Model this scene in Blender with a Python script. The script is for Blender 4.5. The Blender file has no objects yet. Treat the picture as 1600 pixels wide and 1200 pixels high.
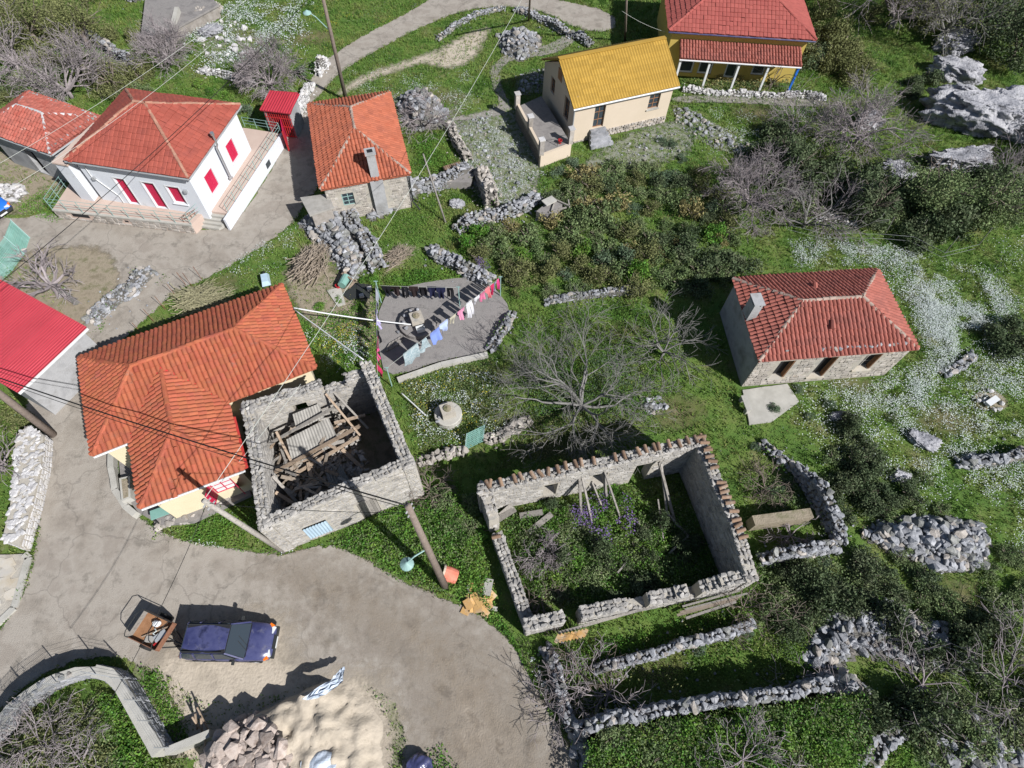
import bpy, bmesh, math, random
import numpy as np
from mathutils import Vector, Matrix
from mathutils.geometry import tessellate_polygon

random.seed(7); rng = np.random.default_rng(7)
scene = bpy.context.scene
COL = scene.collection

# ------------------------------------------------------------------ camera
H = 30.0                      # drone height over the village street
FPX = 925.0                   # focal length for a 1600 px wide picture
_d = np.array([775 - 800, 600 - 1150, -FPX], float); _d /= np.linalg.norm(_d)
_up = -_d
_y = np.array([0, 1, 0.]) - _up * _up[1]; _y /= np.linalg.norm(_y)
_x = np.cross(_y, _up)
R3 = np.array([_x, _y, _up])  # world = R3 @ camera
cam_data = bpy.data.cameras.new('camera'); cam_data.sensor_width = 36.0
cam_data.lens = 36.0 * FPX / 1600.0; cam_data.clip_end = 2000; cam_data.clip_start = 0.1
cam = bpy.data.objects.new('camera', cam_data); COL.objects.link(cam)
M4 = Matrix([list(R3[0]) + [0], list(R3[1]) + [0], list(R3[2]) + [H], [0, 0, 0, 1]])
cam.matrix_world = M4
scene.camera = cam

# ------------------------------------------------------------------ light
SUN_AZ = math.atan2(-0.64, 0.77); SUN_EL = math.radians(40)
sdir = Vector((math.cos(SUN_AZ) * math.cos(SUN_EL), math.sin(SUN_AZ) * math.cos(SUN_EL), math.sin(SUN_EL)))
world = bpy.data.worlds.new('World'); scene.world = world; world.use_nodes = True
wn = world.node_tree.nodes; wl = world.node_tree.links
bg = wn['Background']
sky = wn.new('ShaderNodeTexSky'); sky.sky_type = 'NISHITA'; sky.sun_disc = False
sky.sun_elevation = SUN_EL; sky.sun_rotation = math.atan2(sdir.x, sdir.y)
wl.new(sky.outputs[0], bg.inputs[0]); bg.inputs[1].default_value = 0.06
sl = bpy.data.lights.new('sun', 'SUN'); sl.energy = 5.0; sl.angle = math.radians(0.5); sl.color = (1.0, 0.985, 0.968)
so = bpy.data.objects.new('sun', sl); COL.objects.link(so)
so.rotation_euler = (-sdir).to_track_quat('-Z', 'Y').to_euler(); so.location = sdir * 150
scene.view_settings.view_transform = 'Standard'; scene.view_settings.look = 'None'
scene.view_settings.gamma = 1.0; scene.view_settings.use_curve_mapping = False
scene.view_settings.exposure = 0.52
scene.cycles.max_bounces = 4; scene.cycles.diffuse_bounces = 2; scene.cycles.glossy_bounces = 2
scene.cycles.transparent_max_bounces = 10; scene.cycles.transmission_bounces = 2

# ------------------------------------------------------------------ helpers
def G(px, py, z=0.0):
    """world point at height z seen at a photograph position"""
    w = R3 @ np.array([px - 800, 600 - py, -FPX], float)
    t = (H - z) / -w[2]
    return Vector((w[0] * t, w[1] * t, z))
def PX(s, z=0.0):
    return [G(*map(float, p.split(',')), z) for p in s.split()]
def xy(pts): return np.array([(p[0], p[1]) for p in pts])
def rad(d): return math.radians(d)

def inside(P, poly):
    P = np.asarray(P, float); x, y = P[:, 0], P[:, 1]
    poly = np.asarray(poly, float); r = np.zeros(len(P), bool)
    j = len(poly) - 1
    for i in range(len(poly)):
        xi, yi = poly[i]; xj, yj = poly[j]
        c = ((yi > y) != (yj > y))
        with np.errstate(divide='ignore', invalid='ignore'):
            r ^= c & (x < (xj - xi) * (y - yi) / (yj - yi + 1e-12) + xi)
        j = i
    return r
def sample_poly(poly, n):
    poly = np.asarray(poly); lo, hi = poly.min(0), poly.max(0); out = []
    tot = 0
    while tot < n:
        p = rng.uniform(lo, hi, (max(n * 2, 50), 2)); p = p[inside(p, poly)]
        out.append(p); tot += len(p)
    return np.concatenate(out)[:n]
def poly_area(p):
    p = np.asarray(p); return abs(np.sum(p[:, 0] * np.roll(p[:, 1], -1) - p[:, 1] * np.roll(p[:, 0], -1))) / 2
def vnoise(P, s, seed=0):
    """cheap smooth value noise, 0..1"""
    P = np.asarray(P, float) / s + seed * 17.31
    i = np.floor(P).astype(int); f = P - i; f = f * f * (3 - 2 * f)
    def h(a, b):
        v = np.sin(a * 127.1 + b * 311.7 + seed * 7.7) * 43758.5453
        return v - np.floor(v)
    a = h(i[:, 0], i[:, 1]); b = h(i[:, 0] + 1, i[:, 1]); c = h(i[:, 0], i[:, 1] + 1); d = h(i[:, 0] + 1, i[:, 1] + 1)
    return (a * (1 - f[:, 0]) + b * f[:, 0]) * (1 - f[:, 1]) + (c * (1 - f[:, 0]) + d * f[:, 0]) * f[:, 1]

ORI = {}
def props(o, label=None, cat=None, group=None, kind=None):
    if label: o['label'] = label
    if cat:
        o['category'] = cat
        if not kind: o['kind'] = 'thing'
    if group: o['group'] = group
    if kind: o['kind'] = kind
    return o
def thing(name, label, cat, loc=(0, 0, 0), group=None):
    o = bpy.data.objects.new(name, None); COL.objects.link(o); o.empty_display_size = .2
    o.location = loc; ORI[o] = Vector(loc)
    return props(o, label, cat, group)
def place(name, me, parent=None, M=None):
    """an object using shared mesh data, at world matrix M"""
    o = bpy.data.objects.new(name, me); COL.objects.link(o)
    org = ORI[parent] if parent else Vector()
    if M is None: M = Matrix()
    M = Matrix.Translation(-org) @ M
    o.matrix_basis = M
    if parent: o.parent = parent
    return o

class MB:
    def __init__(s): s.v = []; s.f = []; s.n = 0
    def add(s, v, f, mi=0):
        v = np.asarray(v, float).reshape(-1, 3); f = np.asarray(f, int)
        s.v.append(v); s.f.append((f + s.n, mi)); s.n += len(v); return s
    def quad(s, a, b, c, d, mi=0): return s.add([a, b, c, d], [[0, 1, 2, 3]], mi)
    def box(s, c, size, rz=0.0, mi=0, top=1.0, M=None):
        x, y, z = size[0] / 2, size[1] / 2, size[2] / 2
        v = np.array([[-x, -y, -z], [x, -y, -z], [x, y, -z], [-x, y, -z], [-x * top, -y * top, z], [x * top, -y * top, z], [x * top, y * top, z], [-x * top, y * top, z]])
        if M is not None: v = v @ np.array(M.to_3x3()).T
        if rz:
            cs, sn = math.cos(rz), math.sin(rz); v = v @ np.array([[cs, sn, 0], [-sn, cs, 0], [0, 0, 1]])
        return s.add(v + np.array(c), BOXF, mi)
    def frame(s, o, u, w, u0, u1, w0, w1, z0, z1, mi=0):
        """box in a wall frame: o origin, u along, w inward"""
        pts = []
        for z in (z0, z1):
            for a, b in ((u0, w0), (u1, w0), (u1, w1), (u0, w1)):
                p = o + u * a + w * b; pts.append((p.x, p.y, z))
        v = np.array(pts)
        return s.add(v, BOXF if u.cross(w).z > 0 else BOXF[:, ::-1], mi)
    def bar(s, a, b, t, t2=None, mi=0):
        """square bar between two points"""
        a = Vector(a); b = Vector(b); d = (b - a).normalized(); t2 = t2 or t
        x = d.cross(Vector((0, 0, 1)))
        x = x.normalized() if x.length > 1e-4 else Vector((1, 0, 0)); y = x.cross(d)
        v = []
        for p in (a, b):
            for i, j in ((-1, -1), (1, -1), (1, 1), (-1, 1)): v.append(p + x * (i * t / 2) + y * (j * t2 / 2))
        return s.add(v, BOXF, mi)
    def tube(s, path, r, n=6, mi=0, cap=True):
        path = [Vector(p) for p in path]; m = len(path)
        r = [r] * m if isinstance(r, (int, float)) else r
        V = []; prev = None
        for i, p in enumerate(path):
            d = (path[min(i + 1, m - 1)] - path[max(i - 1, 0)]); d = d.normalized() if d.length > 0 else Vector((0, 0, 1))
            x = (prev - d * prev.dot(d)) if prev is not None else d.orthogonal()
            if x.length < 1e-5: x = d.orthogonal()
            x.normalize(); prev = x; y = d.cross(x)
            for k in range(n):
                a = 2 * math.pi * k / n; V.append(p + (x * math.cos(a) + y * math.sin(a)) * r[i])
        F = [[i * n + k, i * n + (k + 1) % n, (i + 1) * n + (k + 1) % n, (i + 1) * n + k] for i in range(m - 1) for k in range(n)]
        base = s.n; s.add(V, F, mi)
        if cap:
            s.f.append((np.array([[base + k for k in range(n)][::-1]]), mi)); s.f.append((np.array([[base + (m - 1) * n + k for k in range(n)]]), mi))
        return s
    def prism(s, poly, z0, z1, mi=0):
        n = len(poly); v = [(p[0], p[1], z0) for p in poly] + [(p[0], p[1], z1) for p in poly]
        base = s.n; s.add(v, [[i, (i + 1) % n, n + (i + 1) % n, n + i] for i in range(n)], mi)
        tr = tessellate_polygon([[Vector((p[0], p[1], 0)) for p in poly]])
        for t in tr:
            a, b, c = [Vector((poly[i][0], poly[i][1], 0)) for i in t]
            if (b - a).cross(c - a).z < 0: t = t[::-1]
            s.f.append((np.array([[base + n + i for i in t]]), mi)); s.f.append((np.array([[base + i for i in t[::-1]]]), mi))
        return s
    def lathe(s, c, prof, n=16, mi=0):
        c = Vector(c); V = [(c.x + r * math.cos(2 * math.pi * k / n), c.y + r * math.sin(2 * math.pi * k / n), c.z + z) for r, z in prof for k in range(n)]
        F = [[i * n + k, i * n + (k + 1) % n, (i + 1) * n + (k + 1) % n, (i + 1) * n + k] for i in range(len(prof) - 1) for k in range(n)]
        return s.add(V, F, mi)
    def mesh(s, name, mats, smooth=False, origin=None):
        me = bpy.data.meshes.new(name)
        V = np.concatenate(s.v) if s.v else np.zeros((0, 3))
        if origin is not None: V = V - np.array(origin)
        loops = []; starts = []; mis = []; pos = 0
        for f, mi in s.f:
            if f.ndim == 1: f = f[None]
            m, k = f.shape; loops.append(f.ravel()); starts.append(pos + np.arange(m) * k); mis.append(np.full(m, mi)); pos += m * k
        loops = np.concatenate(loops); starts = np.concatenate(starts); mis = np.concatenate(mis)
        me.vertices.add(len(V)); me.vertices.foreach_set('co', V.ravel())
        me.loops.add(len(loops)); me.loops.foreach_set('vertex_index', loops)
        me.polygons.add(len(starts)); me.polygons.foreach_set('loop_start', starts)
        for m in (mats if isinstance(mats, (list, tuple)) else [mats]): me.materials.append(m)
        me.polygons.foreach_set('material_index', mis)
        me.update(calc_edges=True)
        if smooth: me.polygons.foreach_set('use_smooth', [True] * len(starts))
        else: me.polygons.foreach_set('use_smooth', [False] * len(starts))
        me.update()
        return me
    def build(s, name, mats, parent=None, smooth=False, label=None, kind=None):
        org = ORI[parent] if parent else Vector()
        o = bpy.data.objects.new(name, s.mesh(name, mats, smooth, org)); COL.objects.link(o)
        if parent: o.parent = parent
        ORI[o] = org
        return props(o, label, None, None, kind)
BOXF = np.array([[0, 3, 2, 1], [4, 5, 6, 7], [0, 1, 5, 4], [1, 2, 6, 5], [2, 3, 7, 6], [3, 0, 4, 7]])

# ------------------------------------------------------------------ materials
def mat(name, cols, scale=1.5, rough=.9, bump=.25, bscale=25, vary=.25, spec=.2, metal=0.0, bdist=.05, detail=5, speck=None, trans=0.0, island=True, hue=.0, alpha=False, crack=False):
    """procedural surface: blended colours, random lightness per piece, fine relief.  speck=(colour, scale, threshold)"""
    m = bpy.data.materials.new(name); m.use_nodes = True; nt = m.node_tree; N = nt.nodes; L = nt.links
    b = N['Principled BSDF']; b.inputs['Roughness'].default_value = rough; b.inputs['Specular IOR Level'].default_value = spec; b.inputs['Metallic'].default_value = metal
    geo = N.new('ShaderNodeNewGeometry'); oi = N.new('ShaderNodeObjectInfo')
    nz = N.new('ShaderNodeTexNoise'); nz.inputs['Scale'].default_value = scale; nz.inputs['Detail'].default_value = detail; nz.inputs['Roughness'].default_value = .62
    L.new(geo.outputs['Position'], nz.inputs['Vector'])
    cr = N.new('ShaderNodeValToRGB'); el = cr.color_ramp.elements
    cols = [tuple(c) for c in cols]
    if len(cols) == 1: cols = cols * 2
    pos = [0.32 + 0.36 * i / (len(cols) - 1) for i in range(len(cols))]
    el[0].position = pos[0]; el[0].color = (*cols[0], 1); el[1].position = pos[-1]; el[1].color = (*cols[-1], 1)
    for p, c in list(zip(pos, cols))[1:-1]:
        e = el.new(p); e.color = (*c, 1)
    L.new(nz.outputs[0], cr.inputs[0]); out = cr.outputs[0]
    if speck:
        sz = N.new('ShaderNodeTexNoise'); sz.inputs['Scale'].default_value = speck[1]; sz.inputs['Detail'].default_value = 6; sz.inputs['Roughness'].default_value = .7
        L.new(geo.outputs['Position'], sz.inputs['Vector'])
        mr = N.new('ShaderNodeMapRange'); mr.inputs[1].default_value = speck[2]; mr.inputs[2].default_value = speck[2] + .14
        L.new(sz.outputs[0], mr.inputs[0]); mx = N.new('ShaderNodeMix'); mx.data_type = 'RGBA'
        L.new(mr.outputs[0], mx.inputs[0]); L.new(out, mx.inputs[6]); mx.inputs[7].default_value = (*speck[0], 1); out = mx.outputs[2]
    if vary or hue:
        ad = N.new('ShaderNodeMath'); ad.operation = 'ADD'; L.new(oi.outputs['Random'], ad.inputs[0])
        if island: L.new(geo.outputs['Random Per Island'], ad.inputs[1])
        else: ad.inputs[1].default_value = 0
        fr = N.new('ShaderNodeMath'); fr.operation = 'FRACT'; L.new(ad.outputs[0], fr.inputs[0])
        mv = N.new('ShaderNodeMapRange'); mv.inputs[3].default_value = 1 - vary; mv.inputs[4].default_value = 1 + vary; L.new(fr.outputs[0], mv.inputs[0])
        hs = N.new('ShaderNodeHueSaturation'); L.new(out, hs.inputs['Color']); L.new(mv.outputs[0], hs.inputs['Value'])
        if hue:
            m2 = N.new('ShaderNodeMath'); m2.operation = 'MULTIPLY'; m2.inputs[1].default_value = 7.13; L.new(fr.outputs[0], m2.inputs[0])
            f2 = N.new('ShaderNodeMath'); f2.operation = 'FRACT'; L.new(m2.outputs[0], f2.inputs[0])
            mh = N.new('ShaderNodeMapRange'); mh.inputs[3].default_value = .5 - hue; mh.inputs[4].default_value = .5 + hue
            L.new(f2.outputs[0], mh.inputs[0]); L.new(mh.outputs[0], hs.inputs['Hue'])
        out = hs.outputs[0]
    if crack:
        wn_ = N.new('ShaderNodeTexNoise'); wn_.inputs['Scale'].default_value = .9; wn_.inputs['Detail'].default_value = 5; L.new(geo.outputs['Position'], wn_.inputs['Vector'])
        wm = N.new('ShaderNodeMix'); wm.data_type = 'VECTOR'; wm.inputs[0].default_value = .55; L.new(geo.outputs['Position'], wm.inputs[4]); L.new(wn_.outputs['Color'], wm.inputs[5])
        vo = N.new('ShaderNodeTexVoronoi'); vo.feature = 'DISTANCE_TO_EDGE'; vo.inputs['Scale'].default_value = .55; L.new(wm.outputs[1], vo.inputs['Vector'])
        cm = N.new('ShaderNodeMapRange'); cm.inputs[1].default_value = .004; cm.inputs[2].default_value = .012; cm.inputs[3].default_value = .28; cm.inputs[4].default_value = 0; L.new(vo.outputs['Distance'], cm.inputs[0])
        cx = N.new('ShaderNodeMix'); cx.data_type = 'RGBA'; L.new(cm.outputs[0], cx.inputs[0]); L.new(out, cx.inputs[6]); cx.inputs[7].default_value = (.09, .08, .07, 1); out = cx.outputs[2]
    L.new(out, b.inputs['Base Color'])
    if bump:
        bn = N.new('ShaderNodeTexNoise'); bn.inputs['Scale'].default_value = bscale; bn.inputs['Detail'].default_value = 4
        L.new(geo.outputs['Position'], bn.inputs['Vector'])
        bp = N.new('ShaderNodeBump'); bp.inputs['Strength'].default_value = bump; bp.inputs['Distance'].default_value = bdist
        L.new(bn.outputs[0], bp.inputs['Height']); L.new(bp.outputs[0], b.inputs['Normal'])
    if alpha:
        at = N.new('ShaderNodeAttribute'); at.attribute_name = 'edge'; an = N.new('ShaderNodeTexNoise'); an.inputs['Scale'].default_value = 1.7; an.inputs['Detail'].default_value = 9; an.inputs['Roughness'].default_value = .72; L.new(geo.outputs['Position'], an.inputs['Vector'])
        a1 = N.new('ShaderNodeMath'); a1.operation = 'MULTIPLY_ADD'; a1.inputs[1].default_value = 1.5; a1.inputs[2].default_value = -.75; L.new(an.outputs[0], a1.inputs[0])
        a2 = N.new('ShaderNodeMath'); a2.operation = 'ADD'; L.new(at.outputs['Fac'], a2.inputs[0]); L.new(a1.outputs[0], a2.inputs[1])
        a3 = N.new('ShaderNodeMapRange'); a3.inputs[1].default_value = .30; a3.inputs[2].default_value = .30 + alpha; L.new(a2.outputs[0], a3.inputs[0]); L.new(a3.outputs[0], b.inputs['Alpha'])
    if trans:
        tr = N.new('ShaderNodeBsdfTranslucent'); L.new(out, tr.inputs[0]); ms = N.new('ShaderNodeMixShader'); ms.inputs[0].default_value = trans
        L.new(b.outputs[0], ms.inputs[1]); L.new(tr.outputs[0], ms.inputs[2]); L.new(ms.outputs[0], N['Material Output'].inputs[0])
    return m
M = {}
def dm(k, *a, **kw): M[k] = mat(k, *a, **kw); return M[k]
# ground
dm('soil', [(0.05, 0.1, 0.018), (0.075, 0.135, 0.026), (0.105, 0.15, 0.034), (0.14, 0.145, 0.06)], scale=.5, bump=.9, bscale=14, vary=0, detail=8, speck=((.24, .22, .19), 2.6, .64))
dm('concrete_road', [(0.2, 0.175, 0.148), (0.265, 0.235, 0.2), (0.305, 0.275, 0.238), (0.25, 0.22, 0.188), (0.285, 0.257, 0.222)], scale=.45, bump=.5, bscale=22, vary=0, detail=12, speck=((.19,.17,.145), 1.1, .53))
dm('gravel_road', [(0.19, 0.155, 0.12), (0.265, 0.22, 0.17), (0.3, 0.255, 0.205), (0.225, 0.185, 0.14)], scale=.9, bump=.8, bscale=16, vary=0, detail=12, speck=((.145,.12,.095), 1.0, .55))
dm('patch_road', [(0.215, 0.2, 0.18), (0.25, 0.23, 0.205)], scale=1.2, bump=.4, bscale=40, vary=0, detail=8)
dm('sand', [(0.29, 0.25, 0.2), (0.37, 0.32, 0.255), (0.41, 0.355, 0.285), (0.325, 0.28, 0.225)], scale=.7, bump=.7, bscale=8, vary=0, detail=12, speck=((.25,.215,.17), 2.2, .58))
dm('stony', [(.075, .115, .03), (.13, .15, .075), (.22, .22, .19), (.08, .12, .035)], scale=2.2, bump=.9, bscale=12, vary=0, detail=10)
dm('slab', [(.155,.145,.14), (.22,.205,.195), (.19,.18,.17)], scale=1.6, bump=.5, bscale=30, vary=0, detail=12, speck=((.13,.12,.115), 4, .58))
dm('pale_concrete', [(.30, .29, .26), (.40, .385, .35)], scale=1.4, bump=.3, bscale=30, vary=.05, detail=8)
dm('terrace_tile', [(0.42, 0.325, 0.275), (0.46, 0.36, 0.305)], scale=1, bump=.05, vary=.03)
dm('dirt', [(0.17, 0.145, 0.1), (0.26, 0.22, 0.165), (0.12, 0.12, 0.06)], scale=1.3, bump=.8, bscale=14, vary=0, detail=8)
dm('concrete_road_soft', [(0.2, 0.175, 0.148), (0.265, 0.235, 0.2), (0.305, 0.275, 0.238), (0.25, 0.22, 0.188), (0.285, 0.257, 0.222)], scale=.45, bump=.5, bscale=22, vary=0, detail=12, speck=((.19,.17,.145), 1.1, .53), alpha=.10, crack=True)
dm('gravel_road_soft', [(0.19, 0.155, 0.12), (0.265, 0.22, 0.17), (0.3, 0.255, 0.205), (0.225, 0.185, 0.14)], scale=.9, bump=.8, bscale=16, vary=0, detail=12, speck=((.145,.12,.095), 1.0, .55), alpha=1.1)
dm('patch_road_soft', [(0.215, 0.2, 0.18), (0.25, 0.23, 0.205)], scale=1.2, bump=.4, bscale=40, vary=0, detail=8, alpha=.35)
dm('dry_turf', [(.10, .115, .035), (.15, .14, .06), (.17, .15, .085), (.11, .125, .04)], scale=1.5, bump=.8, bscale=14, vary=0, detail=10, alpha=.8)
dm('sand_soft', [(0.29, 0.25, 0.2), (0.37, 0.32, 0.255), (0.41, 0.355, 0.285), (0.325, 0.28, 0.225)], scale=.7, bump=.7, bscale=8, vary=0, detail=12, speck=((.25,.215,.17), 2.2, .58), alpha=.7)
dm('stony_soft', [(.075, .115, .03), (.13, .15, .075), (.22, .22, .19), (.08, .12, .035)], scale=2.2, bump=.9, bscale=12, vary=0, detail=10, alpha=.35)
dm('dirt_soft', [(0.17, 0.145, 0.1), (0.26, 0.22, 0.165), (0.12, 0.12, 0.06)], scale=1.3, bump=.8, bscale=14, vary=0, detail=8, alpha=.35)
# stone
dm('stone', [(0.15, 0.155, 0.165), (0.24, 0.245, 0.26), (0.33, 0.33, 0.345)], scale=3, bump=.5, bscale=18, vary=.28, detail=6, speck=((.12, .12, .11), 7, .62))
dm('pale_rubble', [(.20,.19,.18), (.30,.285,.265), (.38,.36,.335)], scale=2.4, bump=.5, bscale=18, vary=.22, detail=7, speck=((.15,.145,.13), 4, .58))
dm('old_stone', [(.11, .115, .11), (.19, .19, .18), (.25, .25, .235)], scale=3, bump=.5, bscale=18, vary=.25, speck=((.09, .11, .06), 5, .58))
dm('warm_stone', [(0.22, 0.2, 0.175), (0.31, 0.28, 0.25), (0.37, 0.345, 0.32)], scale=2.2, bump=.5, bscale=18, vary=.26, detail=6, speck=((.35, .22, .10), 2.0, .64))
dm('quarry_stone', [(0.26, 0.205, 0.175), (0.36, 0.305, 0.27), (0.2, 0.155, 0.13)], scale=2.2, bump=.5, bscale=16, vary=.25)
dm('white_stone', [(0.34, 0.33, 0.33), (0.45, 0.44, 0.44), (0.38, 0.36, 0.33)], scale=2, bump=.4, bscale=18, vary=.16, speck=((.30, .27, .25), 5, .64))
dm('flagstone', [(0.36, 0.305, 0.225), (0.41, 0.375, 0.32), (0.385, 0.375, 0.36)], scale=.8, bump=.2, bscale=20, vary=.15)
dm('core', [(.10, .095, .085), (.16, .15, .135)], scale=3, bump=.8, bscale=14, vary=0)
dm('mortar', [(.30, .27, .23), (.38, .35, .30), (.26, .25, .23)], scale=1.6, bump=.5, bscale=20, vary=.05)
dm('boulder', [(0.12, 0.12, 0.13), (0.24, 0.24, 0.26), (0.36, 0.355, 0.37), (0.29, 0.29, 0.3)], scale=.9, bump=1.0, bscale=7, bdist=.12, vary=.1, detail=12, speck=((.055,.06,.06), 1.8, .56))
# building
dm('white_paint', [(0.54, 0.56, 0.6), (0.6, 0.62, 0.65)], scale=.8, bump=.05, vary=.02, detail=9, speck=((.47, .48, .49), 1.6, .58))
dm('cream_paint', [(0.56, 0.48, 0.33), (0.6, 0.525, 0.37)], scale=.8, bump=.08, vary=.02)
dm('beige_paint', [(0.47, 0.395, 0.305), (0.51, 0.43, 0.34)], scale=.5, bump=.08, vary=.02, speck=((.48, .37, .25), .9, .66))
dm('ochre_paint', [(0.42, 0.31, 0.075), (0.46, 0.345, 0.1)], scale=.7, bump=.05, vary=.02)
dm('grey_render', [(.24, .24, .245), (.33, .33, .335), (.20, .195, .19)], scale=.7, bump=.3, bscale=20, vary=.03, detail=8)
dm('orange_tile', [(0.3, 0.08, 0.043), (0.335, 0.098, 0.052), (0.275, 0.08, 0.05)], scale=1.6, bump=.25, bscale=30, vary=.11, hue=.005, speck=((.22, .12, .085), 1.3, .60), rough=.85)
dm('terracotta', [(0.25, 0.08, 0.06), (0.29, 0.1, 0.078), (0.22, 0.08, 0.065)], scale=1.2, bump=.25, bscale=30, vary=.13, speck=((.34, .27, .22), 5, .66), rough=.9)
dm('bright_terracotta', [(0.3, 0.085, 0.047), (0.335, 0.105, 0.06), (0.27, 0.085, 0.053)], scale=1.2, bump=.25, bscale=30, vary=.13, speck=((.36, .27, .20), 6, .66), rough=.9)
dm('dull_red_tile', [(0.25, 0.06, 0.043), (0.29, 0.073, 0.052), (0.235, 0.062, 0.048)], scale=.8, bump=.15, bscale=30, vary=.10, rough=.8)
dm('rose_tile', [(0.27, 0.068, 0.058), (0.3, 0.082, 0.068)], scale=.8, bump=.15, bscale=30, vary=.09, rough=.8)
dm('faded_tile', [(0.27, 0.065, 0.048), (0.32, 0.1, 0.075), (0.26, 0.08, 0.065)], scale=1.5, bump=.25, bscale=30, vary=.16, speck=((.50, .42, .36), 3, .62), rough=.9)
dm('old_tile', [(0.235, 0.16, 0.105), (0.2, 0.13, 0.09), (0.26, 0.2, 0.15)], scale=2.5, bump=.3, bscale=25, vary=.25, speck=((.30, .29, .26), 5, .6))
dm('ridge_mortar', [(0.29, 0.13, 0.09), (0.34, 0.2, 0.145)], scale=4, bump=.4, bscale=20, vary=.15)
dm('grey_ridge', [(0.27, 0.2, 0.165), (0.34, 0.265, 0.22)], scale=4, bump=.4, bscale=20, vary=.15)
dm('yellow_sheet', [(0.32, 0.195, 0.035), (0.36, 0.225, 0.045)], scale=1.3, bump=.1, vary=.09, rough=.55, spec=.3, detail=9, speck=((.33, .24, .16), 2.3, .66))
dm('red_sheet', [(0.31, 0.022, 0.036), (0.35, 0.03, 0.045)], scale=1.3, bump=.1, vary=.09, rough=.55, spec=.3, detail=9, speck=((.33, .24, .16), 2.3, .66))
dm('red_paint', [(0.36, 0.025, 0.028)], bump=0, vary=.05, rough=.5)
dm('crimson_paint', [(0.42, 0.016, 0.055), (0.45, 0.022, 0.07)], bump=.03, vary=.04, rough=.5)
dm('flash_red', [(0.38, 0.03, 0.028), (0.42, 0.05, 0.04)], bump=0, vary=.04, rough=.6)
dm('grey_metal', [(.30, .31, .32), (.38, .39, .40)], bump=.05, vary=.08, rough=.5, metal=.3)
dm('steel', [(.55, .55, .56)], bump=0, vary=.05, rough=.35, metal=.8)
dm('blue_sheet', [(.30, .40, .48), (.38, .48, .55)], bump=.05, vary=.06, rough=.5)
dm('asbestos', [(.23, .22, .20), (.33, .315, .29)], scale=2, bump=.3, vary=.12)
dm('rail_green', [(.22, .34, .32)], bump=0, vary=.05, rough=.5)
dm('pvc', [(0.55, 0.56, 0.56)], bump=0, vary=.03, rough=.4)
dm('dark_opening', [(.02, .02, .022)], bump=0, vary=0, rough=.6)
dm('glass_dark', [(.03, .04, .05)], bump=0, vary=0, rough=.12, spec=.6)
dm('wood', [(.22, .16, .11), (.30, .23, .17), (.16, .12, .09)], scale=4, bump=.4, vary=.25)
dm('grey_wood', [(0.19, 0.175, 0.155), (0.27, 0.25, 0.225), (0.15, 0.135, 0.12)], scale=5, bump=.4, vary=.25)
dm('brown_wood', [(.20, .10, .05), (.28, .15, .08)], scale=4, bump=.3, vary=.2)
dm('plywood', [(.55, .35, .14), (.50, .30, .12), (.46, .38, .28)], scale=2, bump=.2, vary=.25)
dm('pole_wood', [(.15, .12, .10), (.21, .17, .145)], scale=6, bump=.4, vary=.1)
dm('cable', [(.012, .012, .013)], bump=0, vary=0, rough=.5)
dm('pale_cable', [(.42, .44, .40)], bump=0, vary=0, rough=.5)
dm('rust', [(.16, .075, .045), (.22, .11, .07)], scale=6, bump=.3, vary=.2)
dm('black_iron', [(.03, .032, .032)], bump=0, vary=.1, rough=.5)
dm('rubber', [(.02, .02, .02)], bump=0, vary=0, rough=.8)
dm('terracotta_pot', [(.48, .14, .09), (.55, .2, .14)], scale=3, bump=.2, vary=.1)
dm('net_green', [(.13, .26, .22), (.19, .34, .30)], bump=0, vary=.15)
dm('tarp', [(0.4, 0.46, 0.54), (0.47, 0.52, 0.59), (0.38, 0.45, 0.54)], scale=3, bump=.4, vary=0, rough=.5)
dm('car_paint', [(0.022, 0.025, 0.075), (0.04, 0.044, 0.115), (0.058, 0.062, 0.14), (0.016, 0.018, 0.048)], scale=1.5, bump=0, vary=0, rough=.28, spec=.6, detail=9, speck=((.10,.10,.15), 3.2, .56))
dm('blue_paint', [(.02, .13, .50)], bump=0, vary=0, rough=.35, spec=.5)
dm('lamp_glass', [(.6, .62, .62)], bump=0, vary=0, rough=.15, spec=.6)
dm('amber', [(.7, .16, .015)], bump=0, vary=0, rough=.2)
# plants
dm('grass', [(0.05, 0.118, 0.019), (0.085, 0.172, 0.029), (0.132, 0.215, 0.042), (0.185, 0.215, 0.062), (0.175, 0.17, 0.075)], scale=.42, bump=0, vary=.35, trans=.25, rough=.7, hue=.012, detail=9)
dm('lush', [(0.06, 0.155, 0.022), (0.11, 0.225, 0.036), (0.17, 0.26, 0.052)], scale=.5, bump=0, vary=.4, trans=.3, rough=.6, hue=.02, detail=6)
dm('olive_leaf', [(0.095, 0.145, 0.055), (0.14, 0.19, 0.078), (0.185, 0.22, 0.105)], scale=.8, bump=0, vary=.4, trans=.2, rough=.7, hue=.015)
dm('dark_leaf', [(0.05, 0.078, 0.036), (0.08, 0.11, 0.052), (0.115, 0.135, 0.075)], scale=.8, bump=0, vary=.4, trans=.15, rough=.7, hue=.012)
dm('blue_leaf', [(0.085, 0.13, 0.075), (0.12, 0.165, 0.1)], scale=.8, bump=0, vary=.35, trans=.2, rough=.7)
dm('yellow_leaf', [(.20, .19, .03), (.28, .25, .04)], scale=.8, bump=0, vary=.35, trans=.2)
dm('straw', [(0.22, 0.2, 0.085), (0.28, 0.24, 0.11)], scale=.8, bump=0, vary=.35, trans=.2)
dm('moss_leaf', [(0.125, 0.14, 0.055), (0.17, 0.18, 0.075)], scale=.8, bump=0, vary=.35, trans=.2)
dm('daisy_white', [(0.46, 0.51, 0.49), (0.58, 0.62, 0.6)], bump=0, vary=.15, trans=.2)
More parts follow.
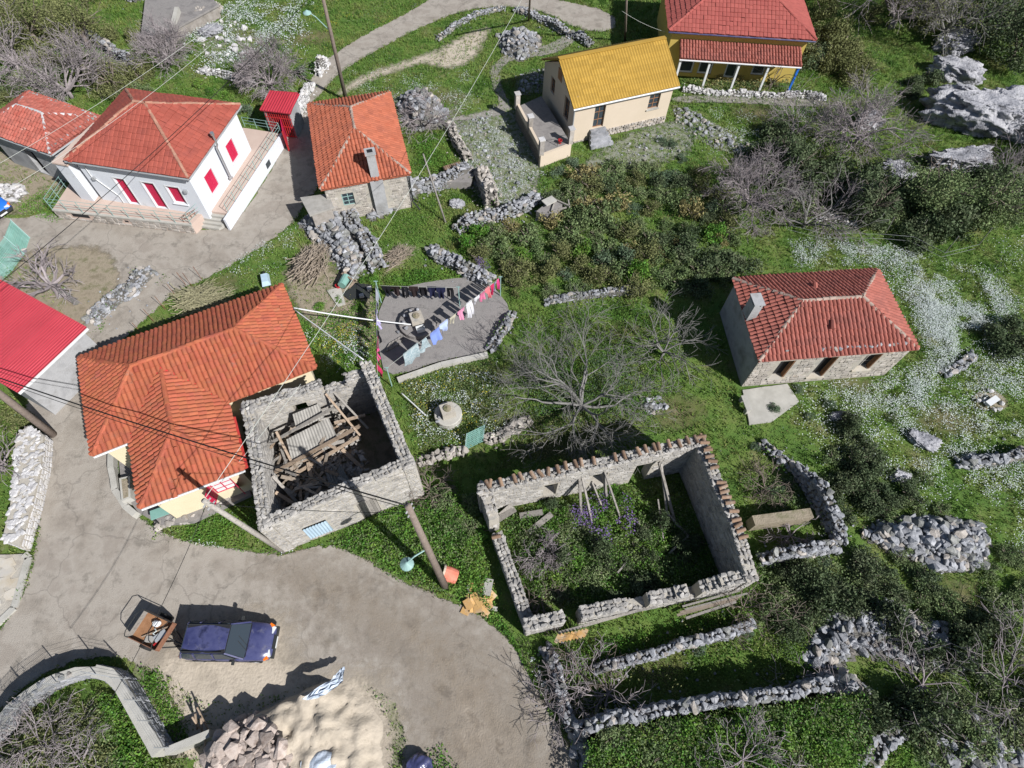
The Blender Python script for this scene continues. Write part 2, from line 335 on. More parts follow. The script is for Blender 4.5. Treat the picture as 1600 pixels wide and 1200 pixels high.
dm('flower_yellow', [(0.45, 0.38, 0.04)], bump=0, vary=.2)
dm('flower_purple', [(0.1, 0.07, 0.17), (0.15, 0.1, 0.22)], bump=0, vary=.3)
dm('pale_bark', [(0.135, 0.13, 0.122), (0.195, 0.188, 0.175)], scale=5, bump=.3, vary=.2)
dm('mauve_bark', [(0.2, 0.175, 0.18), (0.27, 0.235, 0.235)], scale=5, bump=0, vary=.25)
dm('dark_bark', [(.13, .105, .085), (.18, .15, .125)], scale=5, bump=.3, vary=.2)
dm('stick', [(.20, .16, .12), (.30, .25, .20), (.15, .12, .09)], scale=4, bump=.2, vary=.35)
dm('green_stick', [(.20, .19, .11), (.29, .27, .17), (.15, .14, .08)], scale=4, bump=.2, vary=.3)

# ------------------------------------------------------------------ builders
EXCL = []                      # places where nothing grows (world polygons)
def jag(pts, step=.35, amp=.1, closed=True, seed=0):
    P = [Vector((p[0], p[1], 0)) for p in pts]; out = []; n = len(P)
    for i in range(n if closed else n - 1):
        a, b = P[i], P[(i + 1) % n]; L = (b - a).length; k = max(1, int(L / step))
        nr = Vector((-(b - a).y, (b - a).x, 0)).normalized()
        for j in range(k):
            q = a.lerp(b, j / k); Q = np.array([[q.x, q.y]])
            d = (vnoise(Q, 1.3, seed)[0] - .5) * 2 + (vnoise(Q, .42, seed + 1)[0] - .5) * 1.2; out.append(q + nr * (d * amp))
    return out
def smooth_poly(pts, it=2):
    P = [Vector((p[0], p[1], 0)) for p in pts]
    for _ in range(it):
        Q = []
        for i in range(len(P)):
            a, b = P[i], P[(i + 1) % len(P)]; Q += [a.lerp(b, .25), a.lerp(b, .75)]
        P = Q
    return P
def sheet(name, pts, z, m, amp=.1, step=.35, excl=True, kind='structure', smooth=1, parent=None, label=None, thick=.25):
    P = smooth_poly(pts, smooth) if smooth else pts
    if excl: EXCL.append(xy(P))
    P = jag(P, step, amp, seed=len(EXCL)); mb = MB(); mb.prism(P, z - thick, z)
    return mb.build(name, M[m], parent, label=label, kind=kind)

def blend_sheet(name, pts, z, m, soft=1.0, res=.3, excl=False, smooth=1):
    """ground layer whose surface peters out towards its edge"""
    P = smooth_poly(pts, smooth) if smooth else pts; Q = xy(P)
    if excl: EXCL.append(xy(inset_soft(P, .15)))
    lo, hi = Q.min(0) - res, Q.max(0) + res; nx, ny = int((hi[0] - lo[0]) / res) + 2, int((hi[1] - lo[1]) / res) + 2
    X, Y = np.meshgrid(lo[0] + np.arange(nx) * res, lo[1] + np.arange(ny) * res); G2 = np.stack([X.ravel(), Y.ravel()], 1); D = np.full(len(G2), 9e9)
    for i in range(len(Q)):
        a, b = Q[i], Q[(i + 1) % len(Q)]; d = b - a; t = np.clip(((G2 - a) @ d) / (d @ d + 1e-9), 0, 1); D = np.minimum(D, np.linalg.norm(G2 - (a + t[:, None] * d), axis=1))
    ins = inside(G2, Q); e = np.where(ins, .5 + D / soft, .5 - D / soft); e = np.clip(e, 0, 2); idx = np.arange(nx * ny).reshape(ny, nx)
    F = np.stack([idx[:-1, :-1], idx[:-1, 1:], idx[1:, 1:], idx[1:, :-1]], -1).reshape(-1, 4); F = F[(e[F] > 0).any(1)]; use = np.unique(F); mp = np.full(nx * ny, -1); mp[use] = np.arange(len(use))
    mb = MB(); mb.add(np.column_stack([G2[use], np.full(len(use), z)]), mp[F]); o = mb.build(name, M[m], None, kind='structure')
    at = o.data.attributes.new('edge', 'FLOAT', 'POINT'); at.data.foreach_set('value', e[use]); return o
def inset_soft(P, d): return P
def tile_arrays(tw, tl, kind):
    """one roof tile: x across, y up the slope, z out of the roof"""
    if kind == 'barrel': xs = [0, .18, .40, .62, .84, 1.0]; zs = [0, .055, .085, .085, .055, 0]
    elif kind == 'wave': xs = [0, .25, .5, .75, 1.0]; zs = [.0, .03, .05, .03, .0]
    else: xs = [0, .1, .5, .9, 1.0]; zs = [.0, .022, .028, .022, .0]
    n = len(xs); lift = .05 if kind != 'flat' else .038; v = []
    for y, l in ((-.04, lift), (tl, 0.0)):
        for x, z in zip(xs, zs): v.append((x * tw, y, z + l))
    for x, z in zip(xs, zs): v.append((x * tw, -.04, z + lift - .055))
    f = [[i, i + 1, n + i + 1, n + i] for i in range(n - 1)] + [[2 * n + i, 2 * n + i + 1, i + 1, i] for i in range(n - 1)]
    return np.array(v), np.array(f)
TILE_MESH = {}
def roof_plane(poly, roof, m, tw=.24, tl=.36, kind='barrel', singles=None, skip=None):
    """poly: eave a, eave b, then the rest, counter-clockwise from outside.  Adds tiles clipped to poly to `roof`."""
    a, b = poly[0], poly[1]; u = (b - a).normalized(); n = (b - a).cross(poly[2] - a).normalized(); v = n.cross(u)
    us = [(p - a).dot(u) for p in poly]; vs = [(p - a).dot(v) for p in poly]
    P2 = np.array(list(zip(us, vs)))
    nu = max(1, round((max(us) - min(us)) / tw)); nv = max(1, round(max(vs) / tl)); tw2 = (max(us) - min(us)) / nu; tl2 = max(vs) / nv
    tv, tf = tile_arrays(tw2, tl2, kind)
    B = np.array([u, v, n]); A = np.array(a) + .012 * np.array(n); mb = MB(); chosen = []
    for j in range(nv):
        for i in range(nu):
            o = np.array([min(us) + i * tw2, j * tl2, 0.0])
            c = o[:2] + np.array([[0, 0], [tw2, 0], [tw2, tl2], [0, tl2]]); ins = inside(np.clip(c, [-9e9, .01], 9e9) * [1, .999], P2)
            if not ins.any() and not inside(c.mean(0)[None], P2).any(): continue
            sg_ = vnoise(np.array([[o[0] + a.x, o[1] + a.y]]), 1.7, 3)[0] - .5; jit = np.array([rng.normal(0, .009), rng.normal(0, .012) - (.06 if rng.uniform() < .03 else 0), rng.uniform(0, .016) + .045 * (sg_ + .5)])
            if skip is not None and skip(Vector(A + (o + [tw2 / 2, tl2 / 2, 0]) @ B)): continue
            if ins.all() and singles is not None: chosen.append(o + jit)
            else: mb.add(((tv + o + jit) @ B) + A, tf)
    if mb.n:
        bm = bmesh.new(); me = mb.mesh('tmp', M[m]); bm.from_mesh(me); bpy.data.meshes.remove(me)
        for i in range(1, len(poly)):
            p, q = poly[i], poly[(i + 1) % len(poly)]; out = (q - p).normalized().cross(n)
            bmesh.ops.bisect_plane(bm, geom=bm.verts[:] + bm.edges[:] + bm.faces[:], dist=1e-5, plane_co=p + out * .03, plane_no=out, clear_outer=True)
        me = bpy.data.meshes.new('roof_tile'); 
        bmesh.ops.translate(bm, verts=bm.verts[:], vec=-ORI[roof]); bm.to_mesh(me); bm.free(); me.materials.append(M[m])
        o = bpy.data.objects.new('roof_tile', me); COL.objects.link(o); o.parent = roof; o['kind'] = 'stuff'
    if singles is not None:
        mbt = MB(); mbt.add(tv, tf); me = mbt.mesh('roof_tile', M[m])
        for o in chosen:
            Mx = Matrix((Vector(u), Vector(v), Vector(n))).transposed().to_4x4(); Mx.translation = Vector(A + o @ B)
            singles.append((me, Mx))
def ridge_line(a, b, roof, m, r=.11, singles=False, drop=0.0):
    a = Vector(a); b = Vector(b); d = (b - a); L = d.length; d.normalize(); k = max(1, int(L / .38)); step = L / k
    x = d.cross(Vector((0, 0, 1))).normalized(); y = x.cross(d)
    mb = MB()
    for i in range(k):
        v = []
        for t, rr in ((i * step - .03, r * 1.12), ((i + 1) * step, r * .92)):
            for q in range(7):
                an = math.pi * q / 6; v.append(a + d * t + x * (math.cos(an) * rr) + y * (math.sin(an) * rr * .8 + rng.uniform(-.012, .012) - drop + .03 * math.sin(i * .9 + a.x)))
        v = np.array(v); f = [[q, q + 1, 7 + q + 1, 7 + q] for q in range(6)]
        f = np.array(f)[:, ::-1]
        if singles:
            t = MB(); t.add(v, f); t.f.append((np.array([[0, 1, 2, 3, 4, 5, 6]]), 0)); t.build('ridge_tile', M[m], roof)
        else: mb.add(v, f); mb.f.append((np.array([[mb.n - 14 + q for q in range(7)]]), 0))
    if not singles: mb.build('ridge_cap', M[m], roof, kind='stuff')
def deck(polys, name, m, parent, th=.1):
    mb = MB()
    for poly in polys:
        n = len(poly); lo = [p - Vector((0, 0, th)) for p in poly]; base = mb.n
        mb.add([tuple(p) for p in poly] + [tuple(p) for p in lo], [[i, n + i, n + (i + 1) % n, (i + 1) % n] for i in range(n)])
        mb.f.append((np.array([[base + i for i in range(n)]]), 0)); mb.f.append((np.array([[base + n + i for i in range(n)][::-1]]), 0))
    return mb.build(name, M[m], parent)
def eave_quad(q, z):
    return [G(*p, z) for p in q]
def hip_ridge(E, rise, f0=None, f1=None):
    A, B, C, D = E
    if (B - A).length >= (C - B).length: m0, m1, half, flip = (A + D) / 2, (B + C) / 2, (C - B).length / 2, False
    else: m0, m1, half, flip = (A + B) / 2, (D + C) / 2, (B - A).length / 2, True
    L = (m1 - m0).length; d = (m1 - m0) / L
    f0 = half if f0 is None else f0; f1 = L - half if f1 is None else f1
    up = Vector((0, 0, rise)); return m0 + d * f0 + up, m0 + d * f1 + up, flip
def hip_planes(E, R0, R1, flip):
    A, B, C, D = E
    if not flip: return [[A, B, R1, R0], [B, C, R1], [C, D, R0, R1], [D, A, R0]]
    return [[A, B, R0], [B, C, R1, R0], [C, D, R1], [D, A, R0, R1]]
def hips(E, R0, R1, flip):
    A, B, C, D = E
    h = [(A, R0), (D, R0), (B, R1), (C, R1)] if not flip else [(A, R0), (B, R0), (C, R1), (D, R1)]
    return h + ([(R0, R1)] if (R1 - R0).length > .3 else [])
def inset(E, d):
    c = sum(E, Vector()) / len(E); out = []
    n = len(E)
    for i in range(n):
        p = E[i]; u = (E[(i + 1) % n] - p); w = (E[i - 1] - p); u.z = w.z = 0; u.normalize(); w.normalize()
        out.append(Vector((p.x, p.y, 0)) + (u + w) * d)
    return out

def wall(parent, a, b, z0, z1, m, th=.3, opens=(), s0=0.0, s1=0.0, name='wall', top=None):
    """wall from a to b (outside on the right hand of a->b); opens: (u0,u1,z0,z1)"""
    a = Vector((a[0], a[1], 0)); b = Vector((b[0], b[1], 0)); L = (b - a).length; u = (b - a) / L; w = Vector((-u.y, u.x, 0))
    us = sorted({s0, L - s1} | {x for o in opens for x in (o[0], o[1]) if s0 < x < L - s1}); zs = sorted({z0, z1} | {x for o in opens for x in (o[2], o[3]) if z0 < x < z1})
    mb = MB()
    for i in range(len(us) - 1):
        for j in range(len(zs) - 1):
            uc, zc = (us[i] + us[i + 1]) / 2, (zs[j] + zs[j + 1]) / 2
            if any(o[0] < uc < o[1] and o[2] < zc < o[3] for o in opens): continue
            mb.frame(a, u, w, us[i], us[i + 1], 0, th, zs[j], zs[j + 1])
    o = mb.build(name, M[m], parent); return o, a, u, w, L
def four_walls(parent, P, z0, z1, m, th=.3, opens=None):
    opens = opens or {}; r = []
    for i in range(4):
        s = 0 if i % 2 == 0 else th + .002
        r.append(wall(parent, P[i], P[(i + 1) % 4], z0, z1, m, th, opens.get(i, ()), s, s))
    return r
def window(parent, W, o, frame='wood', pane='glass_dark', depth=.12, bars=True, name='window', sill=None, fw=.06):
    _, a, u, w, L = W; u0, u1, z0, z1 = o; f = MB(); e = .004
    f.frame(a, u, w, u0 + e, u0 + fw, depth, depth + .06, z0 + e, z1 - e); f.frame(a, u, w, u1 - fw, u1 - e, depth, depth + .06, z0 + e, z1 - e)
    f.frame(a, u, w, u0 + fw, u1 - fw, depth, depth + .06, z0 + e, z0 + fw); f.frame(a, u, w, u0 + fw, u1 - fw, depth, depth + .06, z1 - fw, z1 - e)
    if bars:
        um = (u0 + u1) / 2; f.frame(a, u, w, um - .025, um + .025, depth + .002, depth + .055, z0 + fw, z1 - fw)
        for k in (1, 2):
            zz = z0 + (z1 - z0) * k / 3; f.frame(a, u, w, u0 + fw, um - .025, depth + .005, depth + .05, zz - .02, zz + .02); f.frame(a, u, w, um + .025, u1 - fw, depth + .005, depth + .05, zz - .02, zz + .02)
    fo = f.build(name, M[frame], parent)
    p = MB(); p.frame(a, u, w, u0 + fw, u1 - fw, depth + .025, depth + .035, z0 + fw, z1 - fw); p.build('pane', M[pane], fo)
    if sill: s = MB(); s.frame(a, u, w, u0 - .08, u1 + .08, -.1, .1, z0 - .07, z0 + .002); s.build('sill', M[sill], fo)
    return fo
def shutter(parent, W, o, m='crimson_paint', depth=.03, name='shutter', leaves=2):
    _, a, u, w, L = W; u0, u1, z0, z1 = o
    for k in range(leaves):
        a0 = u0 + (u1 - u0) * k / leaves + .004; a1 = u0 + (u1 - u0) * (k + 1) / leaves - .004; f = MB()
        f.frame(a, u, w, a0, a1, depth, depth + .035, z0 + .004, z1 - .004)
        n = max(3, int((z1 - z0 - .16) / .09))
        for q in range(n):
            zz = z0 + .08 + (z1 - z0 - .16) * (q + .5) / n; f.frame(a, u, w, a0 + .06, a1 - .06, depth - .012, depth, zz - .025, zz + .025)
        f.build(name, M[m], parent)

# stones
def rock_arrays(seed, n=20, sub=False):
    r = np.random.default_rng(seed); p = r.normal(size=(n, 3)); p /= np.linalg.norm(p, axis=1)[:, None]; p *= r.uniform(.85, 1.12, (n, 1)); p = np.clip(p, -.80, .80)
    bm = bmesh.new()
    for q in p: bm.verts.new(q)
    res = bmesh.ops.convex_hull(bm, input=bm.verts[:])
    bmesh.ops.delete(bm, geom=list({g for g in res['geom_unused'] + res['geom_interior'] if isinstance(g, bmesh.types.BMVert)}), context='VERTS')
    bmesh.ops.triangulate(bm, faces=bm.faces[:]); bm.verts.index_update(); bm.normal_update()
    v = np.array([q.co for q in bm.verts]); f = np.array([[q.index for q in t.verts] for t in bm.faces]); bm.free()
    return v, f
ROCKS = [rock_arrays(100 + i) for i in range(10)]
ROCK_MESH = {}
def rock_mesh(i, m, name='stone'):
    k = (i, m, name)
    if k not in ROCK_MESH: mb = MB(); mb.add(*ROCKS[i]); ROCK_MESH[k] = mb.mesh(name, M[m])
    return ROCK_MESH[k]
def rot_np(ax, ay, az):
    return np.array(Matrix.Rotation(az, 3, 'Z') @ Matrix.Rotation(ay, 3, 'Y') @ Matrix.Rotation(ax, 3, 'X'))
def put_stones(parent, items, m, limit=300, name='stone', rest='loose_stone'):
    """items: (centre, (sx,sy,sz) half sizes, yaw, tilt)"""
    items = sorted(items, key=lambda t: -max(t[1]) / (Vector(t[0]) - Vector((0, 0, H))).length)
    mb = MB()
    for k, (c, s, yaw, tilt) in enumerate(items):
        i = random.randrange(len(ROCKS))
        if k < limit:
            Mx = Matrix.Translation(Vector(c)) @ Matrix.Rotation(yaw, 4, 'Z') @ Matrix.Rotation(tilt, 4, 'X') @ Matrix.Diagonal((s[0], s[1], s[2], 1))
            mm = random.choice((m, m, m, 'warm_stone', 'old_stone')) if m == 'stone' else m
            place(name, rock_mesh(i, mm, name), parent, Mx)
        else:
            v, f = ROCKS[i]; mb.add((v * np.array(s)) @ rot_np(tilt, 0, yaw).T + np.array(c), f)
    if mb.n: mb.build(rest, M[m], parent, kind='stuff')
def path_frames(path, step):
    out = []
    for i in range(len(path) - 1):
        a, b = path[i], path[i + 1]; L = (b - a).length; d = (b - a) / max(L, 1e-6); n = Vector((-d.y, d.x, 0)); k = max(1, int(round(L / step)))
        for j in range(k): out.append((a.lerp(b, (j + .5) / k), d, n, L / k))
    return out
def dry_wall(label, path, h=.8, w=.55, m='stone', size=.26, limit=90, cat='dry-stone wall', name='dry_stone_wall', taper=.8, group=None, hf=None, courses=None, wander=1):
    """free standing wall of field stones along world path"""
    size *= .8; path = [Vector((p[0], p[1], 0)) for p in path]; t = thing(name, label, cat, path[0], group)
    core = MB(); fr = path_frames(path, .45); items = []; sd = len(label) + int(abs(path[0].x))
    def hgt(p):
        e = min((p - path[0]).length, (p - path[-1]).length); q = np.array([[p.x, p.y]])
        return max(.08, h * (.42 + .82 * vnoise(q, 1.5, sd)[0] + .22 * vnoise(q, .5, sd + 1)[0]) * min(1, .35 + e / 1.1))
    def off_line(p, n): q = np.array([[p.x, p.y]]); return n * ((vnoise(q, 1.1, sd + 3)[0] - .5) * w * .5 * wander)
    for p, d, n, L in fr:
        hh = hgt(p)
        if min((p - path[0]).length, (p - path[-1]).length) < .35: continue
        core.box((p.x, p.y, hh * .5 - .12), (L * 1.04, w * .66, max(.06, hh * .86)), math.atan2(d.y, d.x))
    core.build('core', M['core'], t)
    rows = courses or max(1, int(round(h / (size * .72))))
    for p, d, n, L in path_frames(path, size * 1.05):
        hh = hgt(p); yaw = math.atan2(d.y, d.x); p = p + off_line(p, n)
        for s in (-1, 1):
            for r in range(rows):
                z = hh * (r + .5) / rows; off = w / 2 * (1 - (1 - taper) * z / h) - size * .12
                q = p + n * (s * off) + d * random.uniform(-.06, .06); k = random.choice((.45, .6, .8, 1.0, 1.4)) * size * random.uniform(.85, 1.15)
                items.append(((q.x, q.y, z), (k * random.uniform(.55, .95), k * .5, k * random.uniform(.28, .5)), yaw + random.uniform(-.4, .4), random.uniform(-.3, .3)))
        for c in range(max(1, int(w / (size * .95)))):
            off = (c + .5) / max(1, int(w / (size * .95))) - .5
            q = p + n * (off * w * .8) + d * random.uniform(-.08, .08); k = random.choice((.45, .6, .8, 1.0, 1.5)) * size * random.uniform(.85, 1.15)
            items.append(((q.x, q.y, hh + random.uniform(-.10, .06)), (k * random.uniform(.5, .9), k * .52, k * random.uniform(.25, .45)), random.uniform(0, 6.3), random.uniform(-.4, .4)))
    EXCL.append(xy([path[i] for i in range(len(path))] + [path[i] + Vector((.01, .01, 0)) for i in range(len(path) - 1, -1, -1)]))
    lv = []                                                      # weeds rooted along the wall
    for p, d, n, L in fr:
        if random.random() < .85: c = p + n * random.gauss(0, w * .7); zt = hgt(p) * random.uniform(.2, 1.0); lv += [(c.x + random.gauss(0, .2), c.y + random.gauss(0, .2), abs(random.gauss(0, .16)) + zt * random.random()) for _ in range(26)]
    if lv: wb = MB(); wb.add(*leaf_quads(np.array(lv), .1)); wb.build('weeds', M[random.choice(('lush', 'olive_leaf', 'moss_leaf'))], t, kind='stuff')
    for _ in range(int(len(items) * .2)):                      # stones that rolled off
        p, d, n, L = random.choice(fr); q = p + n * random.gauss(0, w * .95); k = random.uniform(.35, .8) * size
        items.append(((q.x, q.y, k * .15), (k * .6, k * .5, k * .4), random.uniform(0, 6), random.uniform(-.4, .4)))
    put_stones(t, items, m, limit); return t
def masonry(mb, o, u, out, L, z0, ztop, opens=(), su=(.22, .5), sz=(.13, .24), gap=.018, proud=(.012, .05), mi=0):
    """irregular coursed stones standing proud of a wall face.  ztop: number or function of u"""
    zf = ztop if callable(ztop) else (lambda x: ztop)
    z = z0; top = max(zf(x) for x in np.linspace(0, L, 20))
    while z < top - .05:
        hz = random.uniform(*sz); x = -random.uniform(0, .2)
        while x < L - .04:
            wu = random.uniform(*su); x0, x1 = max(0, x), min(L, x + wu); x += wu
            a0, a1, b0, b1 = x0 + gap, x1 - gap, z + gap * random.uniform(.4, 1.4), min(z + hz * random.uniform(.86, 1.06), z + hz + .02) - gap * .5
            if a1 - a0 < .05: continue
            xm = (a0 + a1) / 2
            if b1 > zf(xm): continue
            if any(q[0] - .02 < a1 and a0 < q[1] + .02 and q[2] - .02 < b1 and b0 < q[3] + .02 for q in opens): continue
            e = random.uniform(.012, .03); pr = random.uniform(*proud); j = lambda: random.uniform(-.012, .012)
            q = []
            for dd, ee in ((-.02, 0), (pr, e)):
                for aa, bb in ((a0 + ee, b0 + ee), (a1 - ee, b0 + ee), (a1 - ee, b1 - ee), (a0 + ee, b1 - ee)):
                    aa += j(); bb += j(); p = o + u * aa + out * (dd + (random.uniform(-.008, .008) if ee else 0)); q.append((p.x, p.y, bb))
            F = np.array([[4, 5, 6, 7], [0, 1, 5, 4], [1, 2, 6, 5], [2, 3, 7, 6], [3, 0, 4, 7]])
            mb.add(q, F if u.cross(Vector((0, 0, 1))).dot(out) > 0 else F[:, ::-1], mi)
        z += hz
def mound(name, poly, ramps, hmax, m, res=.2, amp=.12, ns=.7, parent=None, label=None, kind='structure', seed=1, z0=-.02, pw=1.0):
    P = xy(poly); lo, hi = P.min(0), P.max(0); nx, ny = int((hi[0] - lo[0]) / res) + 2, int((hi[1] - lo[1]) / res) + 2
    X, Y = np.meshgrid(lo[0] + np.arange(nx) * res, lo[1] + np.arange(ny) * res); Q = np.stack([X.ravel(), Y.ravel()], 1)
    f = np.ones(len(Q)); n = len(P); ins = inside(Q, P)
    for i in range(n):
        a, b = P[i], P[(i + 1) % n]; d = b - a; t = np.clip(((Q - a) @ d) / (d @ d), 0, 1); dist = np.linalg.norm(Q - (a + t[:, None] * d), axis=1)
        rr = ramps[i] if isinstance(ramps, (list, tuple)) else ramps
        s = np.clip(dist / rr, 0, 1); f = np.minimum(f, s * s * (3 - 2 * s))
    f = np.where(ins, f, 0) ** pw
    z = hmax * f + np.where(ins, (vnoise(Q, ns, seed) - .5) * amp * 2 + (vnoise(Q, ns * .35, seed + 3) - .5) * amp, 0) * np.clip(f * 3, 0, 1) + z0
    idx = np.arange(nx * ny).reshape(ny, nx); cell = np.stack([idx[:-1, :-1], idx[:-1, 1:], idx[1:, 1:], idx[1:, :-1]], -1).reshape(-1, 4)
    cell = cell[ins[cell].any(1)]; mb = MB(); mb.add(np.column_stack([Q, z]), cell)
    o = mb.build(name, M[m], parent, smooth=True, label=label, kind=kind)
    def hz(p):
        i = int(np.clip(round((p[1] - lo[1]) / res), 0, ny - 1)); k = int(np.clip(round((p[0] - lo[0]) / res), 0, nx - 1)); return float(z[i * nx + k])
    return o, hz
def stone_heap(label, poly, h, size, n, m='stone', limit=150, name='stone_pile', cat='stone pile', spread=.45, base='core', group=None, ramp=None, excl=True):
    size *= .85; n = int(n * 1.25); P = xy(poly); c = P.mean(0); t = thing(name, label, cat, (c[0], c[1], 0), group)
    o, hz = mound('heap_core', poly, ramp or max(.3, math.sqrt(poly_area(P)) * .3), h, base, res=.25, amp=.06, parent=t, kind='stuff', seed=int(abs(c[0] * 7) + 1))
    items = []
    for q in sample_poly(P * np.array([1, 1]), n):
        k = size * random.choice((.4, .55, .75, .9, 1.1, 1.6)) * random.uniform(.8, 1.2); z = hz(q)
        items.append(((q[0], q[1], z + k * random.uniform(.0, .3)), (k * .6, k * .5, k * random.uniform(.3, .5)), random.uniform(0, 6.3), random.uniform(-.6, .6)))
    put_stones(t, items, m, limit)
    if excl: EXCL.append(P)
    return t
def boulder(label, c, size, seed, yaw=0.0, z=None, name='boulder', cat='boulder', flat=1.0, m='boulder', group=None):
    t = bmesh.new(); bmesh.ops.create_icosphere(t, subdivisions=6 if size[0] > 2.5 else 5, radius=1.0); r = np.random.default_rng(seed)
    V = np.array([v.co for v in t.verts]); ph = r.uniform(0, 50)
    def n3(V, s, k): return (vnoise(V[:, :2] + V[:, 2:] * .73 + k, s, seed) + vnoise(V[:, 1:] + V[:, :1] * .57 + k, s, seed + 1) + vnoise(V[:, [2, 0]] + V[:, 1:2] * .61 + k, s, seed + 2)) / 3 - .5
    d = 1 + .9 * n3(V, .9, ph) + .45 * n3(V, .33, ph) - .35 * np.abs(n3(V, .22, ph + 3)) * 2 + .4 * n3(V, .13, ph) + .26 * n3(V, .06, ph) + .16 * n3(V, .03, ph + 5); V = V * d[:, None]
    V[:, 2] = np.minimum(V[:, 2], .62 + .25 * n3(V, .4, ph + 9)); V = V * np.array(size)
    V = V @ rot_np(0, 0, yaw).T
    F = np.array([[v.index for v in f.verts] for f in t.faces]); t.free()
    mb = MB(); org = Vector((c[0], c[1], 0)); mb.add(V + np.array([c[0], c[1], (size[2] * .25 if z is None else z)]), F)
    me = mb.mesh(name, M[m], True, org); o = bpy.data.objects.new(name, me); COL.objects.link(o); o.location = org; ORI[o] = org
    props(o, label, cat, group); 
    a = np.linspace(0, 2 * math.pi, 14)[:-1]; EXCL.append(np.stack([c[0] + np.cos(a) * size[0] * .8, c[1] + np.sin(a) * size[1] * .8], 1)); return o

# plants
def leaf_quads(C, size, up=.35, aspect=.6):
    """diamond leaves at centres C"""
    n = len(C); a = rng.normal(size=(n, 3)); a[:, 2] *= .6; a /= np.linalg.norm(a, axis=1)[:, None]
    b = rng.normal(size=(n, 3)); b -= (b * a).sum(1)[:, None] * a; b /= np.linalg.norm(b, axis=1)[:, None] + 1e-9
    s = (size * rng.uniform(.6, 1.3, n))[:, None] if np.isscalar(size) else (size * rng.uniform(.7, 1.2, n))[:, None]
    V = np.stack([C - a * s * .5, C + b * s * aspect * .5, C + a * s * .5, C - b * s * aspect * .5], 1).reshape(-1, 3)
    return V, np.arange(n * 4).reshape(n, 4)
def crown_points(n, r, clumps, cs, flat=.75, seed=0, shell=.5):
    q = np.random.default_rng(seed); c = q.normal(size=(clumps, 3)); c /= np.linalg.norm(c, axis=1)[:, None]; c *= q.uniform(shell, 1, (clumps, 1))
    c[:, 2] = np.abs(c[:, 2]) * .95 + .05; c *= q.uniform(.75, 1.12, (clumps, 1))
    k = q.integers(0, clumps, n); p = q.normal(size=(n, 3)); p /= np.linalg.norm(p, axis=1)[:, None]; p *= (q.uniform(0, 1, (n, 1)) ** .45) * cs * q.uniform(.7, 1.3, clumps)[k][:, None]
    P = c[k] * (1 - cs * .6) + p; P[:, 2] = np.maximum(P[:, 2], .02); return P * np.array([r, r, r * flat])
CROWN = {}
def crown_mesh(kind, var):
    k = (kind, var)
    if k in CROWN: return CROWN[k]
    sp = {'olive': (1500, 16, .30, .085, 'olive_leaf', .8), 'dark': (1700, 14, .34, .085, 'dark_leaf', .85), 'lush': (1200, 14, .32, .10, 'lush', .7),
          'blue': (1300, 14, .32, .085, 'blue_leaf', .75), 'straw': (700, 12, .3, .10, 'straw', .8), 'moss': (1500, 20, .28, .075, 'moss_leaf', .85), 'yellow': (600, 10, .3, .09, 'yellow_leaf', .8)}[kind]
    P = crown_points(sp[0], 1.0, sp[1], sp[2], sp[5], seed=var * 13 + len(kind)); mb = MB(); mb.add(*leaf_quads(P, sp[3] * 1.25)); f = mb.mesh('foliage', M[sp[4]])
    st = MB(); r = random.Random(var)
    for i in range(6):
        a = r.uniform(0, 6.3); e = Vector((math.cos(a) * .5, math.sin(a) * .5, .5)); st.tube([(0, 0, -.05), e * .5 + Vector((0, 0, .08)), e], [.03, .02, .01], 4)
    CROWN[k] = (f, st.mesh('stem', M['dark_bark'])); return CROWN[k]
def shrub(kind, p, r, label, group=None, h=None, cat='shrub', name=None, var=None, n='shrub', z=0.0):
    f, s = crown_mesh(kind, random.randrange(5) if var is None else var)
    nm = {'olive': 'shrub', 'dark': 'evergreen_bush', 'moss': 'mossy_bush', 'lush': 'weed_clump', 'blue': 'grey_bush', 'straw': 'grass_clump', 'yellow': 'spurge_clump'}[kind]
    t = thing(name or nm, label, nm.replace('_', ' '), (p[0], p[1], z), group); yaw = random.uniform(0, 6.3); hz = r if h is None else h
    Mx = Matrix.Translation((p[0], p[1], z)) @ Matrix.Rotation(yaw, 4, 'Z') @ Matrix.Diagonal((r, r * random.uniform(.85, 1.15), hz, 1))
    place('foliage', f, t, Mx); place('stem', s, t, Mx); return t
def grow(mb, p, d, L, r, depth, rnd, spread, minr, up, kids=(2, 3), tip=None, sag=0.0, n0=6):
    segs = max(2, int(L / .35)); path = [p.copy()]; q = p.copy(); dd = d.copy()
    for i in range(segs):
        dd = (dd + Vector((rnd.gauss(0, .16), rnd.gauss(0, .16), rnd.gauss(0, .10) + up * .06 - sag))).normalized(); q = q + dd * (L / segs); path.append(q.copy())
    r1 = max(minr, r * .62); mb.tube(path, [r + (r1 - r) * i / segs for i in range(segs + 1)], n0 if depth > 2 else 4 if depth > 0 else 3, cap=False)
    if depth <= 0:
        if tip is not None: tip.append(q)
        return
    for k in range(rnd.randint(*kids)):
        t = rnd.uniform(.35, 1.0) if k else 1.0; s = path[min(segs, max(1, int(round(t * segs))))]
        ax = dd.orthogonal().normalized(); ax.rotate(Matrix.Rotation(rnd.uniform(0, 6.283), 3, dd)); nd = dd.copy(); nd.rotate(Matrix.Rotation(rnd.uniform(.4, 1.0) * spread, 3, ax))
        grow(mb, s, nd, L * rnd.uniform(.6, .85), max(minr, r1 * rnd.uniform(.65, .9)), depth - 1, rnd, spread, minr, up, kids, tip, sag, n0)
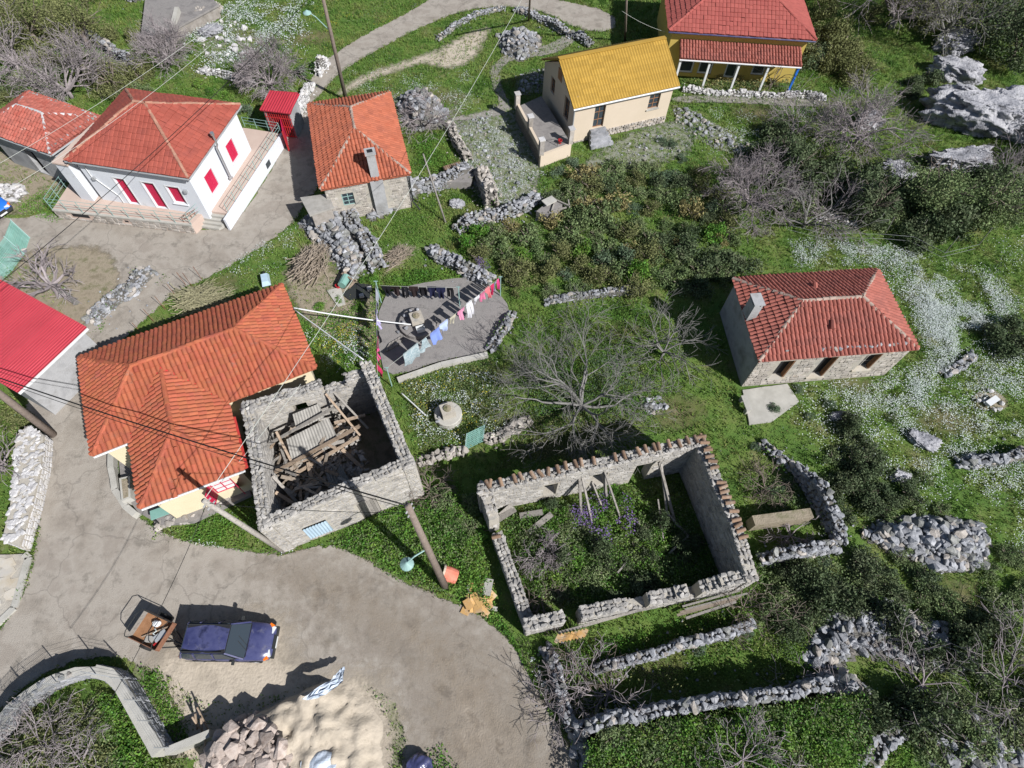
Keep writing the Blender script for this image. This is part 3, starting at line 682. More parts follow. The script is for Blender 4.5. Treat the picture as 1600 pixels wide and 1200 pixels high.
def bare_tree(label, p, h, depth, seed, m='pale_bark', limbs=5, trunk=.25, r=.14, spread=.9, up=.3, group=None, cat='tree', name='bare_tree', leaves=None, minr=.012, lean=(0, 0), kids=(2, 3), tl=None, elev=(.35, .9), leafsize=.1):
    rnd = random.Random(seed); t = thing(name, label, cat, (p[0], p[1], 0), group); base = Vector((p[0], p[1], -.1)); top = base + Vector((lean[0], lean[1], trunk + .1))
    tk = MB(); tk.tube([base, base.lerp(top, .5) + Vector((.03, .02, 0)), top], [r * 1.35, r * 1.1, r], 8); tk.build('trunk', M[m], t, smooth=True)
    cr = MB(); tips = []; tl = tl or h * .42
    for i in range(limbs):
        a = 6.283 * i / limbs + rnd.uniform(-.4, .4); e = rnd.uniform(*elev); d = Vector((math.cos(a) * math.cos(e), math.sin(a) * math.cos(e), math.sin(e)))
        grow(cr, top - Vector((0, 0, .05)), d, tl * rnd.uniform(.8, 1.2), r * .72, depth, rnd, spread, minr, up, kids, tips)
    cr.build('crown', M[m], t)
    if leaves:
        lm, per = leaves; T = np.array([tuple(q) for q in tips]); C = np.repeat(T, per, 0) + rng.normal(0, .16, (len(T) * per, 3)); lb = MB(); lb.add(*leaf_quads(C, leafsize)); lb.build('foliage', M[lm], t)
    return t
def leafy_tree(label, p, h, r, kind, seed, group=None, trunk=1.0, leaf=.16, n=5200, name='evergreen_tree', flat=.8):
    t = thing(name, label, 'tree', (p[0], p[1], 0), group); rnd = random.Random(seed)
    tk = MB(); tk.tube([(p[0], p[1], -.1), (p[0] + .1, p[1], trunk * .5), (p[0], p[1] + .1, trunk)], [.24, .18, .15], 8)
    tk.build('trunk', M['dark_bark'], t, smooth=True); lb = MB(); c0 = Vector((p[0], p[1], trunk))
    for i in range(6):
        a = i * 1.05 + rnd.random(); grow(lb, c0, Vector((math.cos(a) * .7, math.sin(a) * .7, .7)), r * .5, .08, 2, rnd, .8, .015, .3)
    lb.build('limb', M['dark_bark'], t)
    P = crown_points(n, r, 34, .27, (h - trunk) / r, seed, .45) + np.array([p[0], p[1], trunk * .6]); mb = MB(); mb.add(*leaf_quads(P, leaf)); mb.build('crown', M[kind], t); return t
def scatter_tufts(P, h, spread, blades, width, zb=0.0):
    """little bunches of blades at 2-D points"""
    n = len(P); N = n * blades; b = np.repeat(P, blades, 0) + rng.normal(0, spread, (N, 2)); hh = np.repeat(h * rng.uniform(.5, 1.4, n), blades) * rng.uniform(.6, 1.2, N); a = rng.uniform(0, 6.283, N)
    lean = rng.uniform(.15, .8, N) * hh; w = width * rng.uniform(.6, 1.3, N); zb = np.repeat(zb, blades) if not np.isscalar(zb) else zb
    dx, dy = np.cos(a), np.sin(a); V = np.empty((N, 3, 3))
    V[:, 0] = np.stack([b[:, 0] - dy * w / 2, b[:, 1] + dx * w / 2, zb + np.zeros(N) - .02], 1); V[:, 1] = np.stack([b[:, 0] + dy * w / 2, b[:, 1] - dx * w / 2, zb + np.zeros(N) - .02], 1)
    V[:, 2] = np.stack([b[:, 0] + dx * lean, b[:, 1] + dy * lean, zb + hh], 1); return V.reshape(-1, 3), np.arange(N * 3).reshape(N, 3)
def leaf_cover(name, poly, n, h, leaf, m, seed=3, clump=.35, kind='stuff', excl=True, z=0.0, parent=None):
    """low leafy weeds in clumps over a polygon"""
    P = sample_poly(xy(poly) if not isinstance(poly, np.ndarray) else poly, n); keep = np.ones(len(P), bool)
    if excl:
        for e in EXCL: keep &= ~inside(P, e)
    C = xy(poly); D = np.full(len(P), 9e9)
    for i in range(len(C)):
        a0, b0 = C[i], C[(i + 1) % len(C)]; d = b0 - a0; t = np.clip(((P - a0) @ d) / (d @ d + 1e-9), 0, 1); D = np.minimum(D, np.linalg.norm(P - (a0 + t[:, None] * d), axis=1))
    keep &= rng.uniform(0, 1, len(P)) < np.clip(.25 + D / .9, 0, 1); keep &= (vnoise(P, 1.4, seed + 9) * .6 + vnoise(P, .5, seed + 10) * .5 > .30)
    h = h * np.clip(.35 + D / 1.2, .3, 1)[keep]
    P = P[keep]; q = vnoise(P, clump * 2.2, seed) * .65 + vnoise(P, clump * .8, seed + 5) * .5; z = z + h * np.clip(q, .1, 1.2) * rng.uniform(.25, 1.05, len(P))
    mb = MB(); mb.add(*leaf_quads(np.column_stack([P, z]), leaf)); return mb.build(name, M[m], parent, kind=kind)
def flowers(name, poly, n, m, z=(.10, .34), size=.048, excl=True, patch=.9, thr=.45, seed=11, patch2=None):
    P = sample_poly(xy(poly), n); keep = vnoise(P, patch, seed) * .6 + vnoise(P, patch * .35, seed + 2) * .4 > thr + rng.normal(0, .08, len(P))
    if excl:
        for e in EXCL: keep &= ~inside(P, e)
    C = xy(poly); D = np.full(len(P), 9e9)                      # thin out towards the edge of the patch
    for i in range(len(C)):
        a0, b0 = C[i], C[(i + 1) % len(C)]; d = b0 - a0; t = np.clip(((P - a0) @ d) / (d @ d + 1e-9), 0, 1); D = np.minimum(D, np.linalg.norm(P - (a0 + t[:, None] * d), axis=1))
    R_ = math.sqrt(poly_area(C)) * .22; keep &= rng.uniform(0, 1, len(P)) < np.clip(D / R_, 0, 1)
    P = P[keep]; n = len(P); c = np.column_stack([P, rng.uniform(*z, n)]); a = rng.uniform(0, 6.3, n); s = size * rng.uniform(.6, 1.25, n) / 2; t = rng.uniform(-.5, .5, (n, 2))
    V = []
    for k in range(5):
        aa = a + k * 1.2566; dx, dy = np.cos(aa) * s, np.sin(aa) * s; V.append(np.stack([c[:, 0] + dx, c[:, 1] + dy, c[:, 2] + dx * t[:, 0] + dy * t[:, 1]], 1))
    mb = MB(); mb.add(np.stack(V, 1).reshape(-1, 3), np.arange(n * 5).reshape(n, 5)); return mb.build(name, M[m], None, kind='stuff')
def stick_pile(label, poly, h, n, m, length=1.8, ang=0.0, spread=.35, name='brushwood_pile', limit=120, r=.022):
    P = xy(poly); c = P.mean(0); t = thing(name, label, 'brushwood pile', (c[0], c[1], 0)); meshes = []
    for i in range(5):
        rn = random.Random(i); mb = MB(); L = length; y = 0; pts = [Vector((-L / 2 + L * k / 5, rn.gauss(0, .05), rn.gauss(0, .03))) for k in range(6)]; mb.tube(pts, [r * (1.2 - .14 * k) for k in range(6)], 4)
        for k in (2, 3, 4): e = pts[k] + Vector((.3, rn.choice((-1, 1)) * .18, .08)); mb.tube([pts[k], e], [r * .6, r * .35], 3)
        meshes.append(mb.mesh('stick', M[m]))
    lo = Vector((*P.mean(0), 0)); rad_ = math.sqrt(poly_area(P) / math.pi)
    S = sample_poly(P, n)
    for k, q in enumerate(S):
        f = max(0, 1 - ((Vector((*q, 0)) - lo).length / (rad_ * 1.15)) ** 2); z = h * f * random.uniform(.15, 1.0) + .05
        Mx = Matrix.Translation((lo.x + (q[0] - lo.x) * .8, lo.y + (q[1] - lo.y) * .8, z)) @ Matrix.Rotation(ang + random.gauss(0, spread), 4, 'Z') @ Matrix.Rotation(random.gauss(0, .16), 4, 'Y') @ Matrix.Diagonal((random.uniform(.55, 1.15), 1, 1, 1))
        place('stick', meshes[k % 5], t, Mx)
    EXCL.append(P); return t
def span(label, a, b, sag, r=.02, m='cable', n=14, group=None, name='overhead_cable', cat='cable'):
    mb = MB(); a = Vector(a); b = Vector(b); pts = [a.lerp(b, i / n) - Vector((0, 0, sag * 4 * (i / n) * (1 - i / n))) for i in range(n + 1)]; mb.tube(pts, r, 5)
    o = mb.build(name, M[m], None, smooth=True); return props(o, label, cat, group)

# ------------------------------------------------------------------ ground, roads, paths
def ground():
    x = np.arange(-120, 121, .8); y = np.arange(-40, 160, .8); X, Y = np.meshgrid(x, y); Q = np.stack([X.ravel(), Y.ravel()], 1)
    z = -.015 - .05 * vnoise(Q, 3.1, 2) - .02 * vnoise(Q, 1.1, 4); ny, nx = X.shape; idx = np.arange(nx * ny).reshape(ny, nx)
    f = np.stack([idx[:-1, :-1], idx[:-1, 1:], idx[1:, 1:], idx[1:, :-1]], -1).reshape(-1, 4); mb = MB(); mb.add(np.column_stack([Q, z]), f)
    return mb.build('ground', M['soil'], None, smooth=True, kind='structure')
ground()
blend_sheet('road', PX('-80,1190 -10,1120 20,1085 60,1055 110,1032 170,1020 240,1040 330,1110 480,1070 560,1060 640,1110 620,1290 930,1290 905,1210 868,1135 828,1060 800,1008 762,975 722,948 690,936 640,916 600,896 556,868 508,852 440,872 380,862 300,852 250,834 205,806 184,772 180,700 240,650 160,560 232,492 272,455 330,430 400,390 462,345 475,312 500,290 500,230 478,170 505,140 530,112 575,85 640,50 720,15 800,8 860,20 900,45 960,50 960,20 870,0 800,-15 700,-18 640,20 580,50 520,86 492,115 472,150 452,205 436,250 392,320 362,356 330,362 250,356 100,342 70,332 30,345 -40,335 -40,380 40,392 110,430 110,560 30,630 80,680 60,860 30,960 -60,1040'), .012, 'concrete_road_soft', .5, .25, True)
blend_sheet('sand_patch', PX('215,1040 250,1012 290,985 370,960 440,955 462,985 460,1010 478,1035 520,1052 560,1040 600,1055 622,1095 630,1140 620,1220 620,1290 280,1290 262,1180 240,1120'), .020, 'sand_soft', 2.2)
blend_sheet('gravel_road', PX('380,868 440,884 508,866 556,880 600,908 640,928 690,948 722,960 762,988 800,1020 828,1072 868,1148 905,1220 925,1290 650,1290 640,1180 630,1090 600,1040 560,1020 500,975 455,955 430,915'), .017, 'gravel_road_soft', 4.5)
blend_sheet('stony_ground', PX('700,192 770,170 800,160 850,250 835,300 800,330 760,330 735,280 715,230'), .010, 'stony_soft', 1.6)
blend_sheet('stony_ground', PX('900,262 1000,200 1060,190 1085,205 1070,240 1000,262 940,280 900,290'), .010, 'stony_soft', 1.6)
blend_sheet('dirt_track', PX('600,105 640,92 690,75 730,50 770,40 760,60 745,90 720,105 690,108 660,98 640,105 580,125 545,145 520,150 560,118'), .012, 'sand_soft', 1.0)
blend_sheet('path', PX('905,55 880,80 840,88 800,92 778,110 785,140 800,170 780,182 700,190 700,184 770,174 783,160 768,130 765,108 790,84 830,76 870,66 890,45'), .014, 'patch_road_soft', 0.35)
blend_sheet('path', PX('1050,150 1150,150 1280,152 1300,160 1280,168 1150,160 1050,160'), .014, 'patch_road_soft', 0.35)
blend_sheet('yard', PX('35,400 70,385 160,388 178,408 188,445 165,468 130,505 110,530 60,490 5,450 20,430'), .022, 'dirt_soft', 1.2)
blend_sheet('side_yard', PX('-60,230 70,240 110,290 60,330 30,335 -60,330'), .016, 'dirt_soft', 1.4)
blend_sheet('bare_earth', PX('440,430 470,400 560,440 590,470 585,560 500,520 465,480'), .004, 'dirt_soft', 1.4)
sheet('courtyard_slab', PX('592,462 640,447 700,436 745,434 772,448 800,484 790,520 762,552 690,562 620,588 592,575'), .05, 'slab', amp=.03, smooth=1)
sheet('house_slab', PX('1160,610 1230,600 1248,628 1205,660 1170,664'), .05, 'pale_concrete', amp=.04, smooth=0)
blend_sheet('rubbish_slab', PX('1520,618 1552,606 1580,632 1560,642 1528,640'), .03, 'dirt_soft', 0.5)

# ------------------------------------------------------------------ house with white walls
def railing(parent, path, z, h=.95, m='rail_green', step=1.1, rails=3, name='railing'):
    mb = MB()
    for i in range(len(path) - 1):
        a, b = path[i], path[i + 1]; n = max(1, round((b - a).length / step))
        for k in range(n + 1):
            p = a.lerp(b, k / n)
            if k or i == 0: mb.bar((p.x, p.y, z), (p.x, p.y, z + h), .03)
        for r in range(rails):
            q = z + h * (1 - r * .32) - .015; mb.bar((a.x, a.y, q), (b.x, b.y, q), .02)
    return mb.build(name, M[m], parent)
def tile_roof(t, E, rise, m, tw, tl, kind, f0=None, f1=None, singles=None, ridge_m=None, ridge_single=False, rr=.11, planes=None, skips=None, deck_m=None):
    R0, R1, fl = hip_ridge(E, rise, f0, f1); P = hip_planes(E, R0, R1, fl); roof = deck(P, 'roof', deck_m or m, t)
    for i, p in enumerate(P): roof_plane(p, roof, m, tw, tl, kind, singles, skips)
    for a, b in hips(E, R0, R1, fl): ridge_line(a + Vector((0, 0, .05)), b + Vector((0, 0, .05)), roof, ridge_m or m, rr, ridge_single)
    EXCL.append(xy(E)); return roof, R0, R1, fl
def gutter(parent, a, b, m='grey_metal', r=.06):
    d = (b - a).normalized(); o = d.cross(Vector((0, 0, 1))); mb = MB(); mb.tube([a + o * .06 - Vector((0, 0, .09)), b + o * .06 - Vector((0, 0, .09))], r, 6); return mb.build('gutter', M[m], parent)

E1 = eave_quad([(101, 250), (294, 278), (375, 164), (197, 140)], 4.3)
t = thing('white_house', 'white house with crimson shutters and a red hip roof above the railed terrace', 'house', (E1[0].x, E1[0].y, 0))
roof, *_ = tile_roof(t, E1, 2.05, 'dull_red_tile', .30, .38, 'flat', ridge_m='ridge_mortar', rr=.10)
P1 = inset(E1, .32); ZT = .85
ops = {0: [(2.0, 2.75, ZT + .02, 3.05), (3.95, 4.8, ZT + .02, 3.05), (5.6, 6.5, 1.6, 3.0)], 1: [(1.25, 2.25, 1.6, 3.0), (4.45, 5.4, 1.6, 3.0)]}
W1 = four_walls(t, P1, .3, 4.2, 'white_paint', .3, ops)
for i, lst in ops.items():
    for k, o in enumerate(lst): shutter(t, W1[i], o, 'crimson_paint', .16 if i == 0 else .04, 'door' if o[2] < 1.5 else 'shutter', 1 if o[2] < 1.5 else 2)
for i, lst in ops.items():
    for o in lst:
        _, a_, u_, w_, L_ = W1[i]; tr_ = MB(); e = .07
        for x0, x1, z0, z1 in ((o[0] - e, o[0], o[2], o[3] + e), (o[1], o[1] + e, o[2], o[3] + e), (o[0], o[1], o[3], o[3] + e)): tr_.frame(a_, u_, w_, x0 + .002, x1 - .002, -.025, -.001, z0, z1)
        if i == 1: tr_.frame(a_, u_, w_, o[0] - .1, o[1] + .1, -.09, -.001, o[2] - .06, o[2] - .002)
        tr_.build('surround', M['pvc'], t, kind='stuff')
sm = MB(); _, a_, u_, w_, L_ = W1[0]; sm.frame(a_, u_, w_, 5.5, 6.6, -.1, .1, 1.53, 1.59); sm.build('window_sill', M['white_paint'], t)
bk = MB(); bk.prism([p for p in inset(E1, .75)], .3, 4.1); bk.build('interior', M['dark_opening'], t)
for i in (0, 1, 2, 3): gutter(t, E1[i], E1[(i + 1) % 4])
fl = MB(); p = W1[1][1] + W1[1][2] * 3.3 - W1[1][3] * .28
fl.tube([(p.x, p.y, 1.4), (p.x, p.y, 3.8)], .07, 8); q = p - W1[1][3] * .15; fl.tube([(p.x, p.y, 3.8), (q.x, q.y, 4.05), (q.x, q.y, 4.8)], .07, 8); fl.tube([(q.x, q.y, 4.8), (q.x, q.y, 4.98)], [.13, .13], 8)
fl.box((p.x, p.y, 1.35), (.2, .2, .14)); fl.build('flue_pipe', M['steel'], t)
dp = MB(); a = W1[0][1] - W1[0][3] * .06 + W1[0][2] * .5; b = W1[0][1] - W1[0][3] * .06 + W1[0][2] * 1.6; dp.tube([(a.x, a.y, 4.1), (a.x, a.y, 3.0), (b.x, b.y, 1.5), (b.x, b.y, .9)], .035, 6); dp.build('downpipe', M['pvc'], t)
for uu in (.62, 7.0):
    c = W1[0][1] - W1[0][3] * .1 + W1[0][2] * uu; lm = MB(); lm.box((c.x, c.y, 2.85), (.2, .16, .22)); lm.build('wall_lamp', M['grey_metal'], t)
TP = PX('82,327 299,351 321,329 357,334 440,209 384,200 330,196 300,190 125,262', ZT)
EXCL.append(xy(PX('75,330 300,362 335,372 372,368 452,237 384,200 125,262', 0)))
te = MB(); te.prism(TP, 0, ZT); teo = te.build('terrace', M['terrace_tile'], t)
st = MB(); o = TP[0]; u = (TP[1] - TP[0]); L = u.length; u.normalize(); nrm = Vector((u.y, -u.x, 0)); o0 = Vector((o.x, o.y, 0)) + nrm * .02
op = [(1.2, 2.4, .40, .66), (4.9, 5.15, .42, .55)]
masonry(st, o0, u, nrm, L, .05, ZT - .12, op, (.25, .5), (.16, .26)); st.build('stone_facing', M['warm_stone'], teo)
vt = MB(); vt.frame(o0, u, nrm, 0, L, -.1, .06, ZT - .1, ZT + .012); vt.build('edge_beam', M['pale_concrete'], teo)
va = MB(); va.frame(o0 - nrm * .03, u, nrm, 1.2, 2.4, 0, .03, .40, .66); va.build('vent', M['dark_opening'], teo); va = MB(); va.frame(o0 - nrm * .03, u, nrm, 4.9, 5.15, 0, .03, .42, .55); va.build('vent', M['dark_opening'], teo)
wl_ = MB(); a, b = TP[3], TP[4]; u = (b - a); L = u.length; u.normalize(); n2 = Vector((u.y, -u.x, 0)); wl_.frame(Vector((a.x, a.y, 0)), u, n2, -.7, L, .01, .16, -.05, ZT + .14); wl_.build('side_wall', M['white_paint'], teo)
wi = MB(); wi.frame(Vector((a.x, a.y, 0)), u, n2, L * .62, L * .62 + .6, .13, .17, .25, .7); wi.build('cellar_window', M['glass_dark'], teo)
step = MB(); s0, s1 = TP[2], TP[3]; dn = Vector((-.72, -.69, 0)).normalized()
for k in range(4):
    zz = ZT - (k + 1) * ZT / 5; p0, p1 = Vector((s0.x, s0.y, 0)) + dn * (.26 * k), Vector((s1.x, s1.y, 0)) + dn * (.26 * k)
    step.prism([p0 + dn * .27, p1 + dn * .27, p1, p0], 0, zz)
step.build('step', M['pale_concrete'], teo)
fk = MB()
p0 = Vector((s0.x, s0.y, 0)); fk.prism([p0 + dn * 1.7 + Vector((-.1, .1, 0)), p0 + dn * 1.7 + Vector((.08, -.08, 0)), p0 + Vector((.08, -.08, 0)), p0 + Vector((-.1, .1, 0))], 0, .6); fk.build('stair_flank', M['white_paint'], teo)
railing(t, [TP[8], TP[0], TP[1], TP[2]], ZT); railing(t, [TP[3] + Vector((.05, 0, 0)), TP[4], TP[5]], ZT + .14, .8)
r0 = Vector((s0.x, s0.y, ZT * .5)); railing(t, [Vector((s0.x, s0.y, 0)) + dn * .1, Vector((s0.x, s0.y, 0)) + dn * 1.6], .58, .75, 'rust', .3)
# annex between the two houses
t = thing('flat_annex', 'flat roofed white annex squeezed between the two red roofs', 'annex', G(90, 300, 0))
q = [G(83, 253, 3.9), G(104, 257, 3.9), G(160, 190, 3.9), G(146, 193, 3.9)]; mb = MB(); mb.prism(q, .2, 3.8); mb.build('wall', M['white_paint'], t); mb = MB(); mb.prism(inset(q, -.08), 3.8, 3.92); mb.build('roof', M['terrace_tile'], t)

# old tiled house at the left edge
E2 = eave_quad([(-35, 201), (79, 241), (159, 184), (45, 144)], 3.0)
t = thing('tiled_house', 'low old house with faded red tiles and white mortar ridges by the left edge', 'house', (E2[1].x, E2[1].y, 0))
roof, R0, R1, f_ = tile_roof(t, E2, 1.0, 'faded_tile', .26, .36, 'barrel', ridge_m='white_stone', rr=.09)
W2 = four_walls(t, inset(E2, .3), 0, 2.95, 'grey_render', .3, {0: [(2.6, 3.5, .1, 2.1)], 1: [(1.2, 2.0, 1.0, 2.0)]})
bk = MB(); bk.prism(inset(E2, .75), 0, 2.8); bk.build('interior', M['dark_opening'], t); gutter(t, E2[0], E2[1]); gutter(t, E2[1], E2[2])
items = []
for i, (a, b, n) in enumerate(((E2[1], E2[2], 16), (E2[2], E2[3], 18))):
    for k in range(n):
        p = a.lerp(b, (k + .5) / n); c = (R0 + R1) / 2; d = (c - p); d.z = 0; p = p + d.normalized() * random.uniform(.2, .45); items.append((p + Vector((0, 0, .2)), (.16, .12, .08), random.uniform(0, 3), 0))
sg = thing('roof_stones', 'row of flat stones weighing down the faded tile eaves', 'stones', (E2[1].x, E2[1].y, 3.0)); put_stones(sg, items, 'stone')

# house with pointed stone front and orange tiles
E3 = eave_quad([(501, 297), (641, 272), (609, 145), (482, 164)], 3.0)
t = thing('stone_house', 'stone house with a bright orange hip roof and one tall chimney', 'house', (E3[0].x, E3[0].y, 0))
roof, *_ = tile_roof(t, E3, 1.65, 'bright_terracotta', .24, .36, 'barrel', f0=3.3, f1=5.6, ridge_m='grey_ridge', rr=.10)
P3 = inset(E3, .2); W3 = four_walls(t, P3, 0, 2.95, 'mortar', .35, {0: [(.95, 1.75, 1.15, 2.2)]})
window(t, W3[0], (.95, 1.75, 1.15, 2.2), 'rail_green', 'glass_dark', .1)
mb = MB(); masonry(mb, W3[0][1], W3[0][2], -W3[0][3], W3[0][4], .05, 2.9, [(.8, 1.9, 1.0, 2.4), (2.9, 4.0, 0, 3)], (.2, .42), (.14, .24), proud=(.01, .03)); masonry(mb, W3[1][1], W3[1][2], -W3[1][3], W3[1][4], .05, 2.9, (), (.2, .45), (.14, .24), proud=(.01, .03)); mb.build('stone_facing', M['warm_stone'], W3[0][0], kind='stuff')
_, a, u, w, L = W3[0]; ch = MB(); ch.frame(a, u, w, 3.0, 3.85, -.28, .3, 0, 2.96); ch.frame(a, u, w, 3.15, 3.7, -.1, .4, 2.94, 4.9); ch.frame(a, u, w, 3.08, 3.77, -.17, .47, 4.9, 5.02); co = ch.build('chimney', M['grey_render'], t)
c2 = MB(); c2.frame(a, u, w, 3.25, 3.6, 0, .3, 5.02, 5.04); c2.build('flue', M['dark_opening'], co)
dp = MB(); p = P3[1] + Vector((.12, -.1, 0)); dp.tube([(p.x - .5, p.y + .8, 3.3), (p.x, p.y, 2.9), (p.x, p.y, .6), (p.x + .5, p.y - .5, .3)], .05, 6); dp.build('downpipe', M['black_iron'], t)
# porch shed
t = thing('porch_shed', 'small shed with a flat grey lichen covered slab roof beside the road', 'shed', G(495, 335, 0))
q = PX('484,337 522,324 513,303 469,309', 2.0); mb = MB(); mb.prism(inset(q, .15), 0, 1.9); mb.build('wall', M['warm_stone'], t); mb = MB(); mb.prism(q, 1.9, 2.03); mb.build('roof', M['asbestos'], t); EXCL.append(xy(q))

# ------------------------------------------------------------------ hip roofed stone house on the right
E4 = eave_quad([(1186, 565), (1434, 546), (1370, 422), (1145, 437)], 3.0)
t = thing('hip_roof_house', 'lone stone house with terracotta hip roof, dark windows and stones along the eave', 'house', (E4[0].x, E4[0].y, 0)); H4 = t
roof4, *_ = tile_roof(t, E4, 1.32, 'terracotta', .24, .37, 'barrel', f0=2.8, f1=6.3, ridge_m='grey_ridge', rr=.11)
P4 = inset(E4, .16); ops = [(1.35, 2.25, .75, 2.55), (3.85, 4.75, .5, 2.6), (6.45, 7.4, .95, 2.55)]
W4 = four_walls(t, P4, 0, 2.97, 'mortar', .45, {0: ops})
mb = MB(); masonry(mb, W4[0][1], W4[0][2], -W4[0][3], W4[0][4], .05, 2.9, [(o[0] - .12, o[1] + .12, o[2] - .18, o[3] + .12) for o in ops], (.2, .5), (.14, .26), proud=(.008, .03)); mb.build('stone_facing', M['warm_stone'], W4[0][0], kind='stuff')
mb = MB(); masonry(mb, W4[1][1], W4[1][2], -W4[1][3], W4[1][4], .05, 2.9, (), (.2, .5), (.14, .26), proud=(.008, .025)); mb.build('stone_facing', M['warm_stone'], W4[1][0], kind='stuff')
rn = MB(); _, a, u, w, L = W4[3]; rn.frame(a, u, w, .05, L - .05, -.03, .0, .02, 2.9); rn.build('render_coat', M['grey_render'], W4[3][0])
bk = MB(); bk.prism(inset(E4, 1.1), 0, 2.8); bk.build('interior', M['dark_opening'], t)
for k, o in enumerate(ops):
    f = window(t, W4[0], o, 'grey_wood', 'dark_opening' if k != 2 else 'glass_dark', .26, bars=(k == 2)); s = MB(); s.frame(W4[0][1], W4[0][2], W4[0][3], o[0] - .1, o[1] + .1, -.08, .25, o[2] - .12, o[2] + .003); s.build('sill', M['flagstone'], f)
    l = MB(); l.frame(W4[0][1], W4[0][2], W4[0][3], o[1] - .1, o[1] - .065, -.02, .24, o[2] + .03, o[3] - .03); l.build('open_shutter', M['brown_wood'], f)
def rect_chimney(parent, c, sx, sy, z0, z1, rz, m='grey_render'):
    ch = MB(); ch.box((c.x, c.y, (z0 + z1) / 2), (sx, sy, z1 - z0), rz); co = ch.build('chimney', M[m], parent)
    cp = MB()
    for i, j in ((-1, -1), (1, -1), (1, 1), (-1, 1)):
        o = Matrix.Rotation(rz, 3, 'Z') @ Vector((i * (sx / 2 - .06), j * (sy / 2 - .06), 0)); cp.box((c.x + o.x, c.y + o.y, z1 + .09), (.12, .12, .18), rz)
    cp.box((c.x, c.y, z1 + .2), (sx + .12, sy + .12, .06), rz); cp.build('chimney_cap', M[m], co); mo = MB(); mo.box((c.x, c.y, z1 + .004), (sx - .2, sy - .2, .01), rz); mo.build('flue', M['dark_opening'], co); return co
c = G(1172, 488, 3.4); rz4 = math.atan2((E4[1] - E4[0]).y, (E4[1] - E4[0]).x); rect_chimney(t, c, .5, .75, 2.9, 4.35, rz4)
for px, py in ((1200 + 295 / 4, 300 + 590 / 4), (1200 + 405 / 4, 300 + 825 / 4)):
    c = G(px, py, 3.9); v = MB(); v.tube([c + Vector((0, -.25, -.12)), c + Vector((0, .2, .1))], [.17, .12], 7); v.build('vent_tile', M['terracotta'], roof4)
items = []
for k in range(15):
    p = E4[0].lerp(E4[1], .40 + .55 * k / 15) + Vector((0, .33, .18)); items.append((p + Vector((random.uniform(-.05, .05), random.uniform(-.06, .06), .05)), (random.uniform(.13, .2), random.uniform(.11, .16), .11), random.uniform(0, 3), 0))
items.append((E4[0].lerp(E4[1], .17) + Vector((0, .4, .28)), (.16, .13, .12), 1, 0)); items.append((E4[3].lerp(E4[0], .42) + Vector((.35, 0, .28)), (.15, .15, .12), 1, 0))
sg = thing('eave_stones', 'line of grey stones holding down the lower eave of the lone terracotta roof', 'stones', (E4[0].x, E4[0].y, 3)); put_stones(sg, items, 'stone')
t = thing('stone_bench', 'weathered bench slab at the corner of the concrete pad', 'bench', G(1166, 635, 0)); mb = MB(); a, b = G(1162, 618, .45), G(1171, 641, .45); mb.bar(a, b, .35, .08); mb.build('seat', M['pale_concrete'], t)
for p in (a.lerp(b, .1), a.lerp(b, .9)):
    mb = MB(); mb.box((p.x, p.y, .2), (.3, .2, .4), .3); mb.build('leg', M['pale_concrete'], t)

# ------------------------------------------------------------------ orange house with wing, by the road
E5 = eave_quad([(145, 712), (494, 575), (441, 446), (125, 560)], 3.2)
t = thing('orange_tile_house', 'cream house with big orange barrel tile roofs and red flashing beside the road', 'house', (E5[0].x, E5[0].y, 0)); H5 = t
R0, R1, fl = hip_ridge(E5, 1.5, 2.95, 8.05); PL = hip_planes(E5, R0, R1, fl)
wz = 3.2; WA, WB = G(220, 794, wz), G(382, 733, wz); wd = (WB - WA).normalized(); wn = Vector((-wd.y, wd.x, 0)); ww = (WB - WA).length
apex = (WA + WB) / 2 + wn * (ww * .56) + Vector((0, 0, 1.22)); aback = apex + wn * 3.9; WC, WD = WB + wn * 5.6, WA + wn * 5.6
wing = [[WA, WB, apex], [WB, WC, aback + wn * .6, apex], [WD, WA, apex, aback + wn * .6]]
roof = deck(PL + wing, 'roof', 'orange_tile', t); sing = []
up1 = (WA + WB) / 2
def in_wing(p):          # hidden main-roof tiles under the wing
    d = p - up1; a, b = d.dot(wd), d.dot(wn)
    if b < 0: return False
    
    if b > (aback - up1).dot(wn): return False
    zw = wz + 1.22 * (1 - abs(a) / (ww / 2)); return abs(a) < ww / 2 and p.z < zw - .12
n5 = (PL[0][1] - PL[0][0]).cross(PL[0][2] - PL[0][0]).normalized()
def under_main(p): return (p - PL[0][0]).dot(n5) < -.12 and (p - PL[0][0]).dot(Vector((-(PL[0][1] - PL[0][0]).y, (PL[0][1] - PL[0][0]).x, 0))) > 0
for p in PL: roof_plane(p, roof, 'orange_tile', .235, .38, 'barrel', sing, in_wing)
for p in wing: roof_plane(p, roof, 'orange_tile', .235, .38, 'barrel', sing, under_main)
sing.sort(key=lambda s: (s[1].translation - Vector((0, 0, H))).length)
for me, Mx in sing[:300]: place('roof_tile', me, roof, Mx)
groups = {}
for me, Mx in sing[300:]: groups.setdefault(me, []).append(Mx)
mb = MB()
for me, Ms in groups.items():
    V = np.empty(len(me.vertices) * 3); me.vertices.foreach_get('co', V); V = V.reshape(-1, 3); F = np.array([list(p.vertices) for p in me.polygons])
    for Mx in Ms: A = np.array(Mx); mb.add(V @ A[:3, :3].T + A[:3, 3], F)
mb.build('roof_tile', M['orange_tile'], roof, kind='stuff')
up = Vector((0, 0, .05))
for a, b in hips(E5, R0, R1, fl): ridge_line(a + up, b + up, roof, 'orange_tile', .12, True)
for a, b in ((WA, apex), (WB, apex), (apex, aback)): ridge_line(a + up, b + up, roof, 'orange_tile', .12, True)
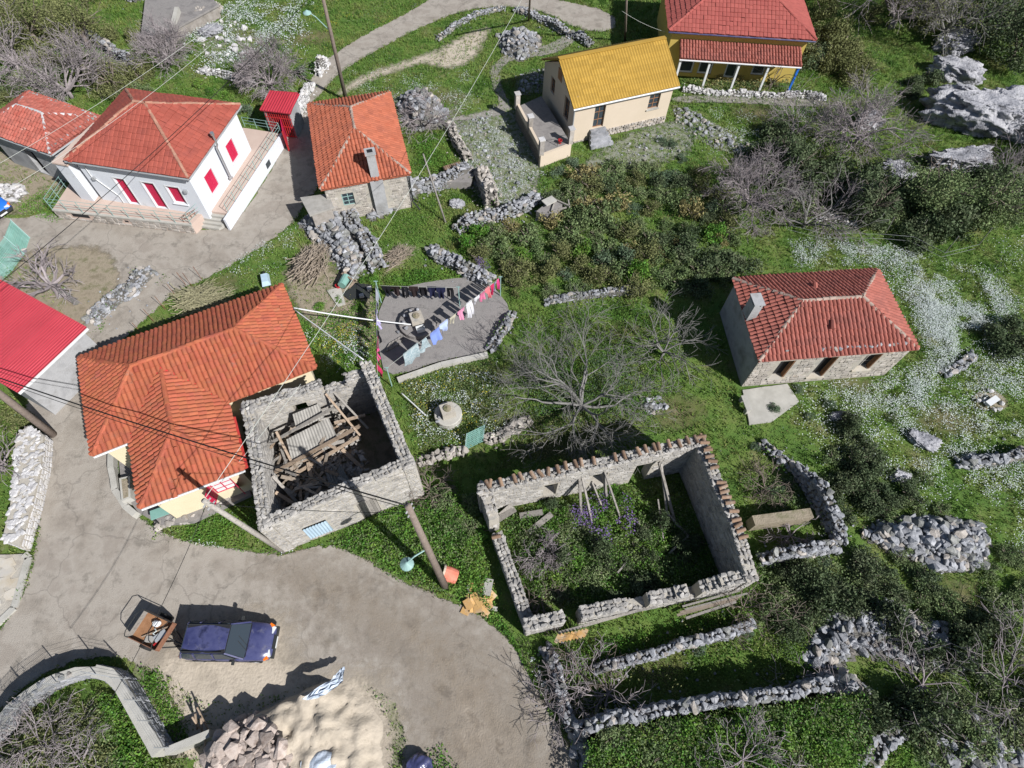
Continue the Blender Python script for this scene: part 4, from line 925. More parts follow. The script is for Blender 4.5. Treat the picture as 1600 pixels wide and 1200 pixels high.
# valleys: where wing planes meet the main slope
def meet(n, p0, edge_a, edge_b):
    d = edge_b - edge_a; return edge_a + d * ((p0 - edge_a).dot(n) / d.dot(n))
vt0 = meet(n5, PL[0][0], apex, aback + wn * 2); fs = MB()
for e0, e1 in ((WA, WD), (WB, WC)):
    v0 = meet(n5, PL[0][0], e0, e1); fs.bar(v0 + Vector((0, 0, .10)), vt0 + Vector((0, 0, .10)), .2, .05)
fs.bar(WB + Vector((.06, 0, .05)), WB + wn * 3.0 + Vector((.06, 0, .07)), .3, .05); fs.build('valley_flashing', M['flash_red'], roof)
P5 = inset(E5, .35); W5 = four_walls(t, P5, 0, 3.1, 'cream_paint', .3, {3: [(1.0, 2.0, 1.0, 2.2)]})
q = inset([WA, WB, WB + wn * 4.5, WA + wn * 4.5], .35); q[2] += wn * .6; q[3] += wn * .6
WW = [wall(t, q[0], q[1], 0, 3.1, 'cream_paint', .3, [(2.35, 3.35, 1.05, 2.3)]), wall(t, q[1], q[2], 0, 3.1, 'cream_paint', .3, (), .302, 0), wall(t, q[3], q[0], 0, 3.1, 'cream_paint', .3, [(2.2, 3.0, .3, 2.3)], 0, .302)]
window(t, WW[0], (2.35, 3.35, 1.05, 2.3), 'crimson_paint', 'lamp_glass', .1)
for sgn, uu in ((-1, 2.33), (1, 3.37)):
    _, a, u, w, L = WW[0]; h0 = a + u * uu; d = (-w * .5 + u * sgn * .22); mb = MB(); mb.bar((h0.x + d.x / 2, h0.y + d.y / 2, 1.05), (h0.x + d.x / 2, h0.y + d.y / 2, 2.3), .52, .035)
    v = MB(); e = h0 + d; v.prism([h0, e, e + u * .035, h0 + u * .035], 1.05, 2.3); v.build('shutter', M['crimson_paint'], t)
window(t, WW[2], (2.2, 3.0, .3, 2.3), 'crimson_paint', 'glass_dark', .1, name='door')
gutter(t, WA, WB, 'pvc'); gutter(t, E5[0], E5[0].lerp(E5[1], .17), 'pvc')
pc = MB(); pp = PX('180,705 206,720 215,795 232,815 260,825 300,820 390,775 380,745 230,800 200,700', .35); pc.prism(PX('184,700 210,700 222,790 380,738 392,772 300,815 250,820 215,800 190,765', .3), 0, .3); pc.build('plinth', M['slab'], t); EXCL.append(xy(pp))
kb = MB(); KP = jag(PX('181,700 180,735 186,770 203,796 232,820'), .5, .04, False)
for i in range(len(KP) - 1): kb.bar((KP[i].x, KP[i].y, .22), (KP[i + 1].x, KP[i + 1].y, .22), .3, .5)
t2 = thing('kerb_wall', 'low pale kerb wall curving round the corner of the orange roofed house', 'kerb', KP[0]); kb2 = kb.build('coping', M['pale_concrete'], t2)
dry_wall('row of rough stones edging the verge under the cream house front', PX('245,822 290,812 340,790 385,768'), .3, .4, 'warm_stone', .34, 60, taper=1)
t2 = thing('planter_trough', 'long stone trough standing against the orange roofed house', 'trough', G(199, 770, 0)); q = PX('190,750 207,746 208,780 194,786', .5)
mb = MB(); mb.prism(q, .0, .75); o = mb.build('trough', M['pale_concrete'], t2); mb = MB(); mb.prism(inset([p for p in q], .1), .75, .755); mb.build('soil', M['dirt'], t2)
t2 = thing('garden_table', 'dark green covered table in the corner of the house plinth', 'table', G(252, 805, 0)); c = G(254, 803, .75); mb = MB(); mb.box((c.x, c.y, 1.0), (.9, .5, .06), .4); mb.build('tabletop', M['net_green'], t2)
for i, j in ((-1, -1), (1, -1), (1, 1), (-1, 1)):
    mb = MB(); o = Matrix.Rotation(.4, 3, 'Z') @ Vector((i * .4, j * .2, 0)); mb.box((c.x + o.x, c.y + o.y, .63), (.05, .05, .7), .4); mb.build('leg', M['black_iron'], t2)

# ------------------------------------------------------------------ house with yellow roof
ze = 3.25; A = G(896, 170, ze); B = G(1062, 134, ze); D = G(846, 93, ze); u6 = (B - A).normalized(); n6 = Vector((-u6.y, u6.x, 0)); wdt = (D - A).dot(n6); C = B + n6 * wdt; D = A + n6 * wdt
t = thing('yellow_roof_house', 'beige gabled house under a bright yellow sheet roof', 'house', (A.x, A.y, 0)); rise = 1.85
r0 = (A + D) / 2 + Vector((0, 0, rise)); r1 = (B + C) / 2 + Vector((0, 0, rise)); roof = deck([[A, B, r1, r0], [C, D, r0, r1]], 'roof', 'yellow_sheet', t, .06)
def corrugated(poly, parent, m, pitch=.2, amp=.03, sheet_w=1.0, name='roof_sheet', steps=None, split=True):
    a, b = poly[0], poly[1]; u = (b - a).normalized(); n = (b - a).cross(poly[2] - a).normalized(); v = n.cross(u); L = (b - a).length; Hh = (poly[-1] - a).dot(v); sh = (poly[-1] - a).dot(u)
    k = max(1, round(L / sheet_w)); rows = steps or 1
    for i in range(k):
        mb = MB(); m0, m1 = L * i / k, L * (i + 1) / k; q = max(2, round((m1 - m0) / pitch)) * 4
        for r in range(rows):
            v0, v1 = Hh * r / rows, Hh * (r + 1) / rows; V = []
            for y, lf in ((v0 - .02, .02), (v1, .0)):
                for j in range(q + 1):
                    x = m0 + (m1 - m0) * j / q; z = amp * (1 + math.cos(2 * math.pi * x / pitch)) + .01 + (lf if rows > 1 else 0) + (i % 2) * .003
                    V.append(a + u * (x + sh * (y / Hh)) + v * y + n * z)
            mb.add(V, [[j, j + 1, q + 2 + j, q + 1 + j] for j in range(q)])
        mb.build(name, M[m], parent)
corrugated([A, B, r1, r0], roof, 'yellow_sheet', .22, .028, 1.1, steps=9); corrugated([C, D, r0, r1], roof, 'yellow_sheet', .22, .028, 1.1, steps=9)
rc = MB(); rc.bar(r0 + Vector((0, 0, .08)), r1 + Vector((0, 0, .08)), .34, .06); rc.build('ridge_cap', M['yellow_sheet'], roof)
EXCL.append(xy([A, B, C, D])); gutter(t, A, B, 'grey_metal', .08)
P6 = inset([A, B, C, D], .28); ops = {0: [(1.7, 2.6, .95, 2.85), (6.3, 7.25, 1.55, 2.75)], 3: [(4.1, 5.0, 1.25, 3.0), (1.4, 2.2, 1.7, 2.95)]}
W6 = four_walls(t, P6, 0, 3.2, 'beige_paint', .3, ops)
window(t, W6[0], ops[0][0], 'brown_wood', 'glass_dark', .14, name='door'); window(t, W6[0], ops[0][1], 'brown_wood', 'glass_dark', .12, sill='pale_concrete'); window(t, W6[3], ops[3][0], 'brown_wood', 'glass_dark', .12, name='door'); window(t, W6[3], ops[3][1], 'brown_wood', 'glass_dark', .12)
for pa, pb in ((P6[3], P6[0]), (P6[1], P6[2])):
    mid = (pa + pb) / 2; ux = (pb - pa).normalized(); inw = Vector((-ux.y, ux.x, 0)) * .3; mb = MB(); zr = 3.2 + rise * (1 - .28 / (wdt / 2)) - .02
    V = [(*pa.xy, 3.2), (*pb.xy, 3.2), (mid.x, mid.y, zr)]; V2 = [(x + inw.x, y + inw.y, z) for x, y, z in V]; mb.add(V + V2, [[0, 1, 4, 3], [1, 2, 5, 4], [2, 0, 3, 5]]); mb.f.append((np.array([[0, 1, 2], [3, 5, 4]]), 0)); mb.build('gable', M['beige_paint'], t)
_, a, u, w, L = W6[3]; aw = MB(); aw.frame(a, u, w, L / 2 - .35, L / 2 + .35, -.03, .0, 3.45, 4.3); aw.build('attic_window', M['brown_wood'], t)
dp = MB(); p = P6[0] - u6 * .05 - n6 * .08; dp.tube([(p.x, p.y, 3.15), (p.x, p.y, .2)], .05, 6); dp.build('downpipe', M['grey_metal'], t)
fd = MB(); _, a, u, w, L = W6[0]; masonry(fd, a, u, -w, L, .02, lambda x: .22 + .55 * (x > 1.4) * min(1, (x - 1.2) / 2), (), (.2, .4), (.12, .2), proud=(.03, .1)); fd.build('stone_footing', M['warm_stone'], t)
ds = MB()
for k in range(4): ds.frame(a, u, w, 1.5 - .1 * k, 2.8 + .1 * k, -.3 * (k + 1), -.3 * k - .002 if k else -.002, 0, .92 - .22 * k)
ds.build('door_step', M['stone'], t)
# patio
pz = 1.05; q = PX('845,243 893,225 846,150 806,168', pz); pt = thing('walled_patio', 'raised patio with four square pillars and a beige retaining wall', 'patio', (q[0].x, q[0].y, 0)); EXCL.append(xy(q))
mb = MB(); mb.prism(q, 0, pz); mb.build('patio_floor', M['slab'], pt); Wp = [wall(pt, q[0] - Vector((.0, .05, 0)), q[1] - Vector((0, .05, 0)), 0, pz + .02, 'beige_paint', .2), wall(pt, q[3], q[0], 0, pz + .45, 'beige_paint', .2)]
for f in (q[0], q[0].lerp(q[3], .48), q[3], q[1]):
    mb = MB(); c = f + ((sum(q, Vector()) / 4) - f).normalized() * .15; mb.box((c.x, c.y, pz + .6), (.34, .34, 1.25), .3); po = mb.build('pillar', M['warm_stone'], pt); mb = MB(); mb.box((c.x, c.y, pz + 1.27), (.44, .44, .09), .3); mb.build('coping', M['white_stone'], po)
railing(pt, [q[1].lerp(q[0], .1) + n6 * .05, q[1].lerp(q[0], .42) + n6 * .3], pz, .9, 'black_iron')
mb = MB(); c = q[0].lerp(q[1], .7) + n6 * .5; pot = thing('flower_pot', 'small terracotta pot on the patio floor by the pillar', 'pot', (c.x, c.y, pz)); mb.lathe((c.x, c.y, pz), [(.1, 0), (.17, .28), (.18, .3), (.13, .3), (.11, .2), (0, .2)], 10); mb.build('pot', M['red_paint'], pot)

# ------------------------------------------------------------------ house at the top
zt = 3.9; A = G(1045, 48, zt); B = G(1275, 63, zt); u7 = (B - A).normalized(); n7 = Vector((-u7.y, u7.x, 0)); E7 = [A, B, B + n7 * 9.5, A + n7 * 9.5]
t = thing('ochre_house', 'yellow walled house with rose red hip roof and tiled veranda at the top edge', 'house', (A.x, A.y, 0)); tile_roof(t, E7, 2.0, 'rose_tile', .30, .40, 'flat', ridge_m='rose_tile', rr=.11)
P7 = inset(E7, .4); Lw = (P7[1] - P7[0]).length; ops = [(1.3, 2.5, .3, 2.2), (2.9, 4.1, .3, 2.2), (5.2, 6.2, .1, 2.2), (7.4, 8.5, .5, 2.2)]
W7 = four_walls(t, P7, 0, 3.8, 'ochre_paint', .3, {0: ops})
for o in ops: window(t, W7[0], o, 'pvc', 'glass_dark', .1, bars=False, fw=.14)
_, a, u, w, L = W7[0]; v0, v1 = .75, L - .35; hi = 3.05; lo = 2.5; dpt = 1.75
VP = [a + u * v0 - w * dpt + Vector((0, 0, lo)), a + u * v1 - w * dpt + Vector((0, 0, lo)), a + u * v1 - w * .02 + Vector((0, 0, hi)), a + u * v0 - w * .02 + Vector((0, 0, hi))]
vr = deck([VP], 'veranda_roof', 'terracotta', t); roof_plane(VP, vr, 'terracotta', .24, .36, 'barrel'); gutter(t, VP[0], VP[1], 'pvc')
for k in range(5):
    p = (VP[0] + w * .12).lerp(VP[1] + w * .12, (k + .06) / 4.12); mb = MB(); mb.box((p.x, p.y, 1.22), (.16, .16, 2.44)); mb.build('column', M['blue_paint'] if k == 4 else M['pvc'], t)
gutter(t, E7[0], E7[1], 'car_paint')
dry_wall('low pale terrace wall below the ochre house veranda', PX('1065,141 1130,149 1250,152 1290,155'), .45, .4, 'white_stone', .3, 60)

# ------------------------------------------------------------------ red sheds and left side
A = G(28, 614, 3.0); B = G(136, 512, 3.0); d = (G(0, 441, 3.0) - B).normalized(); C = B + d * 12; D = A + d * 12; C.z = D.z = 3.9
t = thing('red_sheet_shed', 'long shed with a crimson corrugated roof at the left edge', 'shed', (A.x, A.y, 0)); roof = deck([[A, B, C, D]], 'roof', 'red_sheet', t, .05)
corrugated([B, C, D, A], roof, 'red_sheet', .16, .022, 1.0) ; EXCL.append(xy([A, B, C, D]))
q = inset([A, B, C, D], .22); four_walls(t, q, 0, 2.95, 'grey_render', .2); mb = MB(); mb.bar(A + Vector((0, 0, -.08)), B + Vector((0, 0, -.08)), .08, .16); mb.build('fascia', M['pvc'], t)
t = thing('red_gate_shed', 'little shed with a bright red roof and red barred gate beyond the terrace', 'shed', G(435, 200, 0)); q = [G(406, 172, 2.2), G(454, 178, 2.2), G(467, 150, 2.2), G(424, 147, 2.2)]; q[2].z = q[3].z = 2.5
roof = deck([q], 'roof', 'red_sheet', t, .06); corrugated(q, roof, 'red_sheet', .2, .02, .9); EXCL.append(xy(q)); w_ = inset(q, .15)
for i in (1, 2, 3): wall(t, w_[i], w_[(i + 1) % 4], 0, 2.15, 'grey_render', .15)
mb = MB(); a, b = w_[0], w_[1]
for k in range(12): p = a.lerp(b, (k + .5) / 12); mb.bar((p.x, p.y, .05), (p.x, p.y, 2.1), .05)
for z in (.1, .9, 1.6, 2.1): mb.bar((a.x, a.y, z), (b.x, b.y, z), .05)
mb.build('gate', M['red_paint'], t)
t = thing('red_gate', 'solid crimson metal gate at the foot of the white terrace wall', 'gate', G(450, 232, 0)); a, b = G(452, 236, 0), G(446, 205, 0); mb = MB(); mb.bar((a.x, a.y, .8), (b.x, b.y, .8), .05, 1.5); mb.build('panel', M['crimson_paint'], t)
for p in (a, b): mb = MB(); mb.box((p.x, p.y, .85), (.1, .1, 1.7)); mb.build('post', M['red_paint'], t)
# whitish retaining wall and flagstone patio, lower left
t = thing('whitewashed_wall', 'thick whitewashed stone wall along the lower left road edge', 'wall', G(60, 770, 0)); WP = PX('60,676 84,690 80,740 66,800 48,862 22,852 34,800 40,730 42,690'); EXCL.append(xy(WP))
mb = MB(); mb.prism(WP, 0, .85); core = mb.build('core', M['mortar'], t); items = []
for p in sample_poly(xy(WP), 170): items.append(((p[0], p[1], .87), (random.uniform(.14, .26), random.uniform(.10, .17), .07), random.uniform(0, 3.1), 0))
put_stones(t, items, 'white_stone', 120); st = MB()
for i in range(len(WP)):
    a, b = WP[i], WP[(i + 1) % len(WP)]; u = (b - a); L = u.length; u.normalize(); nn = Vector((-u.y, u.x, 0))
    ctr = sum(WP, Vector()) / len(WP)
    if (ctr - a).dot(nn) > 0: nn = -nn
    masonry(st, a, u, nn, L, .02, .84, (), (.2, .4), (.14, .22))
st.build('stone_facing', M['white_stone'], t, kind='stuff')
sheet('patio', PX('-60,868 40,866 46,872 34,915 24,950 -2,975 -60,1010'), .06, 'mortar', amp=.02, smooth=0); 
pt = thing('paving', 'cream and grey flagstones of the patio at the left edge', 'paving', G(10, 910, 0)); PP = xy(PX('-60,872 34,870 25,915 14,945 -8,965 -60,1000'))
for gx in np.arange(PP[:, 0].min(), PP[:, 0].max(), .62):
    for gy in np.arange(PP[:, 1].min(), PP[:, 1].max(), .5):
        c = np.array([gx + rng.uniform(-.08, .08), gy + rng.uniform(-.08, .08)])
        if not inside(c[None], PP)[0]: continue
        k = random.randint(5, 7); r = random.uniform(.335, .375); an = sorted(random.uniform(0, 6.28) for _ in range(k)); an = [6.283 * i / k + random.uniform(-.25, .25) for i in range(k)]
        mb = MB(); mb.prism([(c[0] + math.cos(x) * r * 1.08, c[1] + math.sin(x) * r * .86) for x in an], .05, .075 + random.uniform(0, .012)); mb.build('flagstone', M['flagstone'], pt)
mb = MB(); a = jag(PX('40,866 46,872 34,915 24,950 -2,975 -60,1010'), .8, 0, False)
for i in range(len(a) - 1): mb.bar((a[i].x, a[i].y, .06), (a[i + 1].x, a[i + 1].y, .06), .3, .12)
mb.build('edging', M['pale_concrete'], pt)
# cistern roof, top left
t = thing('cistern', 'flat grey concrete cistern with stone sides near the top left', 'cistern', G(275, 40, 0)); q = PX('220,60 262,52 342,8 325,-8 228,-8', 1.0); EXCL.append(xy(q)); mb = MB(); mb.prism(inset(q, .15), 0, .95); mb.build('wall', M['warm_stone'], t); mb = MB(); mb.prism(q, .9, 1.05); mb.build('roof', M['slab'], t)
a = G(262, 75, .8); b = G(278, 15, 1.3); mb = MB(); mb.bar(a, b, .35, .5); mb.build('channel', M['pale_concrete'], t)

# ------------------------------------------------------------------ roofless ruins
def ruin_wall(parent, a, b, zf, th=.6, opens=(), m='warm_stone', size=.3, tiles=0, limit=90, sides=(1, 1), tile_rng=(0, 1)):
    """thick rubble wall from a to b (outside on the right hand), top height zf(u); opens as (u0,u1,z0,z1)"""
    a = Vector((a[0], a[1], 0)); b = Vector((b[0], b[1], 0)); L = (b - a).length; u = (b - a) / L; w = Vector((-u.y, u.x, 0)); core = MB()
    gaps = [o for o in opens if o[3] >= 9]
    if gaps:
        e = [0.0] + [x for o in gaps for x in o[:2]] + [L]; r = None
        for i in range(0, len(e), 2):
            s = e[i]; r = ruin_wall(parent, a + u * s, a + u * e[i + 1], (lambda s: lambda q: zf(q + s))(s), th, [(o[0] - s, o[1] - s, o[2], o[3]) for o in opens if o[3] < 9 and s <= o[0] < e[i + 1]], m, size, max(0, int(tiles * (e[i + 1] - s) / L)), limit // 2, sides, tile_rng)
        return r
    cuts = sorted({0, L} | set(np.arange(.5, L, .5)) | {x for o in opens for x in o[:2]})
    for i in range(len(cuts) - 1):
        um = (cuts[i] + cuts[i + 1]) / 2; top = max(.1, zf(um) - .08); zs = [-.05, top]
        o = next((o for o in opens if o[0] < um < o[1]), None)
        for z0, z1 in ([(zs[0], top)] if o is None else [(-.05, min(o[2], top)), (o[3], top)]):
            if z1 - z0 > .03: core.frame(a, u, w, cuts[i], cuts[i + 1], .04, th - .04, z0, z1)
    wo = core.build('wall', M['mortar'], parent)
    f = MB()
    if sides[0]: masonry(f, a + w * .04, u, -w, L, .0, zf, opens, (.16, .42), (.11, .2), .012, (.004, .03))
    if sides[1]: masonry(f, a + w * (th - .04), u, w, L, .0, zf, opens, (.16, .42), (.11, .2), .012, (.004, .03))
    for e, sg in ((0, -1), (L, 1)): masonry(f, a + u * e + w * .04, w, u * sg, th - .08, 0, zf(min(max(e, .05), L - .05)), (), (.2, .4), (.14, .24), proud=(.01, .03))
    f.build('stone_facing', M[m], wo, kind='stuff'); items = []
    n = max(1, int(th / (size * .66))); x = size * .3
    while x < L:
        ob = next((o for o in opens if o[0] < x < o[1] and o[3] >= zf(x)), None); zt_ = zf(x) if ob is None else ob[2]
        if zt_ > .2:
            for k in range(n):
                q = a + u * (x + random.uniform(-.05, .05)) + w * (th * (k + .5) / n); s = size * random.uniform(.7, 1.25)
                items.append(((q.x, q.y, zt_ - .04 + random.uniform(-.05, .06)), (s * random.uniform(.5, .8), s * .5, s * .24), math.atan2(u.y, u.x) + random.uniform(-.5, .5), random.uniform(-.15, .15)))
        x += size * .78
    put_stones(wo, items, m, limit)
    if tiles:
        tv, tf = tile_arrays(.2, .42, 'barrel'); k = MB(); k.add(tv, tf); me = k.mesh('roof_tile', M['old_tile'])
        for i in range(tiles):
            if vnoise(np.array([[i * .9, a.x]]), 3.0, 5)[0] < .42: continue
            x = L * (tile_rng[0] + (tile_rng[1] - tile_rng[0]) * (i + random.uniform(-.3, .3)) / tiles)
            if any(o[0] - .1 < x < o[1] + .1 and o[3] >= zf(x) for o in opens): continue
            q = a + u * min(max(x, .1), L - .25) + w * random.uniform(-.02, .1); Mx = Matrix((u, w, Vector((0, 0, 1)))).transposed().to_4x4(); Mx.translation = q + Vector((0, 0, zf(x) + .06))
            place('roof_tile', me, wo, Mx @ Matrix.Rotation(random.gauss(0, .2), 4, 'Z') @ Matrix.Rotation(random.uniform(-.05, .15), 4, 'X'))
    return wo, a, u, w, L
def nz1(seed, amp=.12, s=.9):
    return lambda u: (vnoise(np.array([[u, seed * 3.7]]), s, seed)[0] - .5) * 2 * amp
# ruin beside the orange house
RA = [Vector((*G(443, 863, 0).xy, 0)), Vector((*G(664, 775, 0).xy, 0)), Vector((*G(580, 562, 4.3).xy, 0)), Vector((*G(375, 628, 3.7).xy, 0))]
t = thing('roofless_ruin', 'tall roofless stone ruin full of fallen timber next to the orange tile roof', 'ruin', RA[0]); RU1 = t; EXCL.append(xy(RA))
L0 = (RA[1] - RA[0]).length; n1, n2, n3, n4 = nz1(1), nz1(2), nz1(3, .2), nz1(4)
F0 = ruin_wall(t, RA[0], RA[1], lambda u: 3.6 + .8 * u / L0 + n1(u) * .5, .55, [(1.55, 2.6, .5, 1.9), (4.2, 5.15, -.1, 2.35)], m='pale_rubble', size=.25, limit=80)
ruin_wall(t, RA[1], RA[2], lambda u: 4.35 + n2(u), .62, [(2.2, 2.9, 1.4, 2.6)], m='pale_rubble', size=.25, limit=80)
ruin_wall(t, RA[2], RA[3], lambda u: 4.0 - .35 * u / 6 + n3(u) - .7 * (1.6 < u < 2.8), .58, [(3.8, 4.5, 1.6, 2.9)], m='pale_rubble', size=.25, limit=80)
ruin_wall(t, RA[3], RA[0], lambda u: 3.65 + n4(u), .62, m='pale_rubble', size=.25, limit=80)
_, a, u, w, L = F0
def corr_sheet(label, corners, m, pitch=.13, amp=.02, parent=None, name='corrugated_sheet', cat='metal sheet'):
    P = [Vector(c) for c in corners]; t = None
    if parent is None: org = P[0]; mb = MB()
    else: mb = MB()
    n = (P[1] - P[0]).cross(P[3] - P[0]).normalized(); q = max(4, int((P[1] - P[0]).length / pitch) * 4); V = []
    for off in (0, -.012):
        for r in range(5):
            for j in range(q + 1): x = P[0].lerp(P[1], j / q); y = P[3].lerp(P[2], j / q); V.append(x.lerp(y, r / 4) + n * (amp * math.cos(2 * math.pi * j / 4) + off + random.uniform(-.004, .004)))
    s1 = (q + 1) * 5; F = [[r * (q + 1) + j, r * (q + 1) + j + 1, (r + 1) * (q + 1) + j + 1, (r + 1) * (q + 1) + j] for r in range(4) for j in range(q)]
    mb.add(V, F + [[s1 + i for i in f[::-1]] for f in F]); o = mb.build(name, M[m], parent)
    if parent is None: props(o, label, cat)
    return o
corr_sheet('', [a + u * 1.5 - w * .06 + Vector((0, 0, .45)), a + u * 2.65 - w * .06 + Vector((0, 0, .45)), a + u * 2.65 - w * .06 + Vector((0, 0, 1.95)), a + u * 1.5 - w * .06 + Vector((0, 0, 1.95))], 'blue_sheet', .14, .02, t, 'window_sheet')
for k in range(6): mb = MB(); mb.frame(a, u, w, 4.22 + k * .155, 4.22 + k * .155 + .145, .08 + random.uniform(0, .02), .11, -.02, 2.33); mb.build('door_board', M['grey_wood'], t)
lt = MB(); lt.frame(a, u, w, 4.05, 5.3, -.03, .1, 2.36, 2.5); lt.build('lintel', M['grey_wood'], t)
# fallen roof inside it
RC = sum(RA, Vector()) / 4; e1 = (RA[1] - RA[0]).normalized(); e2 = Vector((-e1.y, e1.x, 0))
def rin(x, y, z): return RC + e1 * x + e2 * y + Vector((0, 0, z))
o, hz = mound('rubble_floor', inset(RA, .7), [1.2, 2.4, .5, .5], 1.1, 'dirt', .2, .15, .6, seed=9); EXCL.append(xy(RA))
BM = 0
def beam(label, a, b, tk=.14, m='grey_wood', tw=None, group=None, name='timber_beam', cat='beam'):
    mb = MB(); mb.bar(a, b, tk, tw); o = mb.build(name, M[m], None); return props(o, label, cat, group)
corr_sheet('largest grey corrugated sheet lying across the collapsed ruin roof', [rin(-2.0, .2, 1.75), rin(.5, .5, 1.7), rin(.4, 1.9, 2.2), rin(-1.9, 1.5, 2.2)], 'asbestos', .15, .03)
corr_sheet('corrugated sheet tilted against the back wall of the ruin', [rin(-1.3, 1.8, 2.2), rin(.2, 2.0, 2.2), rin(.2, 2.6, 2.7), rin(-1.2, 2.5, 2.7)], 'asbestos', .15, .03)
corr_sheet('bent grey corrugated sheet over the dark pit of the ruin', [rin(-.6, -1.8, 1.6), rin(.35, -1.5, 1.45), rin(.2, -.6, 1.75), rin(-.6, -.8, 1.7)], 'asbestos', .13, .03)
for k, (p, q, tk) in enumerate((((-2.9, .1, 1.9), (1.8, .9, 2.0), .15), ((-2.6, -.3, 1.5), (1.5, .45, 1.75), .13), ((.7, 2.7, 3.2), (1.6, .4, 1.9), .11), ((1.1, 2.7, 3.1), (2.1, .7, 1.8), .10), ((.6, 1.4, 2.3), (2.2, 1.3, 2.2), .12), ((-2.9, 1.5, 2.3), (1.5, 2.2, 2.7), .12), ((-3.0, -1.2, 2.4), (-1.9, -2.4, 1.0), .16), ((-2.9, -.4, 2.6), (-2.3, -1.7, 1.2), .14), ((.5, .2, 1.5), (1.2, -1.2, 1.1), .2), ((-2.2, 1.9, 2.6), (-1.9, -.4, 1.5), .12), ((-1.2, -.2, 1.7), (-.9, -1.0, 1.3), .1), ((-.5, -1.6, 1.5), (.1, -2.3, .7), .09), ((.1, -1.4, 1.3), (-.2, -2.5, .9), .08))):
    beam('weathered beam fallen inside the tall ruin', rin(*p), rin(*q), tk, random.choice(('grey_wood', 'wood')), None, 'fallen beams in the tall ruin')
for k in range(120):
    x, y = random.uniform(-2.8, 1.0), random.uniform(-1.9, 2.3); an = random.gauss(.5, .9); l = random.uniform(.5, 1.3); z = 1.2 + random.uniform(0, .75) * (x < .2); d = Vector((math.cos(an), math.sin(an), random.uniform(-.2, .2))) * l / 2
    beam('loose plank in the heap inside the tall ruin', rin(x, y, z) - d, rin(x, y, z) + d, random.uniform(.1, .2), random.choice(('grey_wood', 'wood', 'stick')), .03, 'loose planks in the tall ruin', 'plank', 'plank')
items = [(tuple(rin(random.uniform(-2.5, 1.5), random.uniform(-1.4, 2.2), 1.15 + random.uniform(0, .2))), (random.uniform(.1, .22), random.uniform(.08, .16), .1), random.uniform(0, 3), random.uniform(-.4, .4)) for _ in range(300)]
sg = thing('fallen_stones', 'fallen stones scattered over the rubble inside the tall ruin', 'rubble', rin(0, 0, 1)); put_stones(sg, items, 'warm_stone', 120)
# wide low ruin
RB = [G(822, 988, 1.3), G(1187, 905, 2.7), G(1100, 678, 3.4), G(745, 755, 2.8)]; RB = [Vector((p.x, p.y, 0)) for p in RB]
t = thing('broken_ruin', 'wide roofless ruin with broken front wall and weeds growing inside', 'ruin', RB[0]); EXB = [xy(RB)]
Lf = (RB[1] - RB[0]).length; Lb = (RB[3] - RB[2]).length; Lr = (RB[2] - RB[1]).length; Ll = (RB[0] - RB[3]).length; n1, n2, n3, n4 = nz1(5, .15), nz1(6, .12), nz1(7, .12), nz1(8, .15)
ruin_wall(t, RB[0], RB[1], lambda u: 1.6 + 1.1 * max(0, u / Lf - .62) / .38 + n1(u) * 1.3, .62, [(1.8, 2.6, -.1, 9), (4.9, 5.8, .7, 8), (7.7, 8.3, .6, 8)], 'pale_rubble', .26, 0, 70)
ruin_wall(t, RB[1], RB[2], lambda u: 2.7 + .7 * min(1, u / 3) + n2(u), .62, (), 'pale_rubble', .24, 20, 80, tile_rng=(.25, 1))
ruin_wall(t, RB[2], RB[3], lambda u: 3.4 - .6 * u / Lb + n3(u), .6, [(5.0, 5.8, .6, 2.2), (7.6, 8.3, .5, 2.1), (2.6, 3.5, -.1, 2.3)], 'pale_rubble', .23, 26, 90)
ruin_wall(t, RB[3], RB[0], lambda u: (2.7 - .35 * u if u < 1.6 else .95) + n4(u) * .7, .6, [(1.7, 2.1, -.1, 9)], 'pale_rubble', .25, 2, 70, tile_rng=(0, .2))
BC = sum(RB, Vector()) / 4; f1 = (RB[1] - RB[0]).normalized(); f2 = Vector((-f1.y, f1.x, 0))
def bin_(px, py, z): return G(px, py, z)
for k, (p, q, tk) in enumerate((((907, 735, 2.5), (925, 815, .2), .1), ((944, 735, 2.5), (970, 812, .2), .09), ((925, 753, 1.2), (940, 790, .2), .08), ((905, 740, 2.4), (908, 805, .2), .12), ((943, 735, 2.4), (947, 775, .6), .13), ((1030, 722, 2.6), (1053, 812, .4), .13), ((1033, 724, 2.6), (1042, 800, .5), .10), ((1038, 797, .7), (1075, 838, .3), .10), ((995, 810, .4), (1008, 842, .2), .08), ((1045, 865, .3), (1075, 838, .4), .09), ((965, 895, .5), (978, 880, .4), .08), ((1028, 780, .8), (1037, 845, .2), .07))):
    beam('grey rafter leaning inside the broken ruin', G(*p), G(*q), tk, 'grey_wood', None, 'rafters leaning in the broken ruin')
for k, (p, q) in enumerate((((778, 812), (805, 795)), ((812, 806), (848, 800)), ((826, 832), (862, 803)), ((782, 806), (800, 790)))):
    beam('broad plank lying by the left wall inside the broken ruin', G(*p, .35), G(*q, .45), .3, 'grey_wood', .05, 'planks by the left wall of the broken ruin', 'plank', 'plank')
for k in range(10):
    p = G(872 + k * 32, 990 - k * 9.5, .75); beam('grey eave timber along the broken front wall', G(872 + k * 30, 989 - k * 8.5, .7), G(905 + k * 30, 980 - k * 8.5, .75), .12, 'grey_wood', .08, 'eave timbers of the broken front wall')
for k in range(9):
    x = 874 + k * 5.4; beam('tan slat of the fallen panel before the broken front wall', G(x, 992 - k * 1.1, .9), G(x - 6, 1004 - k * 1.1, .45), .16, 'plywood', .03, 'slats of the fallen panel', 'slat', 'slat')
